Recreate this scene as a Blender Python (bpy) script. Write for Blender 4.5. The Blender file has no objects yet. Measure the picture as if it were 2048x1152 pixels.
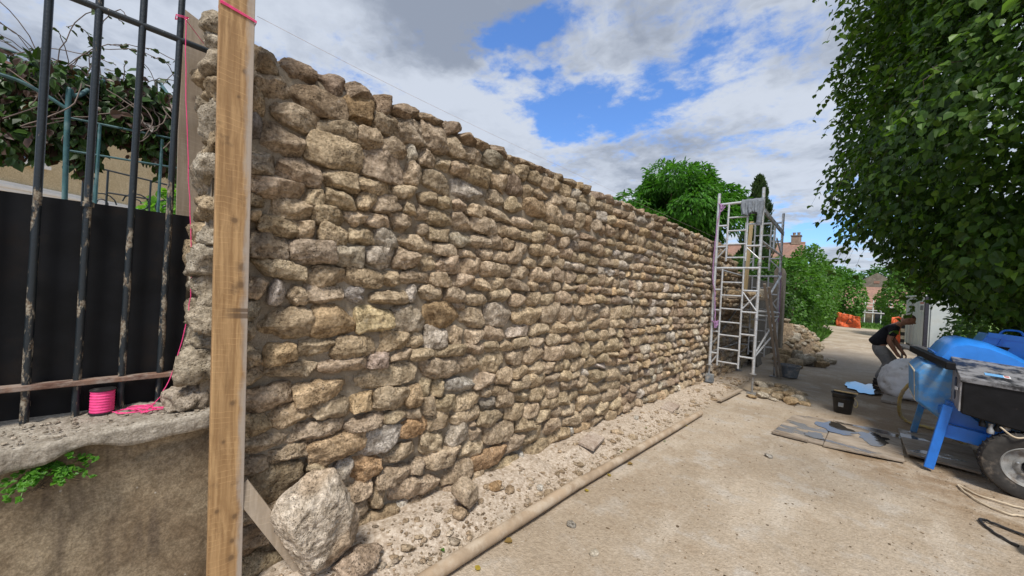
import bpy, bmesh, math, random
import numpy as np
from mathutils import Vector, Matrix

scene = bpy.context.scene
COL = scene.collection
R = math.radians

# ---------------------------------------------------------------- camera
CAM_H = 1.6
cd = bpy.data.cameras.new('camera')
cd.sensor_width = 36.0
cd.lens = 36.0 * 740.0 / 2048.0
cd.clip_start = 0.05
cd.clip_end = 3000.0
cam = bpy.data.objects.new('camera', cd)
COL.objects.link(cam)
_a, _r = R(44.1), R(3.43)
_F = Vector((-math.sin(_a), math.cos(_a), 0)); _R = Vector((math.cos(_a), math.sin(_a), 0)); _Z = Vector((0, 0, 1))
_CR = _R * math.cos(_r) + _Z * math.sin(_r); _CU = _Z * math.cos(_r) - _R * math.sin(_r)
m = Matrix((_CR, _CU, -_F)).transposed().to_4x4()
m.translation = Vector((0, 0, CAM_H))
cam.matrix_world = m
scene.camera = cam

# ---------------------------------------------------------------- exposure
vs = scene.view_settings
vs.view_transform = 'Standard'; vs.look = 'None'; vs.exposure = 0.30; vs.gamma = 1.0
vs.use_curve_mapping = False

# ---------------------------------------------------------------- sun and sky
SUN_EL, SUN_AZ = R(57), R(142)          # azimuth measured from +Y towards +X
sd = bpy.data.lights.new('sun', 'SUN'); sd.energy = 3.3; sd.angle = R(13); sd.color = (1.0, 0.95, 0.87)
so = bpy.data.objects.new('sun', sd); COL.objects.link(so)
sdir = Vector((math.sin(SUN_AZ) * math.cos(SUN_EL), math.cos(SUN_AZ) * math.cos(SUN_EL), math.sin(SUN_EL)))
so.rotation_euler = sdir.to_track_quat('Z', 'Y').to_euler()
so.location = sdir * 50

class NT:
    """small helper to write node trees as expressions"""
    def __init__(s, tree):
        s.t = tree; s.n = tree.nodes; s.l = tree.links
    def node(s, typ, **kw):
        n = s.n.new(typ)
        for k, v in kw.items(): setattr(n, k, v)
        return n
    def put(s, sock, v):
        if isinstance(v, bpy.types.NodeSocket): s.l.new(v, sock)
        elif v is not None:
            if hasattr(sock.default_value, '__len__') and not isinstance(v, str):
                v = tuple(v)
                if len(sock.default_value) == 4 and len(v) == 3: v = v + (1,)
            sock.default_value = v
    def math(s, op, a, b=None, c=None, clamp=False):
        n = s.node('ShaderNodeMath', operation=op, use_clamp=clamp)
        for i, v in enumerate((a, b, c)):
            if v is not None: s.put(n.inputs[i], v)
        return n.outputs[0]
    def vmath(s, op, a, b=None, out=0):
        n = s.node('ShaderNodeVectorMath', operation=op)
        s.put(n.inputs[0], a)
        if b is not None:
            if op == 'SCALE': s.put(n.inputs['Scale'], b)
            else: s.put(n.inputs[1], b)
        return n.outputs[out]
    def noise(s, vec, scale, detail=4, rough=.55, dist=0, color=False):
        n = s.node('ShaderNodeTexNoise')
        if vec is not None: s.put(n.inputs['Vector'], vec)
        n.inputs['Scale'].default_value = scale; n.inputs['Detail'].default_value = detail
        n.inputs['Roughness'].default_value = rough; n.inputs['Distortion'].default_value = dist
        return n.outputs['Color' if color else 'Fac']
    def voronoi(s, vec, scale, feature='F1', out='Distance', rand=1.0):
        n = s.node('ShaderNodeTexVoronoi', feature=feature)
        if vec is not None: s.put(n.inputs['Vector'], vec)
        n.inputs['Scale'].default_value = scale; n.inputs['Randomness'].default_value = rand
        return n.outputs[out]
    def ramp(s, fac, a, b, lo=0.0, hi=1.0, smooth=True):
        n = s.node('ShaderNodeMapRange', interpolation_type='SMOOTHSTEP' if smooth else 'LINEAR')
        s.put(n.inputs[0], fac)
        for i, v in enumerate((a, b, lo, hi)): s.put(n.inputs[i + 1], v)
        return n.outputs[0]
    def mix(s, fac, a, b, mode='MIX'):
        n = s.node('ShaderNodeMix', data_type='RGBA', blend_type=mode)
        s.put(n.inputs[0], fac); s.put(n.inputs[6], a); s.put(n.inputs[7], b)
        return n.outputs[2]
    def sep(s, v):
        n = s.node('ShaderNodeSeparateXYZ'); s.put(n.inputs[0], v); return n.outputs
    def comb(s, x, y, z):
        n = s.node('ShaderNodeCombineXYZ')
        for i, v in enumerate((x, y, z)): s.put(n.inputs[i], v)
        return n.outputs[0]
    def pos(s): return s.node('ShaderNodeNewGeometry').outputs['Position']
    def obj(s): return s.node('ShaderNodeTexCoord').outputs['Object']
    def bump(s, h, strength=.5, dist=.01, normal=None):
        n = s.node('ShaderNodeBump'); n.inputs['Strength'].default_value = strength; n.inputs['Distance'].default_value = dist
        s.put(n.inputs['Height'], h)
        if normal is not None: s.put(n.inputs['Normal'], normal)
        return n.outputs[0]

world = bpy.data.worlds.new('World'); scene.world = world; world.use_nodes = True
wt = NT(world.node_tree); wt.n.clear()
sky = wt.node('ShaderNodeTexSky', sky_type='NISHITA'); sky.sun_disc = False
sky.sun_elevation = SUN_EL; sky.sun_rotation = SUN_AZ; sky.air_density = 1.25; sky.dust_density = 0.6; sky.ozone_density = 2.2
gen = wt.node('ShaderNodeTexCoord').outputs['Generated']
dx, dy, dz = wt.sep(gen)
den = wt.math('ADD', wt.math('MAXIMUM', dz, 0.0), 0.12)
P = wt.comb(wt.math('DIVIDE', dx, den), wt.math('DIVIDE', dy, den), 0.0)
warp = wt.vmath('ADD', P, wt.vmath('SCALE', wt.vmath('SUBTRACT', wt.noise(P, 2.4, 4, .6, color=True), (.5, .5, .5)), .52))
n1 = wt.noise(warp, 1.6, 10, .6)
n2 = wt.noise(wt.vmath('ADD', P, (7.3, 2.2, 1.0)), 7.5, 8, .66)
dens = wt.math('ADD', wt.math('MULTIPLY', n1, .72), wt.math('MULTIPLY', n2, .44))
for gx, gy, sg, amp in [(-.86, .86, .09, .28), (-.95, 1.06, .085, .24), (-1.13, 1.02, .07, .16), (-.97, 1.34, .17, .24), (-.80, 1.50, .16, .22), (-.58, 1.42, .16, .24), (-1.2, 1.42, .12, .12),
                        (-.36, 1.24, .09, .14), (-.32, 3.7, .7, .2), (-1.55, .22, .12, .16), (-.75, 1.75, .3, .13), (-.15, 1.5, .12, .08), (1.3, -1.2, .5, .22), (.6, -2.4, .6, .2), (1.9, 1.3, .4, .2)]:
    d = wt.vmath('DISTANCE', warp, (gx, gy, 0), out=1)
    g = wt.math('EXPONENT', wt.math('MULTIPLY', wt.math('MULTIPLY', d, d), -1.0 / (sg * sg)))
    dens = wt.math('SUBTRACT', dens, wt.math('MULTIPLY', g, amp))
cloud = wt.ramp(dens, .37, .555)
shade = wt.noise(wt.vmath('ADD', warp, (3.1, 9.7, 4.0)), 1.9, 6, .55)
shade = wt.math('ADD', shade, wt.math('MULTIPLY', wt.math('SUBTRACT', dens, .55), .5))
for gx, gy, sg, amp in [(-1.02, .63, .24, .22), (-.5, 1.15, .28, .12), (.9, .3, .4, .12), (-1.5, -1.0, .5, .12)]:
    d = wt.vmath('DISTANCE', warp, (gx, gy, 0), out=1)
    shade = wt.math('ADD', shade, wt.math('MULTIPLY', wt.math('EXPONENT', wt.math('MULTIPLY', wt.math('MULTIPLY', d, d), -1.0 / (sg * sg))), amp))
ccol = wt.mix(wt.ramp(shade, .42, .76), (5.3, 5.75, 6.5), (2.5, 2.85, 3.5))
low = wt.ramp(dz, .0, .5)
skyc = wt.mix(1.0, sky.outputs[0], (.85, 1.2, 1.75), 'MULTIPLY')
full = wt.mix(wt.math('MULTIPLY', cloud, .96), skyc, ccol)
bg = wt.node('ShaderNodeBackground'); bg.inputs['Strength'].default_value = 0.10
wt.put(bg.inputs['Color'], full)
wo = wt.node('ShaderNodeOutputWorld'); wt.l.new(bg.outputs[0], wo.inputs[0])

# ---------------------------------------------------------------- helpers
def _hash(ix, iy, iz, seed):
    h = (ix * 374761393 + iy * 668265263 + iz * 2147483647 + seed * 1274126177) & 0xffffffff
    h = ((h ^ (h >> 13)) * 1274126177) & 0xffffffff
    return ((h ^ (h >> 16)) & 0xffff) / 65535.0 * 2 - 1
def vnoise(p, scale=1.0, seed=0, octaves=1, gain=.5):
    p = np.asarray(p, float) * scale; out = np.zeros(len(p)); amp = 1.0
    for o in range(octaves):
        i = np.floor(p).astype(np.int64); f = p - i; f = f * f * (3 - 2 * f)
        acc = 0
        for a in (0, 1):
            for b in (0, 1):
                for c in (0, 1):
                    w = (f[:, 0] if a else 1 - f[:, 0]) * (f[:, 1] if b else 1 - f[:, 1]) * (f[:, 2] if c else 1 - f[:, 2])
                    acc = acc + w * _hash(i[:, 0] + a, i[:, 1] + b, i[:, 2] + c, seed + o * 17)
        out += acc * amp; amp *= gain; p = p * 2.03 + 11.7
    return out

def mesh_np(name, verts, faces, smooth=True, tone=None):
    """faces: (n,k) int array; tone: (nverts,3) colours"""
    me = bpy.data.meshes.new(name)
    verts = np.asarray(verts, np.float32); faces = np.asarray(faces, np.int32)
    nf, k = faces.shape
    me.vertices.add(len(verts)); me.vertices.foreach_set('co', verts.ravel())
    me.loops.add(nf * k); me.loops.foreach_set('vertex_index', faces.ravel())
    me.polygons.add(nf); me.polygons.foreach_set('loop_start', np.arange(nf, dtype=np.int32) * k)
    me.polygons.foreach_set('use_smooth', np.full(nf, smooth, bool))
    if tone is not None:
        a = me.color_attributes.new('tone', 'FLOAT_COLOR', 'POINT')
        c = np.ones((len(verts), 4), np.float32); c[:, :3] = tone
        a.data.foreach_set('color', c.ravel())
    me.update(calc_edges=True); me.validate()
    return me

def tag(o, label=None, cat=None, group=None, kind=None):
    if label: o['label'] = label
    if cat: o['category'] = cat
    if group: o['group'] = group
    if kind: o['kind'] = kind
    return o
def link(name, me, mat=None, parent=None):
    o = bpy.data.objects.new(name, me); COL.objects.link(o)
    if mat is not None and not me.materials: me.materials.append(mat)
    if parent is not None: o.parent = parent
    return o
def base_loc(parent):
    p = Vector((0, 0, 0))
    while parent is not None:
        p += parent.location; parent = parent.parent
    return p
def empty(name, loc, label, cat, group=None):
    o = bpy.data.objects.new(name, None); COL.objects.link(o); o.location = loc; o.empty_display_size = .1
    return tag(o, label, cat, group)

class MB:
    """collects shapes in world coordinates, builds ONE mesh object"""
    def __init__(s): s.v = []; s.f = []
    def add(s, vs, fs):
        b = len(s.v); s.v += [tuple(x) for x in vs]; s.f += [tuple(i + b for i in f) for f in fs]; return s
    def box(s, c, d, rot=None):
        c = Vector(c); h = [x / 2 for x in d]; vs = []
        for x in (-1, 1):
            for y in (-1, 1):
                for z in (-1, 1):
                    q = Vector((x * h[0], y * h[1], z * h[2]))
                    if rot is not None: q = rot @ q
                    vs.append(c + q)
        return s.add(vs, [(0, 1, 3, 2), (4, 6, 7, 5), (0, 4, 5, 1), (2, 3, 7, 6), (0, 2, 6, 4), (1, 5, 7, 3)])
    def tube(s, path, r, n=8, caps=True):
        path = [Vector(p) for p in path]; N = len(path)
        rs = r if hasattr(r, '__len__') else [r] * N
        t0 = (path[1] - path[0]).normalized()
        u = t0.orthogonal().normalized(); vs = []; fs = []
        for i, p in enumerate(path):
            a = path[max(0, i - 1)]; b = path[min(N - 1, i + 1)]
            t = (b - a).normalized(); u = (u - t * u.dot(t)).normalized(); w = t.cross(u)
            for k in range(n):
                an = 2 * math.pi * k / n
                vs.append(p + (u * math.cos(an) + w * math.sin(an)) * rs[i])
        for i in range(N - 1):
            for k in range(n):
                k2 = (k + 1) % n
                fs.append((i * n + k, i * n + k2, (i + 1) * n + k2, (i + 1) * n + k))
        if caps: fs += [tuple(range(n - 1, -1, -1)), tuple((N - 1) * n + k for k in range(n))]
        return s.add(vs, fs)
    def bar(s, a, b, w, h, up=(0, 0, 1)):
        a = Vector(a); b = Vector(b); t = (b - a).normalized(); up = Vector(up)
        sd = t.cross(up).normalized(); u2 = sd.cross(t)
        vs = [p + sd * (i * w / 2) + u2 * (j * h / 2) for p in (a, b) for i, j in ((-1, -1), (1, -1), (1, 1), (-1, 1))]
        return s.add(vs, [(3, 2, 1, 0), (4, 5, 6, 7), (0, 1, 5, 4), (1, 2, 6, 5), (2, 3, 7, 6), (3, 0, 4, 7)])
    def prism(s, poly, axis, lo, hi):
        """poly of 2D points in the plane normal to axis (0,1,2), extruded lo..hi"""
        def mk(a, b, t):
            q = [0, 0, 0]; o = [i for i in range(3) if i != axis]; q[o[0]] = a; q[o[1]] = b; q[axis] = t; return tuple(q)
        n = len(poly); vs = [mk(a, b, lo) for a, b in poly] + [mk(a, b, hi) for a, b in poly]
        fs = [tuple(range(n)), tuple(range(2 * n - 1, n - 1, -1))] + [(i, i + n, (i + 1) % n + n, (i + 1) % n) for i in range(n)]
        return s.add(vs, fs)
    def lathe(s, c, prof, n=24, axis=(0, 0, 1), caps=True):
        c = Vector(c); q = Vector((0, 0, 1)).rotation_difference(Vector(axis)); vs = []; fs = []
        for r, z in prof:
            for k in range(n):
                an = 2 * math.pi * k / n
                vs.append(c + q @ Vector((r * math.cos(an), r * math.sin(an), z)))
        for i in range(len(prof) - 1):
            for k in range(n):
                k2 = (k + 1) % n; fs.append((i * n + k, i * n + k2, (i + 1) * n + k2, (i + 1) * n + k))
        if caps: fs += [tuple(range(n - 1, -1, -1)), tuple((len(prof) - 1) * n + k for k in range(n))]
        return s.add(vs, fs)
    def build(s, name, mat, parent=None, smooth=False, bevel=0, origin=None):
        o0 = base_loc(parent) if parent is not None else Vector(origin or (0, 0, 0))
        me = bpy.data.meshes.new(name)
        me.from_pydata([Vector(v) - o0 for v in s.v], [], s.f)
        bm = bmesh.new(); bm.from_mesh(me); bmesh.ops.recalc_face_normals(bm, faces=bm.faces); bm.to_mesh(me); bm.free()
        if smooth:
            for p in me.polygons: p.use_smooth = True
            me.set_sharp_from_angle(angle=R(40))
        o = link(name, me, mat, parent)
        if parent is None: o.location = o0
        if bevel:
            b = o.modifiers.new('bevel', 'BEVEL'); b.width = bevel; b.segments = 2; b.limit_method = 'ANGLE'
        return o

# cube-sphere template for stones
_tmpl = {}
def cube_template(n):
    if n in _tmpl: return _tmpl[n]
    idx = {}; V = []; Fq = []
    def vid(p):
        k = tuple(np.round(p * n).astype(int))
        if k not in idx: idx[k] = len(V); V.append(p)
        return idx[k]
    L = np.linspace(-1, 1, n + 1)
    for ax in range(3):
        for sg in (-1, 1):
            o = [i for i in range(3) if i != ax]
            for i in range(n):
                for j in range(n):
                    q = []
                    for a, b in ((0, 0), (1, 0), (1, 1), (0, 1)):
                        p = np.zeros(3); p[ax] = sg; p[o[0]] = L[i + a]; p[o[1]] = L[j + b]; q.append(vid(p))
                    if (sg > 0) == (ax == 1): q = q[::-1]
                    Fq.append(q)
    _tmpl[n] = (np.array(V), np.array(Fq)); return _tmpl[n]
def stone_shape(w, d, h, seed, k=3.2, n=8, cuts=5, rough=1.0, cutdir=None):
    """irregular chiselled stone centred at the origin, size w (y) x d (x) x h (z)"""
    rg = np.random.default_rng(seed)
    V, Fq = cube_template(n)
    p = V / (np.abs(V) ** k).sum(1, keepdims=True) ** (1.0 / k)
    # uneven outline: shear and taper differently at each end
    tz = rg.uniform(-.15, .15); ty = rg.uniform(-.12, .12); sh = rg.uniform(-.14, .14)
    p = p.copy()
    y, z = p[:, 1].copy(), p[:, 2].copy()
    p[:, 2] = z * (1 + tz * y) + sh * y * .5
    p[:, 1] = y * (1 + ty * z)
    for _ in range(cuts):
        nv = rg.normal(size=3)
        if cutdir is not None: nv[0] = abs(nv[0]) * .9 + .7
        nv /= np.linalg.norm(nv); dd = rg.uniform(.66, .95)
        t = np.maximum(0, p @ nv - dd); p -= t[:, None] * nv * .9
    lo, hi = p.min(0), p.max(0); p[:, 1:] = ((p - (lo + hi) / 2) / (hi - lo) * 2)[:, 1:]
    p *= np.array([d / 2, w / 2, h / 2])
    off = rg.uniform(-50, 50, 3); q = p + off; s = min(w, h, .3)
    a = rough * (.085 * s * vnoise(q, 1.6 / s, 3, 2) + .055 * s * (1 - 2 * np.abs(vnoise(q, 3.3 / s, 9, 2))) + .0022 * vnoise(q, 70, 5, 1))
    nrm = p / (np.linalg.norm(p, axis=1, keepdims=True) + 1e-9)
    p = p + nrm * a[:, None]
    return p, Fq

# ---------------------------------------------------------------- materials
def new_mat(name):
    m = bpy.data.materials.new(name); m.use_nodes = True
    nt = NT(m.node_tree); nt.n.clear()
    b = nt.node('ShaderNodeBsdfPrincipled'); o = nt.node('ShaderNodeOutputMaterial'); nt.l.new(b.outputs[0], o.inputs[0])
    return m, nt, b, o
def plain(name, col, rough=.6, metal=0.0, var=.25, scale=18, bump=.15, bdist=.003, dirt=None, dirt_amt=.5, dirt_scale=6, coat=0, spec=.5):
    """painted / plastic / cloth surface with uneven tone, dirt patches and fine relief"""
    m, nt, b, o = new_mat(name); p = nt.pos()
    n = nt.noise(p, scale, 5, .6)
    c = nt.mix(nt.ramp(n, .3, .7), tuple(x * (1 - var) for x in col), tuple(min(1, x * (1 + var)) for x in col))
    r = rough
    if dirt is not None:
        k = nt.ramp(nt.noise(p, dirt_scale, 7, .65), 1 - dirt_amt - .08, 1 - dirt_amt + .12)
        c = nt.mix(k, c, dirt); r = nt.math('ADD', nt.math('MULTIPLY', k, max(0, .9 - rough)), rough)
    nt.put(b.inputs['Base Color'], c); nt.put(b.inputs['Roughness'], r); b.inputs['Metallic'].default_value = metal
    b.inputs['Coat Weight'].default_value = coat; b.inputs['Specular IOR Level'].default_value = spec
    nt.put(b.inputs['Normal'], nt.bump(nt.noise(p, scale * 9, 4, .6), bump, bdist))
    return m

def make_stone_mat(name):
    m, nt, b, o = new_mat(name); p = nt.pos()
    t = nt.node('ShaderNodeAttribute', attribute_name='tone').outputs['Color']
    n1 = nt.noise(p, 14, 6, .62); n2 = nt.noise(p, 55, 5, .65); n3 = nt.noise(nt.vmath('ADD', p, (5, 1, 3)), 24, 6, .7)
    c = nt.mix(nt.ramp(n1, .36, .64), nt.mix(1, t, (.70, .66, .60), 'MULTIPLY'), nt.mix(1, t, (1.2, 1.18, 1.14), 'MULTIPLY'))
    c = nt.mix(nt.ramp(n3, .57, .72, 0, .6), c, nt.mix(.5, t, (.5, .48, .44)))                 # pale grey lime skin
    c = nt.mix(nt.ramp(n3, .36, .25, 0, .5), c, nt.mix(.5, t, (.26, .17, .085)))                # ochre iron patches
    pit = nt.math('MULTIPLY', nt.ramp(nt.voronoi(p, 58), .12, .32), nt.ramp(nt.voronoi(nt.vmath('ADD', p, (2, 2, 2)), 120), .10, .30))
    big = nt.ramp(nt.noise(p, 9, 2), .40, .56)
    pitm = nt.math('MULTIPLY', nt.math('SUBTRACT', 1.0, pit), big)
    c = nt.mix(nt.math('MULTIPLY', pitm, .55), c, nt.mix(1, t, (.3, .26, .2), 'MULTIPLY'))
    c = nt.mix(nt.ramp(n2, .34, .66), nt.mix(1, c, (.66, .64, .61), 'MULTIPLY'), nt.mix(1, c, (1.26, 1.25, 1.23), 'MULTIPLY'))
    nt.put(b.inputs['Base Color'], c); b.inputs['Roughness'].default_value = .92; b.inputs['Specular IOR Level'].default_value = .25
    h = nt.math('ADD', nt.math('MULTIPLY', n2, .55), nt.math('MULTIPLY', nt.noise(p, 20, 9, .72), 1.7))
    h = nt.math('SUBTRACT', h, nt.math('MULTIPLY', pitm, .55))
    chip = nt.voronoi(nt.vmath('ADD', p, nt.vmath('SCALE', nt.noise(p, 30, 3, .6, color=True), .02)), 30)
    h = nt.math('ADD', h, nt.math('MULTIPLY', chip, .4))
    nt.put(b.inputs['Normal'], nt.bump(h, 1.0, .021))
    return m
M = {}
M['stone'] = make_stone_mat('limestone')

def make_mortar():
    m, nt, b, o = new_mat('lime_mortar'); p = nt.pos()
    n = nt.noise(p, 7, 7, .6); g = nt.noise(p, 160, 3, .7)
    c = nt.mix(nt.ramp(n, .35, .65), (.33, .27, .195), (.47, .40, .31))
    c = nt.mix(nt.ramp(g, .35, .65), nt.mix(1, c, (.75, .74, .72), 'MULTIPLY'), c)
    nt.put(b.inputs['Base Color'], c); b.inputs['Roughness'].default_value = .95
    nt.put(b.inputs['Normal'], nt.bump(nt.math('ADD', nt.noise(p, 45, 6, .65), nt.math('MULTIPLY', g, .5)), .9, .016))
    return m
M['mortar'] = make_mortar()

def make_ground():
    m, nt, b, o = new_mat('sandy_lane'); p = nt.pos(); x, y, z = nt.sep(p)
    big = nt.noise(p, .55, 6, .6, .4); mid = nt.noise(p, 3.2, 6, .65); fine = nt.noise(p, 38, 5, .7); spk = nt.voronoi(p, 75)
    c = nt.mix(nt.ramp(big, .38, .62), (.35, .28, .205), (.465, .39, .305))
    trk = nt.noise(nt.vmath('MULTIPLY', p, (1.0, .16, 1)), 2.6, 5, .6)
    c = nt.mix(nt.ramp(trk, .54, .68, 0, .5), c, (.33, .27, .205)); c = nt.mix(nt.ramp(trk, .45, .34, 0, .45), c, (.55, .485, .405))
    c = nt.mix(nt.ramp(mid, .50, .66, 0, .55), c, (.47, .435, .39))
    c = nt.mix(nt.ramp(mid, .45, .30, 0, .6), c, (.31, .23, .155))
    sc = nt.noise(nt.vmath('ADD', nt.vmath('MULTIPLY', p, (1, .45, 1)), (9, 2, 0)), 1.1, 7, .68)
    c = nt.mix(nt.ramp(sc, .52, .66, 0, .6), c, (.335, .265, .19))
    # pale crushed limestone along the wall foot
    foot = nt.math('MULTIPLY', nt.ramp(nt.math('ADD', x, nt.math('MULTIPLY', nt.math('SUBTRACT', mid, .5), .25)), -1.62, -1.85), nt.ramp(y, 11, 8.5))
    c = nt.mix(nt.math('MULTIPLY', foot, .8), c, nt.mix(nt.ramp(fine, .35, .7), (.43, .34, .26), (.60, .525, .44)))
    # brown damp earth round the mixer and a darker, smoother grey oval further on
    w1 = nt.math('MULTIPLY', nt.ramp(nt.math('ADD', x, nt.math('MULTIPLY', big, .9)), -.15, .45), nt.ramp(nt.math('ADD', y, nt.math('MULTIPLY', x, .8)), 4.6, 5.6))
    w1 = nt.math('MULTIPLY', w1, nt.ramp(y, 12.5, 10.5))
    w1 = nt.math('MULTIPLY', w1, nt.ramp(nt.noise(p, 1.9, 6, .65), .36, .58))
    c = nt.mix(nt.math('MULTIPLY', w1, .8), c, (.24, .155, .082))
    dx_ = nt.math('DIVIDE', nt.math('SUBTRACT', x, -.5), 1.5); dy_ = nt.math('DIVIDE', nt.math('SUBTRACT', y, 15.5), 4.5)
    w2 = nt.ramp(nt.math('ADD', nt.math('ADD', nt.math('MULTIPLY', dx_, dx_), nt.math('MULTIPLY', dy_, dy_)), nt.math('MULTIPLY', mid, .9)), 1.5, .5)
    c = nt.mix(nt.math('MULTIPLY', w2, .65), c, (.19, .165, .14))
    fr = nt.ramp(y, 41.5, 43.0)
    c = nt.mix(fr, c, nt.mix(nt.ramp(mid, .4, .6), (.10, .19, .035), (.17, .26, .06)))
    c = nt.mix(nt.ramp(fine, .3, .7), nt.mix(1, c, (.80, .79, .77), 'MULTIPLY'), nt.mix(1, c, (1.1, 1.1, 1.1), 'MULTIPLY'))
    c = nt.mix(nt.ramp(spk, .14, .05, 0, .5), c, (.56, .49, .41))
    dk = nt.noise(nt.vmath('ADD', p, (3, 8, 1)), 21, 3, .6)
    c = nt.mix(nt.ramp(dk, .68, .75, 0, .75), c, (.17, .13, .09))
    dk2 = nt.noise(nt.vmath('ADD', nt.vmath('MULTIPLY', p, (1, .6, 1)), (1, 5, 3)), 55, 3, .6)
    c = nt.mix(nt.ramp(dk2, .66, .72, 0, .6), c, (.2, .155, .11)); c = nt.mix(nt.ramp(dk2, .34, .28, 0, .5), c, (.6, .54, .46))
    nt.put(b.inputs['Base Color'], c)
    nt.put(b.inputs['Roughness'], nt.math('SUBTRACT', .95, nt.math('MULTIPLY', nt.math('MAXIMUM', w1, w2), .25)))
    b.inputs['Specular IOR Level'].default_value = .3
    h = nt.math('ADD', nt.math('MULTIPLY', fine, .6), nt.math('MULTIPLY', nt.noise(p, 11, 6, .65), 1.0))
    h = nt.math('SUBTRACT', h, nt.math('MULTIPLY', spk, .35))
    nt.put(b.inputs['Normal'], nt.bump(h, .7, .016))
    return m
M['ground'] = make_ground()

def make_wood(name, a, bcol, dark, axis=2, saw=True, knots=(), grey=.0, blotch=.35, edge_grey=False):
    """sawn timber in object coordinates; grain runs along axis"""
    m, nt, b, o = new_mat(name); p = nt.obj()
    st = [1, 1, 1]; st[axis] = .06
    q = nt.vmath('MULTIPLY', p, tuple(st))
    wob = nt.vmath('ADD', q, nt.vmath('SCALE', nt.noise(p, 3, 3, .5, color=True), .03))
    g = nt.noise(wob, 55, 6, .65); g2 = nt.noise(wob, 16, 4, .6)
    c = nt.mix(nt.ramp(g, .35, .68), a, bcol); c = nt.mix(nt.ramp(g2, .5, .72, 0, .55), c, nt.mix(.5, a, dark))
    xyz = nt.sep(p)
    if saw:
        wv = nt.math('SINE', nt.math('ADD', nt.math('MULTIPLY', xyz[axis], 250), nt.math('ADD', nt.math('MULTIPLY', xyz[1], 26), nt.math('MULTIPLY', nt.noise(p, 9, 3), 9))))
        sw = nt.math('MULTIPLY', nt.ramp(wv, .86, 1.0), nt.ramp(nt.noise(p, 13, 4, .6), .40, .60))
        c = nt.mix(nt.math('MULTIPLY', sw, .28), c, tuple(min(1, x * 1.55) for x in bcol))
    bl = nt.ramp(nt.noise(p, 5.5, 6, .65), .56, .68)
    c = nt.mix(nt.math('MULTIPLY', bl, blotch), c, dark)
    for (ky, kz, kr) in knots:
        d = nt.vmath('LENGTH', nt.comb(0, nt.math('DIVIDE', nt.math('SUBTRACT', xyz[1], ky), kr), nt.math('DIVIDE', nt.math('SUBTRACT', xyz[2], kz), kr * 1.15)), out=1)
        d = nt.math('ADD', d, nt.math('MULTIPLY', nt.math('SUBTRACT', nt.noise(p, 60, 3), .5), .7))
        c = nt.mix(nt.ramp(d, 2.1, .9, 0, .45), c, nt.mix(.5, a, dark)); c = nt.mix(nt.ramp(d, 1.15, .5, 0, .8), c, nt.mix(.25, dark, a))
    if grey:
        c = nt.mix(nt.math('MULTIPLY', nt.ramp(nt.noise(p, 4, 5, .6), .3, .6), grey), c, (.34, .30, .26))
    if edge_grey:
        eg = nt.ramp(nt.math('ADD', xyz[1], nt.math('MULTIPLY', nt.math('SUBTRACT', nt.noise(nt.vmath('MULTIPLY', p, (1, 1, .25)), 22, 4, .6), .5), .07)), .030, .058)
        c = nt.mix(nt.math('MULTIPLY', eg, .75), c, (.40, .36, .32))
        for z0, hw in ((1.425, .012), (1.40, .016)):
            bd = nt.ramp(nt.math('ABSOLUTE', nt.math('SUBTRACT', nt.math('ADD', xyz[2], nt.math('MULTIPLY', xyz[1], .05)), z0)), hw, hw * .5)
            bd = nt.math('MULTIPLY', bd, nt.ramp(nt.math('ADD', xyz[1], nt.math('MULTIPLY', nt.noise(p, 30, 3), .05)), -.03, .05))
            c = nt.mix(nt.math('MULTIPLY', bd, .8), c, dark)
    nt.put(b.inputs['Base Color'], c); b.inputs['Roughness'].default_value = .78
    h = nt.math('ADD', g, nt.math('MULTIPLY', wv if saw else g2, .06 if saw else .5))
    nt.put(b.inputs['Normal'], nt.bump(h, .35, .003))
    return m
M['post_wood'] = make_wood('sawn_pine', (.29, .165, .068), (.48, .30, .14), (.10, .058, .03),
                           knots=[(.005, 1.83, .012), (.012, 1.0, .010), (-.018, .83, .007), (-.035, .52, .008), (.030, .47, .011), (.022, .36, .010), (.02, .28, .013), (.03, 2.5, .010), (.01, 2.38, .006), (.038, 1.62, .019), (.034, 1.54, .014)], blotch=.6, edge_grey=True)
M['old_wood'] = make_wood('weathered_plank', (.33, .255, .175), (.45, .365, .27), (.15, .10, .06), knots=[(.0, 2.5, .012), (.02, 1.9, .01)], grey=.35, blotch=.25)
M['grey_wood'] = make_wood('grey_timber', (.25, .20, .15), (.38, .32, .26), (.10, .075, .05), saw=False, grey=.6)
M['yellow_wood'] = make_wood('new_batten', (.50, .36, .17), (.62, .48, .27), (.25, .15, .07), saw=False)
M['dark_plank'] = make_wood('dirty_plank', (.17, .125, .085), (.30, .24, .18), (.05, .04, .03), saw=False, grey=.3)

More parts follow.
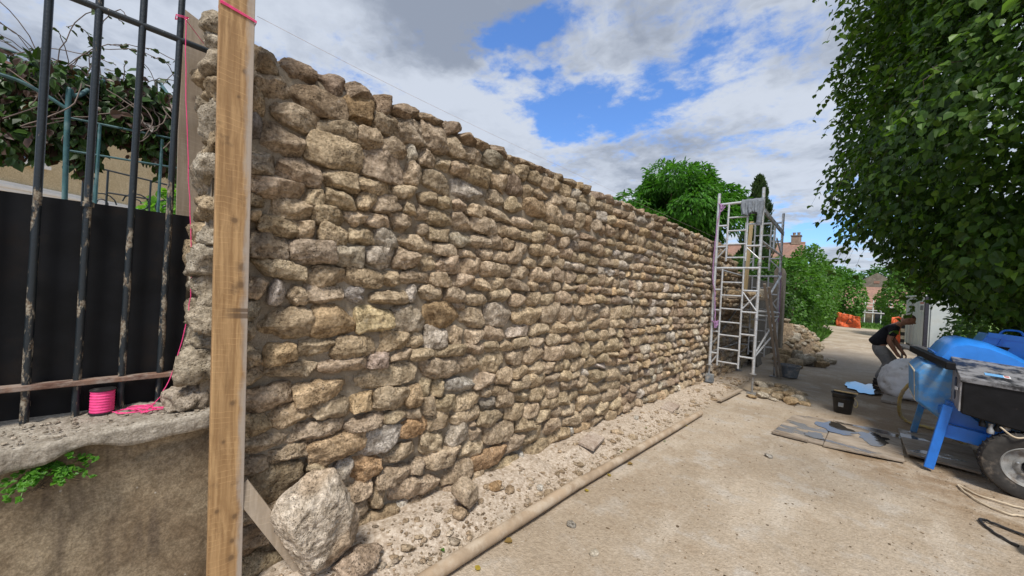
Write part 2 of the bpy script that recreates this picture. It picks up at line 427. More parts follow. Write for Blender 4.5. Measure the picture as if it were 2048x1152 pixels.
def make_render(name, a, bcol, dark, bump=.6):
    m, nt, b, o = new_mat(name); p = nt.pos(); x, y, z = nt.sep(p)
    n = nt.noise(p, 2.6, 7, .62, .5); f = nt.noise(p, 42, 5, .7); s = nt.noise(nt.vmath('MULTIPLY', p, (3, 3, .5)), 4, 5, .6)
    c = nt.mix(nt.ramp(n, .36, .66), a, bcol); c = nt.mix(nt.ramp(s, .52, .7, 0, .7), c, dark)
    c = nt.mix(nt.ramp(nt.noise(nt.vmath('ADD', p, (1, 4, 2)), 9, 5, .7), .6, .75, 0, .5), c, tuple(min(1, v * 1.5) for v in bcol))
    g2 = nt.noise(p, 130, 4, .7)
    c = nt.mix(nt.ramp(f, .36, .62), nt.mix(1, c, (.68, .66, .63), 'MULTIPLY'), c); c = nt.mix(nt.ramp(g2, .36, .64), nt.mix(1, c, (.74, .73, .71), 'MULTIPLY'), nt.mix(1, c, (1.15, 1.15, 1.14), 'MULTIPLY'))
    c = nt.mix(nt.ramp(nt.voronoi(p, 14), .07, .03, 0, .7), c, (.45, .42, .37))
    nt.put(b.inputs['Base Color'], c); b.inputs['Roughness'].default_value = .93
    nt.put(b.inputs['Normal'], nt.bump(nt.math('ADD', nt.noise(p, 15, 7, .68), nt.math('MULTIPLY', f, .4)), bump, .015))
    return m
M['low_render'] = make_render('stained_render', (.20, .145, .09), (.33, .265, .18), (.115, .085, .06), .45)
M['coping'] = make_render('cement_coping', (.33, .29, .24), (.47, .425, .36), (.20, .165, .125), 1.0)
M['grey_render'] = make_render('grey_render', (.19, .165, .135), (.27, .245, .205), (.12, .10, .08))
M['ochre_render'] = make_render('ochre_render', (.36, .26, .12), (.45, .34, .17), (.22, .15, .08))
M['cream_render'] = make_render('cream_facade', (.62, .50, .31), (.68, .56, .36), (.58, .46, .28), .1)
M['white_trim'] = plain('white_trim', (.72, .70, .66), .6, var=.06, scale=4)
M['concrete_tile'] = make_render('pinkish_slab', (.40, .31, .25), (.54, .46, .39), (.30, .22, .17))

def make_iron():
    m, nt, b, o = new_mat('chipped_black_iron'); p = nt.pos(); z = nt.sep(p)[2]
    n = nt.noise(nt.vmath('MULTIPLY', p, (1, 1, .3)), 30, 7, .68); lowz = nt.ramp(z, 2.15, 1.75)
    k = nt.ramp(nt.math('ADD', n, nt.math('MULTIPLY', nt.math('SUBTRACT', lowz, 1), .13)), .505, .57)
    n2 = nt.noise(p, 90, 4, .6)
    c = nt.mix(k, (.013, .019, .024), nt.mix(nt.ramp(n2, .38, .62), (.12, .085, .055), (.30, .265, .205)))
    nt.put(b.inputs['Base Color'], c); nt.put(b.inputs['Roughness'], nt.ramp(k, 0, 1, .38, .9))
    nt.put(b.inputs['Normal'], nt.bump(nt.math('SUBTRACT', n2, nt.math('MULTIPLY', k, .8)), .5, .003))
    return m
M['iron'] = make_iron()
def make_rust():
    m, nt, b, o = new_mat('rusty_rail'); p = nt.pos()
    n = nt.noise(nt.vmath('MULTIPLY', p, (1, .4, 1)), 30, 6, .7)
    c = nt.mix(nt.ramp(n, .35, .6), (.11, .055, .038), nt.mix(nt.ramp(nt.noise(p, 12, 4), .4, .6), (.30, .24, .20), (.22, .13, .09)))
    nt.put(b.inputs['Base Color'], c); b.inputs['Roughness'].default_value = .85
    nt.put(b.inputs['Normal'], nt.bump(n, .5, .004)); return m
M['rust'] = make_rust()
M['black_sheet'] = plain('black_steel_sheet', (.005, .0055, .007), .6, spec=.2, var=.5, scale=5, bump=.01, dirt=(.016, .013, .012), dirt_amt=.42, dirt_scale=4)
M['alu'] = plain('aluminium_tube', (.58, .60, .62), .36, .4, var=.15, scale=20, dirt=(.42, .40, .37), dirt_amt=.45, dirt_scale=16)
M['steel_dull'] = plain('galvanised_steel', (.36, .37, .38), .5, .6, var=.2, scale=20, dirt=(.30, .27, .23), dirt_amt=.5, dirt_scale=12)
M['blue'] = plain('blue_machine_paint', (.022, .18, .66), .34, var=.15, scale=6, bump=.04, dirt=(.10, .17, .30), dirt_amt=.36, dirt_scale=7)
M['blue_clean'] = plain('bright_blue_paint', (.03, .23, .74), .28, var=.12, scale=5, bump=.03, dirt=(.10, .2, .4), dirt_amt=.3, dirt_scale=5)
M['blue_worn'] = plain('scratched_blue_paint', (.06, .27, .62), .5, var=.15, scale=9, bump=.08, dirt=(.20, .32, .46), dirt_amt=.5, dirt_scale=5)
M['black_hood'] = plain('dusty_black_hood', (.02, .02, .022), .42, var=.4, scale=8, bump=.06, dirt=(.20, .20, .21), dirt_amt=.54, dirt_scale=8)
M['black_dirty'] = plain('oily_black_steel', (.005, .005, .006), .5, spec=.25, var=.4, scale=12, bump=.1, dirt=(.03, .028, .026), dirt_amt=.32, dirt_scale=22)
M['side_grey'] = plain('worn_grey_steel', (.30, .29, .29), .55, .2, var=.3, scale=9, dirt=(.12, .11, .12), dirt_amt=.42, dirt_scale=8)
M['rubber'] = plain('dusty_rubber', (.035, .032, .029), .85, var=.3, scale=20, dirt=(.17, .14, .11), dirt_amt=.40, dirt_scale=9)
M['rim'] = plain('dirty_steel_rim', (.30, .30, .29), .6, .2, var=.25, scale=12, dirt=(.17, .14, .115), dirt_amt=.42, dirt_scale=9)
M['black_plastic'] = plain('black_bucket_plastic', (.013, .013, .014), .42, var=.4, scale=14, dirt=(.10, .09, .08), dirt_amt=.34, dirt_scale=14)
M['grey_plastic'] = plain('grey_tub_plastic', (.16, .18, .20), .55, var=.2, dirt=(.36, .33, .29), dirt_amt=.45, dirt_scale=12)
M['pink'] = plain('fluorescent_pink_thread', (.86, .065, .25), .55, var=.12, scale=60, bump=.3)
M['rope_purple'] = plain('mauve_rope', (.34, .19, .36), .8, var=.25, scale=60, bump=.4)
M['line'] = plain('mason_line', (.5, .42, .40), .8)
M['orange'] = plain('orange_mesh', (.78, .125, .03), .6, var=.2, scale=8, dirt=(.62, .16, .07), dirt_amt=.5)
M['hose'] = plain('yellow_hose', (.47, .36, .11), .5, var=.2, dirt=(.36, .30, .2), dirt_amt=.5, dirt_scale=20)
M['cable_beige'] = plain('beige_cable', (.52, .43, .31), .6, var=.15)
M['cable_black'] = plain('black_cable', (.02, .02, .022), .5)
M['bag'] = plain('white_woven_bag', (.80, .79, .79), .7, var=.08, scale=9, bump=.3, dirt=(.40, .36, .30), dirt_amt=.36, dirt_scale=5)
M['cabin'] = plain('pale_cabin_panel', (.52, .57, .58), .45, var=.05, scale=3, dirt=(.5, .53, .52), dirt_amt=.45, dirt_scale=3)
M['cabin_seal'] = plain('dark_door_seal', (.03, .03, .045), .6)
M['sign_white'] = plain('sign_white', (.72, .73, .74), .5, var=.05)
M['sign_red'] = plain('sign_red', (.48, .16, .15), .5, var=.1)
M['sign_dark'] = plain('sign_dark', (.16, .17, .19), .5, var=.1)
M['green_tube'] = plain('blue_green_tube', (.035, .105, .115), .45, var=.25, scale=12, dirt=(.12, .2, .21), dirt_amt=.42, dirt_scale=9)
M['denim'] = plain('grey_work_jacket', (.17, .19, .215), .9, var=.2, scale=25, bump=.35)
M['shirt'] = plain('black_tshirt', (.012, .012, .017), .9, var=.3, scale=25, bump=.25)
M['trousers'] = plain('dusty_grey_trousers', (.30, .285, .265), .92, var=.2, scale=18, bump=.35, dirt=(.17, .175, .19), dirt_amt=.46, dirt_scale=9)
M['shoe'] = plain('dark_work_shoe', (.035, .028, .026), .8, var=.3)
M['skin'] = plain('tanned_skin', (.40, .20, .125), .5, var=.12, scale=30, bump=.08)
M['hair'] = plain('cropped_hair', (.12, .075, .05), .8, var=.3, scale=90, bump=.4)
M['shutter'] = plain('pale_roller_shutter', (.60, .64, .70), .5, var=.04, scale=3)
M['glass'] = plain('dark_window_glass', (.10, .14, .19), .12, var=.2, scale=2)
M['hazard_black'] = plain('hazard_black', (.02, .02, .02), .6)
M['hazard_pale'] = plain('hazard_pale', (.58, .50, .36), .6)
M['chimney'] = make_render('chimney_brick', (.30, .22, .17), (.40, .31, .25), (.2, .15, .12))

def make_tiles(name, a, bcol):
    m, nt, b, o = new_mat(name); p = nt.pos(); n = nt.noise(p, 5, 5, .7); n2 = nt.noise(p, 1.1, 4, .6)
    c = nt.mix(nt.ramp(n, .3, .7), a, bcol); c = nt.mix(nt.ramp(n2, .45, .65, 0, .4), c, (.17, .12, .10))
    nt.put(b.inputs['Base Color'], c); b.inputs['Roughness'].default_value = .9; return m
M['tiles'] = make_tiles('clay_tiles', (.23, .125, .09), (.34, .20, .15))

def make_leaf(name, trans=.42, rough=.42):
    m, nt, b, o = new_mat(name)
    t = nt.node('ShaderNodeAttribute', attribute_name='tone').outputs['Color']
    nt.put(b.inputs['Base Color'], t); b.inputs['Roughness'].default_value = rough; b.inputs['Specular IOR Level'].default_value = .35
    tr = nt.node('ShaderNodeBsdfTranslucent'); nt.put(tr.inputs[0], nt.mix(1, t, (1.25, 1.35, .55), 'MULTIPLY'))
    mx = nt.node('ShaderNodeMixShader'); mx.inputs[0].default_value = trans
    nt.l.new(b.outputs[0], mx.inputs[1]); nt.l.new(tr.outputs[0], mx.inputs[2]); nt.l.new(mx.outputs[0], o.inputs[0])
    return m
M['leaf'] = make_leaf('foliage')
M['leaf_dark'] = make_leaf('vine_foliage', .2)
M['bark'] = make_render('bark', (.10, .075, .05), (.17, .13, .095), (.05, .04, .03), .9)

def make_puddle():
    m, nt, b, o = new_mat('puddle_water'); p = nt.pos()
    b.inputs['Base Color'].default_value = (.045, .04, .034, 1); b.inputs['Roughness'].default_value = .04; b.inputs['IOR'].default_value = 1.4
    b.inputs['Specular IOR Level'].default_value = .9
    nt.put(b.inputs['Normal'], nt.bump(nt.noise(p, 9, 2), .06, .01)); return m
M['puddle'] = make_puddle()
def make_ply():
    m, nt, b, o = new_mat('dirty_plywood'); p = nt.pos()
    n = nt.noise(nt.vmath('MULTIPLY', p, (.45, 1, 1)), 4.5, 7, .65); f = nt.noise(nt.vmath('MULTIPLY', p, (.2, 1, 1)), 50, 4, .6)
    c = nt.mix(nt.ramp(n, .35, .66), (.165, .12, .078), (.37, .30, .23)); c = nt.mix(nt.ramp(f, .4, .62, 0, .4), c, (.43, .38, .32))
    wet = nt.ramp(nt.noise(nt.vmath('MULTIPLY', nt.vmath('ADD', p, (2.2, .4, 0)), (.55, 1, 1)), 3.1, 5, .6), .52, .60)
    c = nt.mix(nt.math('MULTIPLY', wet, .8), c, (.035, .03, .026))
    nt.put(b.inputs['Base Color'], c); nt.put(b.inputs['Roughness'], nt.ramp(wet, 0, 1, .75, .12))
    nt.put(b.inputs['Normal'], nt.bump(nt.math('MULTIPLY', f, nt.math('SUBTRACT', 1, wet)), .3, .004)); return m
M['ply'] = make_ply()

# ================================================================ THE SETTING
def gz(x, y):
    """height of the ground"""
    x = np.atleast_1d(np.asarray(x, float)); y = np.atleast_1d(np.asarray(y, float)); x, y = np.broadcast_arrays(x, y)
    p = np.stack([x, y, np.zeros_like(x)], 1).astype(float)
    near = np.clip((30 - y) / 15, 0, 1) * np.clip((y + 5) / 4, 0, 1) * np.clip((12 - np.abs(x)) / 8, 0, 1)
    z = near * (.012 * vnoise(p, .9, 1, 2) + .004 * vnoise(p, 5, 2, 2) + .0022 * vnoise(p, 24, 6, 1))
    e = x + .07 * vnoise(p, 1.3, 4, 2)
    berm = np.clip((-1.68 - e) / .38, 0, 1); berm = berm * berm * (3 - 2 * berm) * np.clip((9.6 - y) / 2.5, 0, 1) * np.clip((x + 2.75) / .2, 0, 1)
    z = z + berm * (.075 + .032 * vnoise(p, 2.6, 8, 3) + .010 * vnoise(p, 17, 11, 2))
    return z
def gz1(x, y): return float(gz(x, y)[0])

def axis_grid(dense_lo, dense_hi, step, far_lo, far_hi, grow=1.22):
    a = list(np.arange(dense_lo, dense_hi, step)); s = step; x = a[-1]
    while x < far_hi: s *= grow; x += s; a.append(x)
    s = step; x = a[0]
    while x > far_lo: s *= grow; x -= s; a.insert(0, x)
    return np.array(a)
gx = axis_grid(-2.35, 1.4, .035, -500, 500); gy = axis_grid(.6, 9.5, .04, -60, 900, 1.12)
X, Y = np.meshgrid(gx, gy); Zg = gz(X.ravel(), Y.ravel())
nx, ny = len(gx), len(gy); ii = np.arange(nx * ny).reshape(ny, nx)
gf = np.stack([ii[:-1, :-1], ii[:-1, 1:], ii[1:, 1:], ii[1:, :-1]], -1).reshape(-1, 4)
ground = link('ground', mesh_np('ground', np.stack([X.ravel(), Y.ravel(), Zg], 1), gf), M['ground'])
tag(ground, 'pale sandy lane of trodden limestone dust running along the stone wall', 'ground', kind='structure')

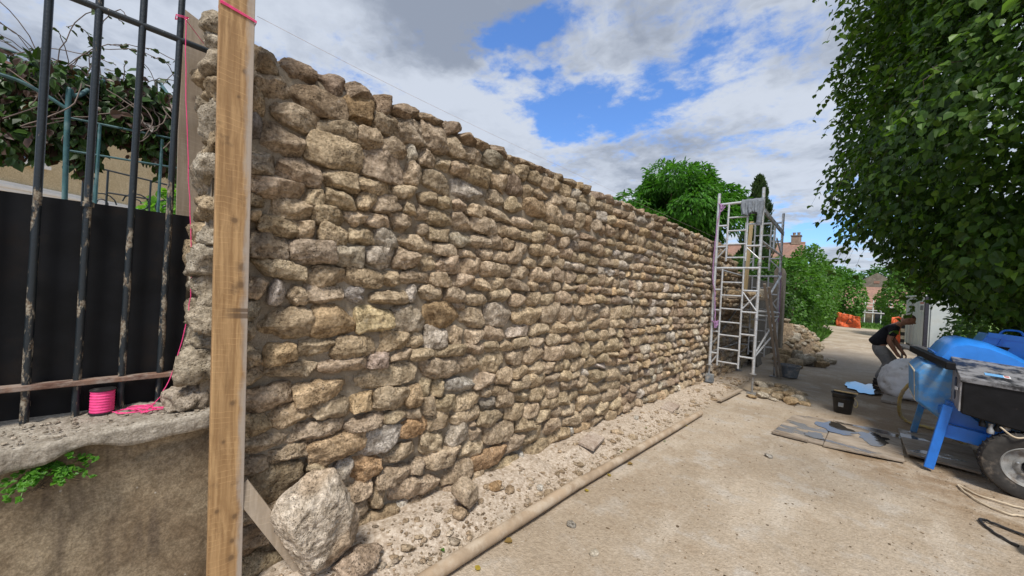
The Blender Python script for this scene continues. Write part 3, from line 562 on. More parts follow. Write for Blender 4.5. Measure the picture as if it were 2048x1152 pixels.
# ================================================================ THE NEW STONE WALL
STONES = """569,488,232,168,D 791,2305,302,149,n 589,1342,225,150,n 683,2567,273,135,b 829,1350,238,168,t 800,90,290,130,t 1176,991,399,125,n 889,601,300,124,t 513,2291,170,152,k 780,240,250,130,n 530,955,227,107,n 1079,2312,262,157,k 505,2046,230,95,n 604,2154,213,110,n 764,725,275,97,n 1171,582,249,155,w 490,90,290,130,n 644,837,199,114,t 490,240,290,130,n 1167,42,278,133,D 484,1742,150,123,k 692,1725,205,112,k 772,949,245,99,t 1437,189,385,113,n 1316,1362,238,167,g 568,1945,200,96,n 468,2561,143,116,n 1075,1350,201,150,y 790,390,170,130,g 574,2431,199,91,n 957,1192,238,109,n 526,722,190,83,n 1577,1385,254,170,p 1598,992,310,137,n 851,840,203,106,n 546,1625,223,69,f 1080,429,187,139,o 776,1599,213,92,n 430,2681,121,113,b 739,1199,183,101,n 902,2597,152,143,p 787,2441,190,100,n 1212,833,208,131,n 577,2686,161,92,b 434,2154,115,105,g 1538,37,275,124,D 772,1497,198,87,f 524,1850,163,81,n 742,2693,157,105,b 1771,2311,306,133,w 897,1728,176,106,g 635,1087,240,58,f 481,820,113,102,n 1239,2586,186,136,n 1431,2596,186,159,n 1015,302,187,103,n 1782,173,271,136,n 998,1613,193,99,n 561,1186,131,90,t 1218,1206,193,118,n 820,2157,172,92,n 898,1093,253,66,f 1463,2308,239,120,n 1095,1743,171,118,w 1051,708,252,75,f 1026,2183,229,83,n 2149,1368,279,165,g 2228,363,310,153,n 1657,317,281,110,n 1564,464,187,151,n 832,2053,155,96,n 761,1944,160,86,n 802,1846,147,97,n 2121,181,353,120,o 626,641,189,60,f 1300,453,241,90,n 1129,2084,184,103,n 1782,829,274,116,G 1266,306,216,95,n 1519,2068,212,122,n 2101,982,253,156,n 2498,1364,345,147,n 1330,1860,240,88,n 490,355,290,60,n 1165,1491,230,77,f 1401,603,185,115,o 1939,311,256,127,n 1121,1865,166,102,g 977,2457,140,106,n 1799,463,202,144,g 1067,2578,147,110,n 959,1859,146,97,n 1533,1218,165,141,g 2292,55,349,114,D 1859,1350,237,126,n 1136,2450,154,108,n 1033,834,138,105,t 1164,184,114,138,n 916,2717,154,84,b 1268,1752,151,116,n 2765,64,337,148,D 1860,990,202,135,n 1885,710,248,109,n 450,1173,78,91,n 2127,508,267,119,n 1350,1629,210,83,n 973,2066,116,108,n 938,437,80,146,w 1716,1220,189,122,n 2612,1000,289,148,n 696,2042,104,88,n 1922,2078,238,113,n 1606,610,192,107,n 1620,1740,191,109,n 1209,1980,159,93,n 956,1500,130,88,G 1860,588,256,94,n 446,1522,72,90,n 915,1960,136,79,n 1943,45,240,104,D 1863,2446,231,106,n 390,470,90,130,g 1779,2585,220,104,n 1484,1531,182,95,n 1210,2700,170,82,b 661,1844,90,88,n 1436,1742,137,121,n 1664,1104,260,75,f 1831,1743,186,122,n 2847,1381,255,173,n 536,1508,62,107,w 398,2447,57,100,n 2044,837,227,110,n 2418,1215,301,108,g 481,612,88,68,n 2259,2474,185,155,b 2685,223,281,129,n 2131,1205,238,107,n 1711,2074,161,117,n 2033,2317,205,117,n 3254,983,306,165,n 1275,2310,100,130,n 401,2314,42,125,d 2067,2466,164,149,n 1059,2693,120,88,b 1112,1096,148,73,u 2807,2341,253,154,n 1047,163,107,91,n 400,1410,110,90,g 1263,704,159,74,n 2519,2332,258,122,t 1578,1846,209,75,n 1596,2596,132,121,n 2423,211,201,138,n 626,1488,75,83,n 380,620,70,130,n 1668,715,174,92,n 1226,2186,137,82,n 1690,1930,200,82,g 2188,2082,224,106,n 1166,1612,131,79,n 1559,1631,169,86,n 1698,1523,186,86,n 454,1078,79,61,n 1911,1499,205,91,n 2155,1525,229,98,n 1512,733,127,106,n 2940,993,275,134,n 1057,1972,134,69,n 1446,305,129,97,n 2411,503,222,116,n 1370,2454,106,114,n 1400,2725,181,68,b 1380,820,90,130,t 1501,1950,166,80,n 1351,44,77,145,W 2259,2308,232,101,n 1579,854,110,124,n 3116,117,314,118,D 2291,632,192,116,n 1732,2712,174,88,b 1744,1634,178,84,n 2574,356,214,122,n 1501,2450,143,87,n 375,770,60,130,w 2746,619,240,121,n 1278,1106,143,69,n 2469,864,218,110,n 2079,2184,267,70,n 2252,841,179,115,n 2366,999,189,118,n 1918,1208,156,102,n 1376,1214,112,92,n 1884,1952,175,90,n 2999,247,250,126,n 1660,2449,163,81,n 2905,491,243,123,n 787,507,110,51,n 3797,652,378,125,n 1837,2179,191,76,n 2659,482,222,111,n 2094,1624,192,90,n 2520,623,199,112,n 1433,1106,155,65,n 2400,1747,199,105,n 2349,1634,285,71,n 2181,1740,177,100,n 2061,1967,169,97,n 3120,1374,225,141,n 2703,1223,229,107,n 370,920,50,130,w 370,1070,50,130,n 1405,2181,139,68,n 370,1220,50,130,n 1568,2720,143,76,b 370,1540,50,130,w 370,1690,50,130,n 3639,237,276,142,n 4076,990,338,147,n 1477,855,76,126,n 3390,1381,221,158,n 2824,368,235,105,n 2839,2479,234,111,n 2203,734,212,78,n 2697,742,202,112,n 2099,637,157,97,d 428,1300,36,94,n 3627,519,358,106,n 2363,2177,265,70,n 1977,2614,163,88,g 3333,242,265,119,n 427,1964,65,51,n 1910,1107,188,68,n 2972,1238,252,100,n 2154,2603,167,91,n 2375,1508,172,98,n 2004,1737,139,93,n 2055,2701,182,74,b 3959,244,304,129,n 4183,622,308,142,n 2580,1512,177,103,n 2322,2607,156,98,n 2614,2093,181,101,n 3047,1541,232,101,n 2313,1865,160,91,n 2137,1857,174,73,n 2459,1118,207,76,n 3049,2323,182,127,n 2588,2473,207,84,n 3307,2480,277,96,g 3239,363,229,107,n 2672,864,161,110,n 1892,2709,132,81,b 2491,2608,154,105,n 1365,2080,75,91,n 2964,616,182,114,n 3366,836,241,108,n 2614,1736,159,107,n 1775,1842,170,55,n 1666,2188,119,73,n 2410,2065,191,78,n 2919,1116,208,96,n 3757,966,222,142,n 1541,2183,118,65,n 1963,1855,145,73,n 2963,1768,175,117,n 3133,499,180,122,n 1265,2445,60,100,w 2971,2596,184,111,n 2509,1844,198,76,n 2772,1747,146,121,n 3519,972,175,153,n 3212,626,243,92,n 1917,1613,150,64,n 4108,369,318,109,n 2856,855,172,103,n 2380,1961,150,89,n 1270,2085,70,80,n 3470,1530,263,94,t 2797,1511,220,75,n 3242,2339,164,132,n 2661,2591,170,91,n 2579,1965,178,81,n 2853,2180,219,78,n 2815,2086,172,96,n 2089,1113,157,63,n 3227,1229,203,99,n 1324,1518,58,92,w 2271,1103,152,73,n 3075,10,243,73,n 3891,1377,215,132,n 2413,2455,111,112,n 3347,12,255,81,n 2252,2704,163,68,b 3624,828,213,113,n 3154,735,196,93,n 2614,2186,187,73,n 2924,724,207,77,n 4177,1371,234,133,n 2796,1972,176,85,n 3362,1746,220,94,n 4368,2093,360,95,g 3629,1112,231,101,n 3749,381,253,97,n 3837,114,276,92,D 2921,1643,172,91,n 3152,1750,163,110,n 990,60,50,70,t 3006,2083,169,96,n 2220,1964,125,78,n 1750,55,110,60,n 2421,2705,164,67,b 3335,491,163,112,n 3596,2684,300,73,n 3513,385,157,128,n 3017,1977,185,85,n 3439,2195,345,58,b 2687,1114,191,66,n 370,1810,50,70,g 3439,1231,187,103,n 1395,705,80,60,n 3062,2482,173,93,n 2915,1872,184,78,n 3669,1233,201,107,n 3619,1350,182,116,n 4249,249,233,120,n 3471,627,218,87,n 3373,2084,219,84,b 4926,1385,283,133,n 2399,742,127,77,n 950,205,50,60,n 2716,1871,160,76,n 3592,2347,155,130,n 3823,1960,300,75,n 4221,486,233,114,n 3361,721,195,87,n 3416,2344,143,125,t 3147,1113,183,82,n 2535,753,111,92,n 4076,1136,226,105,n 3139,1636,224,65,n 1956,418,87,76,n 1378,1959,68,63,n 3530,115,290,60,t 3575,1743,174,106,n 4677,253,265,114,b 3948,489,215,100,n 3374,1118,183,88,n 5334,256,343,116,n 2731,1625,160,69,n 3866,841,212,96,n 3369,1962,175,89,n 4118,788,208,106,n 3898,1246,197,102,n 3586,21,183,91,n 3903,1748,200,100,n 5210,2319,341,106,n 4759,2322,236,125,n 2568,1627,130,71,n 3564,1958,184,89,n 3272,1865,196,71,g 3807,2585,199,94,n 3038,845,135,88,n 3678,2470,191,88,w 4146,1535,231,90,b 4125,1250,211,96,n 3509,1852,234,64,b 3271,2581,162,82,n 5385,121,338,102,n 3881,2087,191,95,n 4155,126,208,96,n 3027,379,147,74,n 2721,2706,139,68,b 4234,25,214,94,g 4414,1536,265,85,g 3453,2581,147,96,n 2809,2608,110,87,n 1754,1445,89,51,n 3198,1959,136,87,n 4069,2456,230,82,t 3176,2078,130,90,g 2572,2700,126,65,b 3011,2695,149,72,b 3716,1537,205,75,n 4795,2454,298,88,t 4356,865,228,90,t 3854,1116,177,91,n 3690,2081,147,102,n 3866,1632,216,75,n 5002,1983,347,79,n 2053,738,75,71,n 5406,998,260,122,n 3343,2681,181,69,n 4043,2338,173,103,n 4316,2454,228,88,n 2863,2700,134,70,b 3636,1644,220,64,n 4120,1740,192,93,n 4247,1962,214,88,w 2528,50,66,106,W 3872,2336,142,110,n 4895,990,189,128,n 3615,2580,145,94,n 5294,19,308,91,w 4740,2591,255,92,w 4389,1386,151,129,n 5037,1728,235,109,n 4779,1624,287,78,n 4567,1388,153,133,n 4686,996,194,109,n 3172,2689,134,76,t 3954,2203,216,71,n 3247,1524,129,81,n 416,1883,32,34,n 4456,645,197,94,g 4536,2330,170,116,n 5424,1383,251,112,n 3869,2691,187,77,n 4215,2335,142,117,t 5660,2317,233,132,n 3093,1867,133,69,w 4480,989,172,106,b 4019,2575,174,87,n 4741,136,187,106,b 3129,2586,90,103,w 5016,860,240,93,w 3175,840,100,90,n 6866,2337,343,132,t 5222,2603,271,91,b 4592,874,188,96,b 4879,1238,221,93,n 6296,271,334,104,b 4680,1981,244,77,n 4854,2094,246,82,g 4931,259,186,108,w 4555,395,192,88,b 6592,127,360,104,n 5186,1387,181,124,g 4373,2328,126,127,n 4594,1859,257,68,n 4531,144,179,92,n 3923,1532,170,74,n 3728,2200,182,63,n 3728,2333,90,128,b 5437,2090,246,101,n 6174,418,323,98,n 4543,2451,172,99,b 3515,2477,109,93,n 4670,1230,165,105,g 3891,1852,168,72,w 4763,382,190,92,n 4338,1637,196,76,g 4458,258,145,105,b 4848,661,202,90,n 4943,2189,267,73,g 4045,26,138,90,n 3865,2461,132,90,n 3731,1745,95,115,b 4327,1233,153,94,n 4084,2085,158,82,w 6302,1512,360,89,t 4672,2202,250,68,t 5096,134,187,105,g 5609,19,294,81,n 3047,2185,128,58,g 5276,663,248,85,n 3640,1445,250,40,w 3185,2187,123,64,g 5938,2084,286,97,n 5012,1864,264,72,b 5305,2471,222,97,n 4193,2574,146,91,b 3768,19,126,81,w 3333,1640,131,64,b 6243,1359,237,126,b 3719,1853,131,78,g 6965,1761,360,106,n 4647,1523,173,90,g 4078,1852,153,78,b 5889,1375,199,128,b 4592,37,185,79,n 4864,1518,225,75,n 4796,871,167,96,b 4633,1118,238,63,n 4777,532,173,91,n 5917,994,208,121,w 5609,1739,195,117,w 5975,256,267,94,b 4447,762,201,67,n 4516,2585,164,88,g 6021,1626,334,78,w 4837,767,196,81,n 5521,653,209,101,n 4055,1965,137,83,n 4972,391,178,93,n 4347,136,136,92,t 4310,1737,128,99,g 3870,755,250,40,w 3535,720,120,70,w 4494,1227,156,87,n 4631,2090,142,103,g 5562,530,201,104,w 4647,652,157,91,n 5893,2329,189,128,g 4594,519,151,91,n 6541,2342,266,114,n 5873,119,230,100,n 1945,500,60,50,n 5676,1382,194,111,g 7228,2340,352,107,n 5174,402,196,88,n 4973,2586,175,94,n 4165,2199,154,73,n 5075,2462,208,82,b 4829,1726,147,102,n 4394,2695,161,77,b 5950,531,240,93,g 6125,2605,271,92,w 4288,1118,158,71,n 5394,2709,240,77,n 3326,108,88,75,W 7143,1366,270,124,t 5245,1742,151,111,n 4342,2583,125,92,n 4427,522,139,83,b 5842,1243,202,104,n 4539,1621,168,73,n 6705,1358,216,131,n 5629,1132,248,77,g 4317,999,104,104,n 5053,656,152,98,t 3545,2088,90,84,n 7537,646,357,102,g 5422,1246,188,93,g 4226,2705,144,74,n 4930,2708,222,66,b 5446,1616,263,66,n 5418,1735,163,106,n 6474,1371,191,133,n 5977,642,243,86,n 5662,123,162,113,t 5375,1133,214,78,t 4448,1975,160,71,n 3468,1640,90,76,t 4573,2701,173,69,b 4045,1633,115,79,t 4425,28,115,92,w 5207,2098,179,86,n 4110,875,230,40,n 6095,2476,266,81,n 6367,1756,249,95,n 4649,761,153,76,b 5440,1514,217,75,g 5199,1622,185,79,n 5467,2598,181,92,n 6086,1237,243,84,g 5205,763,172,83,b 4055,2697,142,63,g 5697,1987,232,76,n 5050,30,146,90,t 5224,529,157,91,g 7499,882,321,101,n 4719,1391,98,119,n 5716,1620,236,74,g 6573,519,235,99,n 6295,2328,181,121,n 5750,2174,273,65,g 6322,529,207,103,n 6383,2482,272,83,b 5221,1508,192,74,w 7697,270,304,109,b 5599,249,144,111,w 5523,397,170,91,b 5621,1246,185,89,n 5190,993,131,105,n 5595,846,203,79,n 5864,2596,222,83,b 4780,36,147,76,g 6555,630,246,91,g 7386,394,310,95,w 6534,1967,324,71,n 6094,2331,185,106,g 5623,997,127,126,n 5817,1748,163,107,b 4445,1735,90,109,b 5294,1983,185,76,t 5894,1874,277,64,b 5263,1875,196,71,g 4567,1732,103,99,n 5234,862,150,89,n 4921,136,117,99,n 6761,1005,224,105,b 4402,392,90,102,b 7803,26,360,89,n 4334,2198,158,58,t 5680,2088,187,86,g 4958,2319,117,104,n 6338,1231,219,92,n 5077,1245,132,94,n 6841,2587,272,90,b 3903,23,90,78,g 4688,1735,90,116,w 5996,1504,193,91,b 5242,1247,144,90,g 5706,413,168,91,n 5769,746,218,72,t 6838,528,253,90,g 4377,1859,138,64,t 6899,1643,360,65,w 6117,1967,228,79,b 5524,2464,164,88,n 5406,761,184,72,t 5156,2708,177,71,b 5012,1614,151,76,b 6818,2070,217,105,n 4989,1120,160,70,n 5761,263,138,109,g 6337,1623,262,72,n 6188,2082,185,98,n 5900,416,181,87,t 6990,1009,177,131,w 5833,2705,216,74,n 4234,1850,109,73,g 7056,278,210,110,n 4938,527,126,83,n 7834,1232,342,88,b 5175,1126,154,74,n 5403,860,139,90,n 7949,2094,300,103,n 6200,750,209,80,n 6035,15,168,93,g 5741,642,172,82,b 5454,2319,121,108,n 6959,628,225,96,w 6019,2175,220,73,n 5793,848,143,100,n 5650,2595,161,88,n 7816,2469,314,93,n 7418,761,331,76,g 6454,407,211,85,n 6869,1960,289,74,n 7561,1373,223,118,w 7405,508,264,92,n 5783,1508,191,74,t 5350,407,119,98,w 5876,1133,186,78,t 6593,860,200,93,t 4287,760,90,81,n 5496,2182,178,71,b 8273,874,333,93,n 6714,1234,227,85,b 7498,143,212,114,n 7660,2335,224,119,g 6908,1367,146,138,n 5043,2092,101,101,n 5741,538,129,101,n 4177,1630,90,76,n 7171,2474,226,98,g 5860,10,151,89,w 7362,1964,276,85,g 6563,277,169,102,n 7874,991,219,122,t 6059,1367,104,141,b 5087,254,103,94,n 7051,2080,213,98,n 7273,1747,229,97,g 8632,870,350,93,w 6867,414,183,103,n 5965,847,157,88,b 5033,753,144,66,g 5076,525,97,99,g 5054,1520,109,89,b 7097,409,228,89,w 6619,14,186,92,n 6106,1002,137,106,n 5060,991,94,103,n 6393,2068,200,82,g 7375,25,243,90,n 6667,413,172,102,b 4439,1118,94,79,b 8086,1743,261,107,b 5473,1871,187,62,n 7640,2084,279,88,g 7213,633,251,83,g 5621,2710,157,78,b 6848,1519,230,81,b 7099,2581,206,100,g 4807,1862,118,72,t 7015,9,217,87,b 6242,15,191,76,n 5694,2482,149,82,w 5868,2470,155,85,g 4739,2703,122,67,n 5488,1982,142,78,n 7210,875,202,98,w 9115,247,291,116,n 4919,24,90,92,n 6422,1009,140,108,n 6600,1642,207,78,n 7755,149,246,91,w 7896,2338,203,121,g 5314,2186,148,67,g 8257,652,264,99,n 7003,874,187,94,n 8522,520,277,100,b 6196,636,152,87,b 6225,117,130,102,g 6604,1512,203,76,w 6254,2696,214,65,t 5383,533,113,84,n 6259,1007,128,104,g 8086,1380,188,129,n 6802,861,163,98,t 8124,1108,318,76,g 5916,1976,150,79,n 5983,741,166,71,n 8304,264,212,117,b 8482,1386,198,134,n 4832,1111,120,62,t 6598,2075,179,84,n 7640,1744,185,112,n 8557,250,247,106,w 5572,753,123,80,n 6075,117,119,100,n 7538,1114,275,71,b 6567,1013,116,122,t 6138,857,138,87,g 6875,2182,226,70,g 6619,2182,239,61,g 6286,858,129,97,b 7274,275,176,98,t 6814,5,158,92,b 7358,1374,131,136,g 7358,1219,171,104,g 6804,2481,188,80,t 6413,742,174,73,n 8496,995,192,128,g 8315,1237,243,96,n 5162,2186,119,68,b 6478,2695,181,74,n 8553,652,298,83,g 10381,1010,336,118,g 6134,1872,155,74,n 8121,2326,209,106,n 7595,1644,258,72,n 6864,139,144,100,n 7358,1853,274,64,n 8105,988,198,108,b 7264,2086,181,93,g 8160,1965,245,90,t 6602,2590,157,86,n 4480,2198,90,64,n 7550,1230,185,97,g 6618,2486,139,97,n 6074,1760,98,112,g 7930,2697,310,67,n 6146,536,109,101,n 10122,273,323,110,n 10066,1364,255,140,b 5747,1002,90,106,g 7451,272,148,115,n 5660,1875,138,68,b 7921,521,192,102,n 9180,2445,290,100,n 7961,882,243,82,n 6433,8,161,74,t 6078,1130,168,64,b 7760,1378,140,134,w 6043,2705,171,63,g 6330,2600,114,104,n 6314,1875,167,69,n 9174,406,279,97,n 8845,1244,259,97,b 8341,394,208,103,b 7846,1731,169,112,b 6875,275,115,117,n 6355,633,122,93,g 8966,2088,265,98,b 7131,753,204,72,t 7921,387,181,103,n 8833,1380,189,130,b 7556,2585,182,94,n 6761,640,120,105,g 7912,1385,133,138,b 7136,2194,249,59,n 8640,1978,296,77,t 7165,1013,127,112,n 7115,1954,167,86,b 6585,1765,130,91,w 6504,1866,186,62,n 8108,2463,217,90,n 5612,1513,90,92,g 8484,2091,245,88,n 7309,1015,110,132,b 7032,130,137,95,t 7409,2469,196,79,n 4310,370,50,90,t 6519,1239,113,98,t 7051,511,137,95,n 9157,24,288,84,n 6736,272,120,97,n 8642,2596,248,88,n 9577,2325,224,124,n 5968,1753,90,100,t 8123,517,173,103,g 9709,2075,287,99,g 9676,269,257,105,b 8930,2575,290,80,t 7111,2695,172,78,g 6900,1232,116,105,n 6184,1752,93,103,n 8275,1386,165,114,w 7635,385,145,104,n 8309,987,156,120,w 8090,256,161,107,g 8960,534,259,85,w 8069,1849,227,78,b 7043,1227,134,94,g 8743,1126,299,70,w 6459,2601,103,103,n 7180,143,126,102,g 8226,2099,212,86,g 9490,2450,290,90,n 6577,741,126,84,n 8507,1521,260,75,t 9659,1002,221,119,b 8140,144,172,98,b 7824,649,166,93,n 9626,652,309,82,g 7518,1530,171,83,g 6487,1140,130,77,n 8438,1114,264,70,n 8565,394,180,104,g 9298,1373,191,123,b 8858,1735,224,93,t 8471,29,216,84,n 7463,1744,121,115,n 6351,117,90,103,w 8019,645,172,94,n 9499,123,234,102,n 7295,1123,179,72,g 8831,990,156,129,n 7200,1634,189,66,n 8565,1863,274,69,g 10005,859,311,87,b 7925,2577,180,88,g 8124,386,178,90,b 7741,2578,160,93,b 6219,2186,155,57,n 6402,2182,156,61,g 9354,2314,194,120,b 7107,1867,182,66,t 7573,1000,121,112,t 7711,1527,166,86,g 8476,136,161,108,b 7041,1527,122,94,n 6926,1857,155,71,t 8655,133,166,108,g 8275,1629,238,69,t 9809,1364,216,115,b 10611,1228,299,100,n 6767,1123,163,62,n 8393,2710,249,70,n 8765,389,180,102,t 7308,2684,164,76,n 11217,138,308,109,n 7619,1853,190,71,n 8121,2574,157,101,n 7618,1967,179,75,w 8798,2464,203,93,n 10496,1518,344,84,g 7188,1527,124,93,n 9128,851,245,82,w 8623,2313,171,104,g 8997,988,148,130,n 7832,1854,199,70,g 9093,1740,192,104,n 7438,1011,111,109,n 6939,1120,151,69,n 10317,1755,268,101,w 8520,1629,226,75,b 8304,1855,201,79,n 7746,874,143,92,w 6711,1755,90,106,n 6987,2475,118,89,n 9440,994,164,127,w 8819,2324,169,107,n 8663,1379,121,141,w 7968,140,139,98,g 9681,1252,241,92,b 10426,269,224,117,w 9037,1515,247,75,w 7583,2458,125,99,t 7198,1224,117,91,n 7671,2695,181,70,n 8446,763,205,75,t 8722,2102,191,89,t 9743,122,215,99,b 7945,1965,156,87,n 8666,767,205,79,n 9784,410,206,105,n 7343,1533,137,80,t 8083,24,141,95,b 7200,515,109,95,b 10898,399,331,85,b 9900,1010,201,111,t 8102,1226,135,102,n 7315,138,115,92,b 7378,1639,144,77,w 10602,1363,201,130,n 8295,2329,113,129,n 8480,1728,165,93,b 9099,1239,217,83,b 7484,2697,149,77,g 9435,2080,233,85,n 9175,654,213,84,t 11159,638,307,95,n 8262,37,179,77,n 6656,2685,115,76,w 8657,1732,142,111,n 10296,1364,169,142,t 7691,769,164,71,w 7109,1117,139,70,n 11135,17,360,78,g 9655,1982,272,75,g 7889,1527,150,82,b 6296,1976,106,70,n 7391,2584,113,96,w 8046,761,167,76,g 8442,2320,136,108,g 6425,867,94,80,w 9004,2192,260,66,n 9210,2085,175,103,n 9223,1978,217,83,b 10132,641,257,86,b 9003,2318,145,117,n 8302,1733,139,98,n 10329,517,255,89,t 9934,1236,207,101,n 7264,2581,98,104,n 8692,23,195,75,n 7931,261,122,97,w 10019,2,223,93,n 9561,537,186,99,t 8309,131,130,99,n 9418,20,192,91,n 10661,269,219,109,n 7614,521,126,84,n 9969,117,206,98,n 10109,1009,161,132,t 10313,872,271,81,t 9674,1509,252,76,w 8169,1526,155,81,t 6237,1133,90,74,b 6721,740,116,68,g 8889,755,184,82,w 9614,1372,137,135,b 9114,749,206,78,n 8790,651,147,99,b 11115,1225,280,94,n 6798,2690,120,69,t 9764,536,187,100,b 6353,1141,90,76,n 7868,759,136,81,n 9900,1753,196,100,n 7354,2200,160,60,n 8296,2456,131,98,n 10537,639,264,83,b 9288,1746,171,96,n 8903,25,194,74,n 9163,2315,144,111,g 10268,7,218,92,g 7475,2338,91,107,b 9183,535,149,103,n 7839,2202,186,58,g 8807,1859,179,79,g 7697,996,97,105,n 6618,1130,90,79,n 9122,1377,110,139,n 8771,255,137,98,g 8238,762,168,69,t 11320,519,244,104,b 8669,991,126,105,n 6946,2680,118,69,n 8301,522,131,90,b 9889,641,186,97,n 8455,2464,146,87,b 8950,120,149,94,t 8028,2198,160,70,n 8951,403,133,105,n 6667,1872,90,79,w 9030,1126,225,64,n 9106,1622,187,79,n 11531,143,264,97,w 9736,855,171,100,n 10158,1231,205,93,n 9267,995,125,121,n 10114,1636,239,79,n 9600,1143,260,63,n 8631,2712,191,69,g 8747,528,130,100,w 11214,396,253,94,n 8381,1973,166,71,b 10450,1860,290,70,n 9465,1251,157,100,g 7755,518,105,91,g 9003,1389,102,135,n 8753,1616,198,65,g 10166,1880,236,79,n 8966,657,159,84,n 10158,1141,244,75,w 9435,1508,178,86,w 9277,125,153,93,n 8909,856,149,87,g 9865,743,202,82,t 9335,1871,188,79,t 9547,856,168,91,b 10799,879,214,96,n 9923,1506,210,80,n 9322,1612,215,67,n 10507,131,170,110,n 8292,2588,127,87,w 10856,750,293,70,n 10694,1755,220,91,g 7426,2087,92,91,n 9327,747,194,72,w 9120,120,134,98,t 9800,14,174,89,n 6778,1872,101,66,n 10571,875,194,97,n 9971,2071,197,83,g 6855,751,94,69,t 11059,877,252,82,t 8437,2581,132,83,t 6966,745,99,67,n 7193,12,92,76,n 9361,537,158,85,g 8808,122,105,109,b 9253,1505,145,91,n 8611,2459,138,81,b 9463,1378,107,129,n 10341,412,180,93,n 7793,1969,114,77,g 10162,127,148,108,n 9572,404,165,83,w 10655,1012,152,119,g 7510,2200,119,67,g 8516,1235,123,85,b 11034,273,170,114,n 7890,1111,125,69,n 8169,2711,143,68,n 10284,746,193,84,g 10179,2068,195,84,w 9672,1620,199,71,b 9618,14,162,83,n 9422,1977,149,89,b 10331,121,141,114,g 9356,856,155,82,n 10834,134,177,101,n 9401,409,144,88,n 10629,9,191,88,b 9376,648,151,83,n 8078,1627,122,73,n 9472,267,122,104,g 9850,2183,198,73,n 9015,1975,151,77,b 9850,2260,290,50,n 9337,264,112,108,w 10794,1366,135,131,n 8446,2204,153,64,n 10520,411,153,106,b 10999,1011,138,132,n 8311,1525,100,92,n 10557,1636,236,70,n 8904,248,101,105,w 7771,396,90,84,n 10779,1520,194,89,n 10827,1009,162,106,n 7564,17,90,77,t 9543,1880,192,65,b 9765,1884,192,69,b 7658,2194,124,59,g 10111,525,155,90,g 7937,1630,126,62,b 11222,273,148,121,b 9583,1748,132,94,t 9885,261,118,110,b 10085,2173,215,65,n 10869,1227,163,102,n 11426,638,188,98,n 9993,419,156,84,n 10155,2260,280,50,n 8623,2195,158,59,t 9371,1127,169,66,b 8189,2199,114,72,n 10867,276,134,119,n 9444,1744,110,105,b 10093,1751,136,99,n 8652,1237,91,100,b 9137,989,92,112,n 9295,1240,124,86,n 10361,1237,168,83,g 10730,509,147,102,n 9904,1977,173,72,n 9951,524,128,96,g 10164,406,130,99,g 9512,739,149,73,g 8034,1524,90,81,g 8968,2465,103,94,b 7797,1629,106,65,n 10078,740,170,73,g 9141,1874,161,62,n 7748,1115,100,67,n 11120,753,202,78,g 11552,262,183,94,g 9353,2177,184,57,b 9678,739,139,80,n 8859,1980,105,87,n 10835,10,191,75,w 11160,1003,141,111,g 10705,1855,180,80,g 8709,1521,100,86,n 10576,1131,174,78,n 10562,513,157,85,g 8933,1614,136,66,n 8983,1871,130,70,w 9827,1129,148,75,n 11418,31,168,93,n 10906,508,168,84,n 10443,1365,90,143,n 10342,1645,160,78,w 11099,508,164,89,b 9215,1125,116,78,g 8837,1521,100,82,n 9885,1623,168,63,b 9954,1879,160,67,t 8791,2188,120,64,g 10462,753,137,84,b 10918,641,149,85,n 10237,1509,147,75,n 10459,6,119,94,n 9726,1752,95,101,n 9529,2180,128,71,n 11582,396,166,86,n 10211,1969,144,73,n 10749,628,132,88,b 11046,1121,172,73,n 10795,1640,184,65,b 11381,273,118,113,g 10377,1130,168,63,n 10515,1748,95,112,n 10331,634,105,93,b 8308,2203,93,62,n 10098,1505,101,90,t 11527,515,140,84,n 10613,746,141,66,t 9202,2189,90,74,n 10061,1966,104,79,n 10669,127,97,93,n 11425,391,114,89,n 10740,1117,126,69,b 9669,2184,111,61,t 9502,1628,98,64,n 9974,1135,95,73,t 10660,401,90,89,g 10993,138,91,94,w 10883,1123,117,71,n 10281,2184,119,60,w"""
TONES = {'n': (.475, .385, .27), 't': (.52, .395, .25), 'b': (.355, .275, .195), 'p': (.36, .26, .155), 'd': (.25, .225, .195), 'k': (.40, .325, .24), 'g': (.45, .395, .315),
         'w': (.55, .50, .42), 'f': (.485, .395, .28), 'G': (.42, .40, .37), 'y': (.52, .435, .26), 'u': (.42, .34, .28), 'o': (.45, .31, .18), 'D': (.42, .335, .225), 'W': (.62, .60, .56)}
stone_wall = empty('stone_wall', (-2.4, .25, 0), 'long tan rubble stone wall with thick mortar joints beside the lane', 'wall')
def wtop(u):
    for lim, t in ((8.7, 2.69), (9.1, 2.6), (9.7, 2.45), (10.3, 2.26), (10.8, 1.86), (11.2, 1.27)):
        if u < lim: return t
    return .68
us = np.concatenate([np.arange(.25, 5.2, .022), np.arange(5.2, 11.45, .06)]); nv = 120
tt = np.linspace(0, 1, nv); V = []
tops = np.array([wtop(u) for u in us])
U = np.repeat(us, nv); Vv = (-.12 + tt[None, :] * (tops[:, None] + .12)).ravel()
pp = np.stack([np.zeros_like(U), U, Vv], 1)
Xw = -2.247 + .013 * vnoise(pp, 5, 21, 3) + .008 * vnoise(pp, 22, 22, 2)
front = np.stack([Xw, U, Vv], 1); k = np.arange(len(us) * nv).reshape(len(us), nv)
fq = np.stack([k[:-1, :-1], k[1:, :-1], k[1:, 1:], k[:-1, 1:]], -1).reshape(-1, 4)
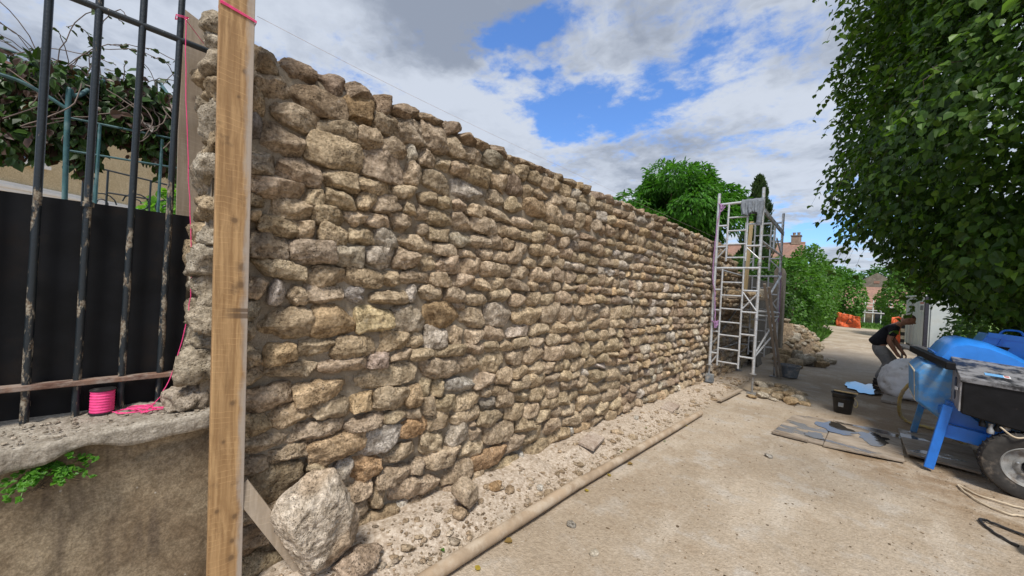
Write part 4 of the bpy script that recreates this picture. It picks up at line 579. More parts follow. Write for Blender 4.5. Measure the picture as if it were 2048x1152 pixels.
# closing strip: top, back, near end
nb = len(front); tb = np.stack([np.full(len(us), -2.60), us, tops], 1); bb = np.stack([np.full(len(us), -2.60), us, np.full(len(us), -.12)], 1)
tI = k[:, -1]; tB = nb + np.arange(len(us)); bB = tB + len(us)
strip = [(tI[i], tI[i + 1], tB[i + 1], tB[i]) for i in range(len(us) - 1)] + [(tB[i], tB[i + 1], bB[i + 1], bB[i]) for i in range(len(us) - 1)]
allv = np.concatenate([front, tb, bb]) - np.array([-2.4, .25, 0])
fq = np.concatenate([fq, np.array(strip)])
endq = np.array([(k[0, 0], k[0, -1], tB[0], bB[0]), (k[-1, -1], k[-1, 0], bB[-1], tB[-1])])
core = link('mortar', mesh_np('mortar', allv, np.concatenate([fq, endq])), M['mortar'], stone_wall)
rs = np.random.default_rng(77)
restV, restF, restT, nrest = [], [], [], 0
items = [t.split(',') for t in STONES.split()]
blocky = set('ktDyW')
for i, (u, v, w, h, t) in enumerate(items):
    u, v, w, h = int(u) / 1000, int(v) / 1000, int(w) / 1000, int(h) / 1000
    if v > 2.66: t = 'b' if t == 'n' else t
    part = i < 296
    kk = rs.uniform(6, 9) if t in blocky else rs.uniform(3.4, 6.0)
    dep = rs.uniform(.13, .17) if t not in 'DW' else .10
    if v > 2.64: dep = .30; h *= 1.2; w *= 1.04
    pv, pf = stone_shape(w * 1.06 + .013, dep, h * 1.08 + .017, 1000 + i, kk, (15 if i < 130 else 10) if part else (6 if i < 700 else 5), 4 if t in blocky else 7, 1.0, True)
    a = rs.uniform(-.09, .09) if w > h else rs.uniform(-.2, .2)
    if t == 'f': a += rs.choice([-.07, .07])
    ca, sa = math.cos(a), math.sin(a)
    yy = pv[:, 1] * ca - pv[:, 2] * sa; zz = pv[:, 1] * sa + pv[:, 2] * ca; pv[:, 1] = yy; pv[:, 2] = zz
    face = -2.168 + rs.uniform(-.018, .02) + (-.02 if t in 'DW' else 0)
    cx_ = face - dep / 2
    base = np.array(TONES[t]) * rs.uniform(1.0, 1.32); base *= np.array([1.0 + rs.uniform(-.02, .025), 1.005, 1.05 + rs.uniform(-.06, .06)])
    base *= 1.0 - .16 * max(0, min(1, (v - 1.9) / .7))                # the upper courses are of browner stone
    if part:
        me = mesh_np('stone', pv, pf, True, np.tile(base, (len(pv), 1)))
        o = link('stone', me, M['stone'], stone_wall); o.location = (cx_ + 2.4, u - .25, v)
    else:
        restV.append(pv + np.array([cx_ + 2.4, u - .25, v])); restF.append(pf + nrest); restT.append(np.tile(base, (len(pv), 1))); nrest += len(pv)
tag(link('far_stones', mesh_np('far_stones', np.concatenate(restV), np.concatenate(restF), True, np.concatenate(restT)), M['stone'], stone_wall), kind='stuff')
# toothed near end of the wall, stones facing the fence
z = 1.06; i = 0
while z < 2.78:
    hh = rs.uniform(.10, .2)
    for xx, wd in ((-2.29, rs.uniform(.16, .22)), (-2.49, rs.uniform(.17, .22))):
        pv, pf = stone_shape(rs.uniform(.15, .19), wd, hh * rs.uniform(.9, 1.15), 5000 + i, rs.uniform(2.3, 3.4), 9, 8, 1.7)
        i += 1
        base = np.array(TONES[rs.choice(list('gwnw'))]) * rs.uniform(.85, 1.1)
        o = link('stone', mesh_np('stone', pv, pf, True, np.tile(base, (len(pv), 1))), M['stone'], stone_wall)
        o.location = (xx + 2.4 + rs.uniform(-.03, .03), .288 - .25 + rs.uniform(-.022, .02), z + hh / 2 + rs.uniform(-.03, .03))
    z += hh * .93

# ================================================================ LOW WALL AND IRON FENCE AT THE LEFT
low = empty('low_wall', (-2.3, -.6, 0), 'low stained cement wall with a broken coping under the iron fence', 'wall')
us = np.arange(-1.5, .335, .02); vs_ = np.arange(-.05, .9, .02)
U, Vv = [q.ravel() for q in np.meshgrid(us, vs_, indexing='ij')]
pp = np.stack([np.zeros_like(U), U, Vv], 1)
Xw = -2.205 + .010 * vnoise(pp, 3, 31, 3) + .004 * vnoise(pp, 16, 32, 2)
crk = np.abs(Vv - (.80 + .12 * (U - .05) + .02 * vnoise(pp, 9, 33, 2))) < .006 + .004 * vnoise(pp, 20, 35)
Xw = np.where(crk & (U > -.13), Xw - .02, Xw)
fr_ = np.stack([Xw, U, Vv], 1); k = np.arange(len(U)).reshape(len(us), len(vs_))
q1 = np.stack([k[:-1, :-1], k[1:, :-1], k[1:, 1:], k[:-1, 1:]], -1).reshape(-1, 4)
n0 = len(fr_); ext = np.array([(-2.62, us[0], -.05), (-2.62, us[-1], -.05), (-2.62, us[-1], .88), (-2.62, us[0], .88)])
q2 = np.array([(k[0, 0], k[0, -1], n0 + 3, n0), (k[-1, -1], k[-1, 0], n0 + 1, n0 + 2), (n0, n0 + 3, n0 + 2, n0 + 1), (k[0, -1], k[-1, -1], n0 + 2, n0 + 3)])
link('rendered_face', mesh_np('rendered_face', np.concatenate([fr_, ext]) - np.array([-2.3, -.6, 0]), np.concatenate([q1, q2])), M['low_render'], low)
# coping slab: uneven, chipped along its lower front edge
prof_n = 26; us = np.concatenate([np.arange(-1.5, -.5, .05), np.arange(-.5, .335, .009)]); ring = []
for u in us:
    e = np.array([[0, u * 1.0, 0.]]); j = lambda s, sd: float(vnoise(e, s, sd, 3)[0])
    fx = -2.145 + .012 * j(4, 41) + .005 * j(17, 42) + .002 * j(50, 48)
    zt = .928 + .018 * (u - -.3) / .6 + .007 * j(5, 43)
    th = .082 + .012 * j(3.4, 44) + .02 * max(0, j(2.2, 45))
    if -.19 < u < .0: th -= .03 * math.sin((u + .19) / .19 * math.pi)          # bite out of the edge
    pr = []
    for s in np.linspace(0, 1, 12): pr.append((-2.60 + (fx - .012 + 2.60) * s, zt + .007 * float(vnoise(np.array([[s * .45, u, .3]]), 19, 46, 4, .65)[0])))
    pr += [(fx - .001 + .002 * j(40, 51), zt - .005), (fx + .003 * j(33, 52), zt - .016), (fx + .003 * j(28, 53), zt - th * .4), (fx + .003 * j(24, 47), zt - th * .78), (fx - .003 + .004 * j(30, 54), zt - th), (-2.215, zt - th - .006), (-2.60, zt - th)]
    ring.append([(x, u, z) for x, z in pr])
ring = np.array(ring); nr = ring.shape[1]; k = np.arange(len(us) * nr).reshape(len(us), nr)
kn = np.roll(k, -1, 1)
q1 = np.stack([k[:-1], kn[:-1], kn[1:], k[1:]], -1).reshape(-1, 4)
co = link('coping', mesh_np('coping', ring.reshape(-1, 3) - np.array([-2.3, -.6, 0]), q1), M['coping'], low)

rg = np.random.default_rng(14); cv, cf, ct, n0 = [], [], [], 0
for i in range(420):
    u = rg.uniform(-.5, .3); x = rg.uniform(-2.44, -2.16); s = float(np.clip(rg.lognormal(np.log(.006), .5), .003, .018)); pv, pf = stone_shape(s * rg.uniform(.8, 1.5), s, s * .6, 15000 + i, 3.5, 2, 5, 1.2)
    cv.append(pv + np.array([x + 2.3, u + .6, .931 + .018 * (u + .3) / .6 + s * .1])); cf.append(pf + n0); n0 += len(pv); ct.append(np.tile(np.array((.5, .44, .37)) * rg.uniform(.75, 1.15), (len(pv), 1)))
tag(link('mortar_crumbs', mesh_np('mortar_crumbs', np.concatenate(cv), np.concatenate(cf), True, np.concatenate(ct)), M['stone'], low), kind='stuff')
FX = -2.45
fence = empty('iron_fence', (FX, -.6, .97), 'black iron railing with chipped round bars and a black sheet panel behind', 'fence')
for u in (-.55, -.412, -.276, -.141, -.008, .119):
    MB().tube([(FX, u, .93), (FX, u, 3.35)], .013, 12).build('bar', M['iron'], fence, True)
MB().tube([(FX, -1.2, 2.705), (FX, .26, 2.702)], .014, 12).build('top_rail', M['iron'], fence, True)
MB().bar((FX, -1.2, 1.075), (FX, .31, 1.08), .05, .022).build('bottom_rail', M['rust'], fence, bevel=.003)
MB().tube([(FX, -.141, 1.84), (FX, -.141, 1.862)], .0205, 12).build('collar', M['iron'], fence, True)
panel = MB().box((FX - .045, -.52, 1.402), (.004, 1.44, .925)).build('sheet_panel', M['black_sheet'], fence)
for u in (-.276, -.008):
    MB().bar((FX - .042, u, 1.0), (FX - .018, u, 1.0), .02, .02).build('clip', M['iron'], fence)

# ================================================================ TIMBER AT THE WALL END
post = MB().box((0, 0, 1.6), (.042, .127, 3.3)).build('timber_post', M['post_wood'], None, bevel=.003, origin=(0, 0, 0))
post.location = (-2.083, .365, 0); post.rotation_euler = (R(1.72), 0, 0)
tag(post, 'tall new sawn timber board standing upright in front of the wall end', 'board')
pk = MB().prism([(-.06, 0), (.06, 0), (.06, 2.90), (-.062, 2.955)], 0, -.011, .011).build('guide_plank', M['old_wood'], None, bevel=.002)
pk.location = (-2.632, .262, .0); pk.rotation_euler = (R(1.45), 0, 0)
tag(pk, 'thin greyish plank standing behind the wall end stones with slanted top', 'plank')
br = MB().bar((-2.09, .395, .60), (-2.03, .755, -.03), .075, .03, up=(1, 0, 0)).build('brace_stick', M['old_wood'], None, bevel=.003)
tag(br, 'short timber stake slanting down from the upright board to the ground', 'stake')

def wander(pts, n=8, amp=.004, seed=0):
    """smooth path through points with slight irregularity"""
    pts = [Vector(p) for p in pts]; out = []; rg = random.Random(seed)
    for i in range(len(pts) - 1):
        p0 = pts[max(0, i - 1)]; p1 = pts[i]; p2 = pts[i + 1]; p3 = pts[min(len(pts) - 1, i + 2)]
        for s in range(n):
            t = s / n; t2 = t * t; t3 = t2 * t
            q = .5 * ((2 * p1) + (p2 - p0) * t + (2 * p0 - 5 * p1 + 4 * p2 - p3) * t2 + (3 * p1 - p0 - 3 * p2 + p3) * t3)
            out.append(q + Vector((rg.uniform(-amp, amp), rg.uniform(-amp, amp), rg.uniform(-amp, amp)) if 0 < s else (0, 0, 0)))
    out.append(pts[-1]); return out
# pink builder's line
mb = MB(); rg = random.Random(3)
for q, (za, zb) in enumerate(((2.758, 2.735), (2.752, 2.737), (2.762, 2.742))):
    yo = .2835; c = [(-2.058, yo - .062, za), (-2.058, yo + .068, zb), (-2.108, yo + .068, zb), (-2.108, yo - .064, za), (-2.058, yo - .062, za)]
    mb.tube(c, .0022, 6)
tag(mb.build('pink_string', M['pink'], None, True), 'pink string wound round the top of the upright timber board', 'string')
mb = MB()
for zz in (2.80, 2.806): mb.tube([(-2.47, .10, zz), (-2.43, .145, zz + .01), (-2.43, .10, zz), (-2.47, .10, zz)], .002, 6)
mb.tube([(-2.43, .135, 2.80), (-2.60, .22, 2.80)], .0016, 6)
mb.tube(wander([(-2.425, .135, 2.8), (-2.42, .152, 2.415), (-2.42, .192, 1.864), (-2.42, .212, 1.544), (-2.415, .20, 1.321), (-2.40, .162, 1.103), (-2.38, .12, .985)], 6, .002), .0019, 6)
tag(mb.build('pink_string', M['pink'], None, True), 'pink string tied to the last iron bar and hanging down to the coping', 'string')
mb = MB(); path = [(-2.38, .12, .985)]
for t in range(46):
    a = t * .62; path.append((-2.335 + .05 * math.cos(a) + .02 * math.sin(a * .37), .07 + .035 * math.sin(a * 1.1) + .0016 * t * math.sin(t), .953 + .006 * abs(math.sin(a * 1.7))))
path += [(-2.33, .03, .949), (-2.34, .0, .950), (-2.36, -.03, .953)]
mb.tube(wander(path, 3, .001), .0019, 6)
tag(mb.build('pink_string', M['pink'], None, True), 'loose tangle of pink string lying on the coping', 'string')
sp = empty('string_spool', (-2.40, -.062, .945), 'bright pink spool of builder string standing on the coping', 'spool')
c = (-2.40, -.062, .945)
MB().lathe(c, [(.035, .006)] + [(.0375 + .0012 * math.sin(i * 2.2), .008 + i * .0042) for i in range(22)] + [(.035, .102)], 32).build('thread', M['pink'], sp, True)
MB().lathe(c, [(.039, 0), (.041, .002), (.041, .005), (.037, .007)], 32).build('flange', M['black_plastic'], sp, True)
MB().lathe((c[0], c[1], c[2] + .101), [(.037, 0), (.041, .001), (.041, .004), (.012, .005)], 32).build('flange', M['black_plastic'], sp, True)
mb = MB(); mb.tube(wander([(-2.10, .36, 2.79), (-2.12, 1.4, 2.765), (-2.14, 4, 2.762), (-2.12, 7.6, 2.765)], 8, 0), .0009, 5)
tag(mb.build('mason_line', M['line'], None), 'thin taut mason line stretched just above the wall top', 'string')

# ================================================================ LOOSE STONES NEAR THE CAMERA
def rock(name, loc, dims, seed, tone, rot=(0, 0, 0), k=3.5, n=16, cuts=9, rough=1.3, label=None, cat='stone', group=None, parent=None):
    pv, pf = stone_shape(dims[1], dims[0], dims[2], seed, k, n, cuts, rough)
    o = link(name, mesh_np(name, pv, pf, True, np.tile(np.array(tone), (len(pv), 1))), M['stone'], parent)
    o.location = loc; o.rotation_euler = [R(a) for a in rot]
    return tag(o, label, cat, group) if label else o
def hero_rock():
    # angular block: hull of an outline seen from the lane, then roughened
    out = [(.665, .615), (.775, .61), (.86, .46), (.945, .275), (.90, .15), (.76, .055), (.68, .07), (.595, .26), (.510, .42), (.525, .50)]
    cy_, cz_ = .735, .34; rg = np.random.default_rng(8); bm = bmesh.new()
    for xo, sc in ((.0, 1.0), (.11, .74), (-.11, .8)):
        for i, (y, z) in enumerate(out):
            if xo and i % 2 == (1 if xo > 0 else 0): continue
            bm.verts.new((xo + rg.uniform(-.03, .03) + (.03 if (xo > 0 and z > .35) else 0) * (.6 - z) , (y - cy_) * sc, (z - cz_) * sc + (.02 if xo > 0 else 0)))
    r_ = bmesh.ops.convex_hull(bm, input=bm.verts)
    junk = list({e for e in r_['geom_interior'] + r_['geom_unused'] if isinstance(e, bmesh.types.BMVert)})
    bmesh.ops.delete(bm, geom=junk, context='VERTS')
    bmesh.ops.triangulate(bm, faces=bm.faces)
    for _ in range(5): 
        ed = [e for e in bm.edges if e.calc_length() > .016]
        if ed: bmesh.ops.subdivide_edges(bm, edges=ed, cuts=1, use_grid_fill=True)
        bmesh.ops.triangulate(bm, faces=bm.faces)
    bmesh.ops.smooth_vert(bm, verts=bm.verts, factor=.15, use_axis_x=True, use_axis_y=True, use_axis_z=True)
    bm.normal_update(); p = np.array([v.co[:] for v in bm.verts]); nn = np.array([v.normal[:] for v in bm.verts]); q = p + 31.3
    a = .006 * vnoise(q, 9, 3, 3) + .008 * (1 - 2 * np.abs(vnoise(q, 11, 9, 4, .6))) + .002 * vnoise(q, 60, 5, 2)
    a -= .022 * np.clip(vnoise(q, 6.5, 77, 2) - .35, 0, 1)
    p = p + nn * a[:, None]; f = np.array([[v.index for v in fc.verts] for fc in bm.faces]); bm.free()
    tn = np.tile(np.array((.72, .64, .55)), (len(p), 1)); k_ = np.clip((vnoise(q, 5, 71, 3) + .05) * 2.2, 0, 1)[:, None]
    tn = tn * (1 - k_ * .6) + np.array((.52, .38, .25)) * k_ * .6
    o = link('boulder', mesh_np('boulder', p, f, True, tn), M['stone']); o.location = (-1.985, cy_, cz_)
    tag(o, 'large rough whitish boulder leaning against the foot of the wall', 'boulder')
hero_rock()
rock('rubble_lump', (-1.90, .90, .09), (.20, .24, .12), 8, (.53, .42, .33), (5, 8, 20), 2.6, 14, 10, 1.8, 'flat pinkish stone lump in pale rubble below the big boulder', 'stone')
rock('stone_block', (-1.95, 1.67, .165), (.13, .165, .175), 91, (.54, .44, .335), (4, -6, 14), 6, 12, 5, .6, 'squarish pale stone block on the gravel at the wall foot', 'stone')
rock('mortar_lump', (-2.31, .21, .985), (.16, .18, .115), 17, (.47, .41, .345), (10, 0, 25), 2.4, 16, 12, 2.2, 'lump of broken mortar on the coping beside the timber board', 'mortar lump')
for i, (x, y, rz, L, lab) in enumerate([(-1.97, 3.33, 12, .32, 'nearer flat pinkish slab lying on gravel at the wall foot'), (-1.93, 5.28, 5, .34, 'farther flat pinkish slab lying on gravel towards the scaffold')]):
    o = MB().box((0, 0, 0), (.165, L, .035)).build('slab', M['concrete_tile'], None, bevel=.006); o.location = (x, y, gz1(x, y) + .03); o.rotation_euler = (R(2), R(9), R(rz)); tag(o, lab, 'slab')
for i, (x, y, s, t, lab) in enumerate([(-2.0, 2.02, .085, 'o', 'small orange stone fragment on gravel behind the squarish block'), (-1.82, 2.33, .05, 'W', 'tiny white stone chip on gravel near the pipe'), (-1.66, 2.02, .045, 'o', 'small reddish stone chip lying beside the pipe'),
                                   (-1.41, 2.18, .05, 'G', 'small dark grey stone chip lying on the lane beyond the pipe'), (-1.15, 2.05, .045, 'w', 'single pale pebble on the open lane near the front'), (-2.02, 4.43, .06, 'W', 'small white stone against the wall foot in mid lane'),
                                   (-.69, 4.7, .06, 'G', 'grey flat chip on the lane in front of the wet plywood')]):
    rock('stone_chip', (x, y, gz1(x, y) + s * .22), (s, s * 1.3, s * .6), 300 + i, TONES[t], (0, 0, i * 40), 3, 6, 6, 1.2, lab, 'stone')
# gravel and rubble strip along the wall foot
rg = np.random.default_rng(4); protos = [stone_shape(1, 1, .7, 700 + i, 2.6, 2, 5, 1.4) for i in range(8)]
gv, gfq, gt, n0 = [], [], [], 0
N = 5200
yy = .45 + rg.power(.62, N) * 9.0; xx = -1.66 - np.abs(rg.normal(0, .25, N)); xx = np.where(xx < -2.2, -1.7 - rg.uniform(0, .48, N), xx)
stray = rg.random(N) < .17; xx = np.where(stray, rg.uniform(-1.75, 1.0, N), xx); yy = np.where(stray, 1.2 + rg.power(1.2, N) * 6.5, yy)
sz = np.clip(rg.lognormal(np.log(.0085), .6, N), .003, .05); sz = np.where(stray, np.minimum(sz * .75, .017), sz)
zz = gz(xx, yy)
for i in range(N):
    pv, pf = protos[i % 8]; a = rg.uniform(0, 6.28); c, s = math.cos(a), math.sin(a); q = pv * sz[i] * np.array([rg.uniform(.7, 1.3), rg.uniform(.7, 1.3), rg.uniform(.5, 1)])
    q = np.stack([q[:, 0] * c - q[:, 1] * s, q[:, 0] * s + q[:, 1] * c, q[:, 2]], 1) + np.array([xx[i], yy[i], zz[i] + sz[i] * .15])
    gv.append(q); gfq.append(pf + n0); n0 += len(q)
    b_ = np.array([(.47, .375, .28), (.54, .455, .36), (.42, .32, .225), (.42, .35, .28), (.50, .395, .29)][i % 5]) * rg.uniform(.8, 1.12); gt.append(np.tile(b_, (len(q), 1)))
for i in range(300):
    y = .6 + rg.power(.7) * 8.6; x = -1.72 - abs(rg.normal(0, .2)); x = x if x > -2.2 else -1.75 - rg.uniform(0, .42)
    if (x + 1.98) ** 2 / .05 + (y - .75) ** 2 / .08 < 1: continue
    s = float(np.clip(rg.lognormal(np.log(.028), .5), .015, .085)); pv, pf = stone_shape(s * rg.uniform(.9, 1.6), s, s * rg.uniform(.4, .7), 9000 + i, 4, 4, 7, 1.3)
    a = rg.uniform(0, 6.28); c, s2 = math.cos(a), math.sin(a); q = np.stack([pv[:, 0] * c - pv[:, 1] * s2, pv[:, 0] * s2 + pv[:, 1] * c, pv[:, 2]], 1) + np.array([x, y, gz1(x, y) + s * .12])
    gv.append(q); gfq.append(pf + n0); n0 += len(q); gt.append(np.tile(np.array([(.50, .40, .29), (.56, .48, .39), (.44, .34, .24)][i % 3]) * rg.uniform(.8, 1.1), (len(q), 1)))
for i in range(4200):
    y = 1.0 + rg.random() ** 1.3 * 6.5; x = rg.uniform(-1.6, 1.3); s = float(np.clip(rg.lognormal(np.log(.0048), .6), .002, .02)); pv, pf = protos[i % 8]
    q = pv * s * np.array([rg.uniform(.6, 1.5), rg.uniform(.6, 1.5), .6]) + np.array([x, y, gz1(x, y) + s * .15])
    gv.append(q); gfq.append(pf + n0); n0 += len(q); gt.append(np.tile(np.array([(.50, .42, .33), (.58, .52, .45), (.30, .23, .16), (.20, .15, .10)][i % 4]), (len(q), 1)))
gravel = link('gravel', mesh_np('gravel', np.concatenate(gv), np.concatenate(gfq), True, np.concatenate(gt)), M['stone'])
tag(gravel, 'pale crushed limestone gravel strewn along the wall foot', 'gravel', kind='stuff')
# pipe
pp_ = empty('pipe', (-1.65, 1.0, 0), 'long sandy beige pipe lying on the lane parallel to the wall', 'pipe')
M['pipe'] = plain('dusty_pipe', (.35, .26, .175), .8, var=.18, scale=6, bump=.25, dirt=(.46, .375, .28), dirt_amt=.5, dirt_scale=7)
for a, b_, r_ in (((-1.60, .72), (-1.64, 2.66), .039), ((-1.635, 2.60), (-1.60, 5.5), .036)):
    P_ = [(a[0] + (b_[0] - a[0]) * t, a[1] + (b_[1] - a[1]) * t, r_ + .012) for t in np.linspace(0, 1, 12)]
    MB().tube([(x, y, max(z, gz1(x, y) + r_ * .62)) for x, y, z in P_], r_, 20).build('pipe_length', M['pipe'], pp_, True)

# ================================================================ SCAFFOLD TOWER
sc = empty('scaffold_tower', (-1.8, 8.8, 0), 'aluminium scaffold tower with ladder end frames standing against the wall', 'scaffold')
LEG = [(-2.115, 7.62), (-1.42, 7.65), (-1.455, 9.95), (-2.15, 9.95)]
def tube(name, a, b_, r_=.022, mat='alu', parent=sc, n=12): return MB().tube([a, b_], r_, n).build(name, M[mat], parent, True)
for i, (x, y) in enumerate(LEG):
    g = gz1(x, y); top = (3.6, 3.62, 3.6, 3.45)[i]
    l = tube('leg', (x, y, g + .34), (x, y, top), .0255)
    for zc in (2.28, 1.32): MB().lathe((x, y, zc - .03), [(.027, 0), (.033, .004), (.033, .05), (.027, .056)], 14).build('coupling', M['steel_dull'], l, True)
    j = tube('jack', (x, y, g + .02), (x, y, g + .38), .017, 'steel_dull')
    MB().lathe((x, y, g + .33), [(.02, 0), (.055, .008), (.055, .02), (.02, .03)], 14).build('jack_nut', M['steel_dull'], j, True)
    MB().box((x, y, g + .012), (.15, .15, .014)).build('base_plate', M['steel_dull'], j, bevel=.003)
MB().box((-2.09, 7.6, gz1(-2.09, 7.6) + .10), (.12, .13, .15)).build('packing_block', M['grey_plastic'], sc, bevel=.008)
def endframe(y, xl, xr, s1, s2, t1, t2):
    tube('top_rail', (xl, y, 3.39), (xr, y, 3.40))
    for sx in (t1, t2): tube('ladder_stile', (sx, y - .003, 2.33), (sx, y - .003, 3.385), .017)
    for z in (3.13, 2.885, 2.64, 2.395): tube('rung', (t1, y - .003, z), (t2, y - .003, z), .0145)
    for z in (2.99, 2.60): tube('crossbar', (xl, y, z), (t1, y, z), .017); tube('crossbar', (t2, y, z), (xr, y, z), .017)
    tube('brace', (xl, y, 2.36), (t1, y, 2.58), .013); tube('brace', (xr, y, 2.36), (t2, y, 2.58), .013)
    tube('top_rail', (xl, y, 2.20), (xr, y, 2.205))
    for sx in (s1, s2): tube('ladder_stile', (sx, y - .003, .40), (sx, y - .003, 2.19), .017)
    for z in (1.94, 1.70, 1.455, 1.21, .97, .72, .475): tube('rung', (s1, y - .003, z), (s2, y - .003, z), .0145)
    for z in (1.80, 1.42, 1.02, .62): tube('crossbar', (xl, y, z), (s1, y, z), .017); tube('crossbar', (s2, y, z), (xr, y, z), .017)
    tube('brace', (xl, y, .34 + .05), (s1, y, .60), .013); tube('brace', (xr, y, 1.45), (s2, y, 1.78), .013); tube('brace', (xr, y, 1.75), (s2, y, 1.46), .013)
endframe(7.63, -2.115, -1.42, -1.99, -1.65, -1.945, -1.635)
endframe(9.95, -2.15, -1.455, -1.97, -1.66, -1.97, -1.66)
def side(x):
    MB().bar((x, 7.67, 3.27), (x, 9.95, 3.15), .03, .085).build('guard_board', M['steel_dull'], sc, bevel=.003)
    tube('guard_rail', (x, 7.67, 2.70), (x, 9.95, 2.65), .022)
    tube('guard_upright', (x, 8.94, 2.67), (x, 8.94, 3.2), .02)
    tube('side_rail', (x, 7.67, 1.45), (x, 9.95, 1.40), .021); tube('side_rail', (x, 7.67, 1.38), (x, 9.95, 1.31), .017)
    tube('side_brace', (x, 7.67, .66), (x, 9.95, 1.36), .017); tube('side_brace', (x, 7.67, .62), (x, 9.3, .92), .017); tube('side_brace', (x, 9.95, 2.22), (x, 8.7, 1.72), .02)
    tube('side_brace', (x, 9.95, 2.6), (x, 9.2, 2.95), .015)
side(-1.435)
tube('side_rail', (-2.13, 7.63, .62), (-2.15, 9.95, .66), .019, 'steel_dull'); tube('side_brace', (-2.13, 7.63, .7), (-2.15, 9.95, 1.6), .017, 'steel_dull'); tube('side_rail', (-2.13, 7.63, 2.2), (-2.15, 9.95, 2.2), .019)
for i, x in enumerate((-2.03, -1.83, -1.63)):
    MB().box((x, 8.8, 1.675), (.185, 2.2, .04)).build('deck_plank', M['dark_plank'], sc, bevel=.004)
for i, (x, y, w, h, t) in enumerate([(-1.9, 8.0, .3, .13, 't'), (-1.62, 8.15, .24, .12, 'n'), (-1.98, 8.35, .22, .15, 'g'), (-1.7, 8.6, .3, .14, 't'), (-1.95, 8.9, .26, .16, 'n'), (-1.62, 9.1, .25, .2, 'w')]):
    rock('wall_stone', (x, y, 1.695 + h * .42), (.2, w, h), 840 + i, TONES[t], (0, 0, i * 35), 3.4, 9, 7, 1.1, 'tan wall stone waiting on the scaffold deck', 'stone', 'stones on the scaffold deck')
for i, (dx_, yb, zt, lab) in enumerate([(0.0, 9.82, 1.95, 'dark plank leaning inside the scaffold, nearer the ladder frame'), (.05, 9.9, 1.9, 'dark plank leaning on the scaffold, outer of the pair')]):
    o = MB().bar((-1.395 + dx_, 8.02 + i * .12, zt), (-1.37 + dx_, yb, .02), .018, .045, up=(1, 0, 0)).build('leaning_plank', M['grey_wood'], None, bevel=.003); tag(o, lab, 'plank')
o = MB().bar((-2.03, 9.62, 1.7), (-2.0, 9.70, 3.42), .03, .075, up=(1, 0, 0)).build('batten', M['yellow_wood'], None, bevel=.003); tag(o, 'pale yellow batten standing upright on the scaffold deck', 'batten')
# rope
mb = MB(); mb.tube(wander([(-2.08, 7.58, 3.40), (-2.06, 7.57, 3.30), (-2.10, 7.57, 3.1), (-2.135, 7.57, 2.5), (-2.13, 7.57, 2.0), (-2.08, 7.57, 1.75), (-2.06, 7.57, 1.4), (-2.05, 7.57, 1.2)], 8, .006, 2), .0095, 8)
for i in range(5): mb.tube(wander([(-2.12 + .03 * i, 7.60, 3.42 - .02 * i), (-2.07, 7.575, 3.37 - .03 * i), (-2.05 - .01 * i, 7.62, 3.40)], 5, .006, i), .009, 8)
for i in range(6): mb.tube(wander([(-2.11 + .02 * i, 7.59, 1.22 - .02 * i), (-2.05, 7.565, 1.19 - .02 * i), (-2.0, 7.585, 1.23 - .015 * i)], 5, .008, 9 + i), .010, 8)
tag(mb.build('mauve_rope', M['rope_purple'], None, True), 'mauve rope tied down the wall side leg of the scaffold', 'rope')
mb = MB(); mb.tube(wander([(-1.43, 9.91, 2.3), (-1.42, 9.90, 1.7), (-1.43, 9.91, 1.2)], 6, .006, 4), .008, 8)
tag(mb.build('mauve_rope', M['rope_purple'], None, True), 'short mauve rope along the far outer leg of the scaffold', 'rope')
# work jacket over the top rail
def jacket():
    ns, nt_ = 44, 48; V = []; x0, x1 = -1.735, -1.395
    for i in range(ns):
        s = i / (ns - 1); x = x0 + (x1 - x0) * s
        Lf = .285 - .05 * s + .02 * math.sin(s * 9) ; Lb = .24
        slv = max(0, (s - .80) / .2); Lf += .17 * min(1, slv * 2.2)
        for j in range(nt_):
            t = j / (nt_ - 1) * 2 - 1
            fold = .012 * math.sin(s * 19 + 1.2 * math.sin(t * 3)) + .007 * math.sin(s * 43 + t * 4)
            if t < 0: y = 7.602 - .018 - .055 * (-t) ** .8 - fold * (-t) * 1.6; z = 3.425 - Lf * (-t)
            else: y = 7.655 + .02 + .03 * t + fold * t; z = 3.425 - Lb * t
            if abs(t) < .08: y = 7.63 + t / .08 * .035; z = 3.43 + .004 * math.cos(s * 20)
            xs = x + .018 * math.sin(t * 5 + s * 3) * abs(t)
            if t < -.75 and s < .55: z += .02 * math.sin(s * 14)
            V.append((xs, y, z))
    k = np.arange(ns * nt_).reshape(ns, nt_); f = np.stack([k[:-1, :-1], k[1:, :-1], k[1:, 1:], k[:-1, 1:]], -1).reshape(-1, 4)
    o = link('work_jacket', mesh_np('work_jacket', np.array(V), f), M['denim']); sm = o.modifiers.new('thick', 'SOLIDIFY'); sm.thickness = .012; sm.offset = 0
    tag(o, 'grey work jacket draped over the top rail of the scaffold', 'jacket')
    mb = MB()
    for yo, x in ((7.545, -1.66), (7.54, -1.56)): mb.tube(wander([(x, yo, 3.38), (x + .004, yo - .008, 3.27), (x - .004, yo - .004, 3.16)], 5, .002), .0045, 6)
    mb.build('seam', M['denim'], o, True)
    mb = MB(); mb.tube(wander([(-1.425, 7.575, 3.36), (-1.43, 7.555, 3.2), (-1.445, 7.55, 3.05), (-1.45, 7.555, 2.96)], 6, .004, 3), [.04] * 9 + [.043] * 6 + [.046] * 4, 14)
    mb.build('sleeve', M['denim'], o, True)
jacket()

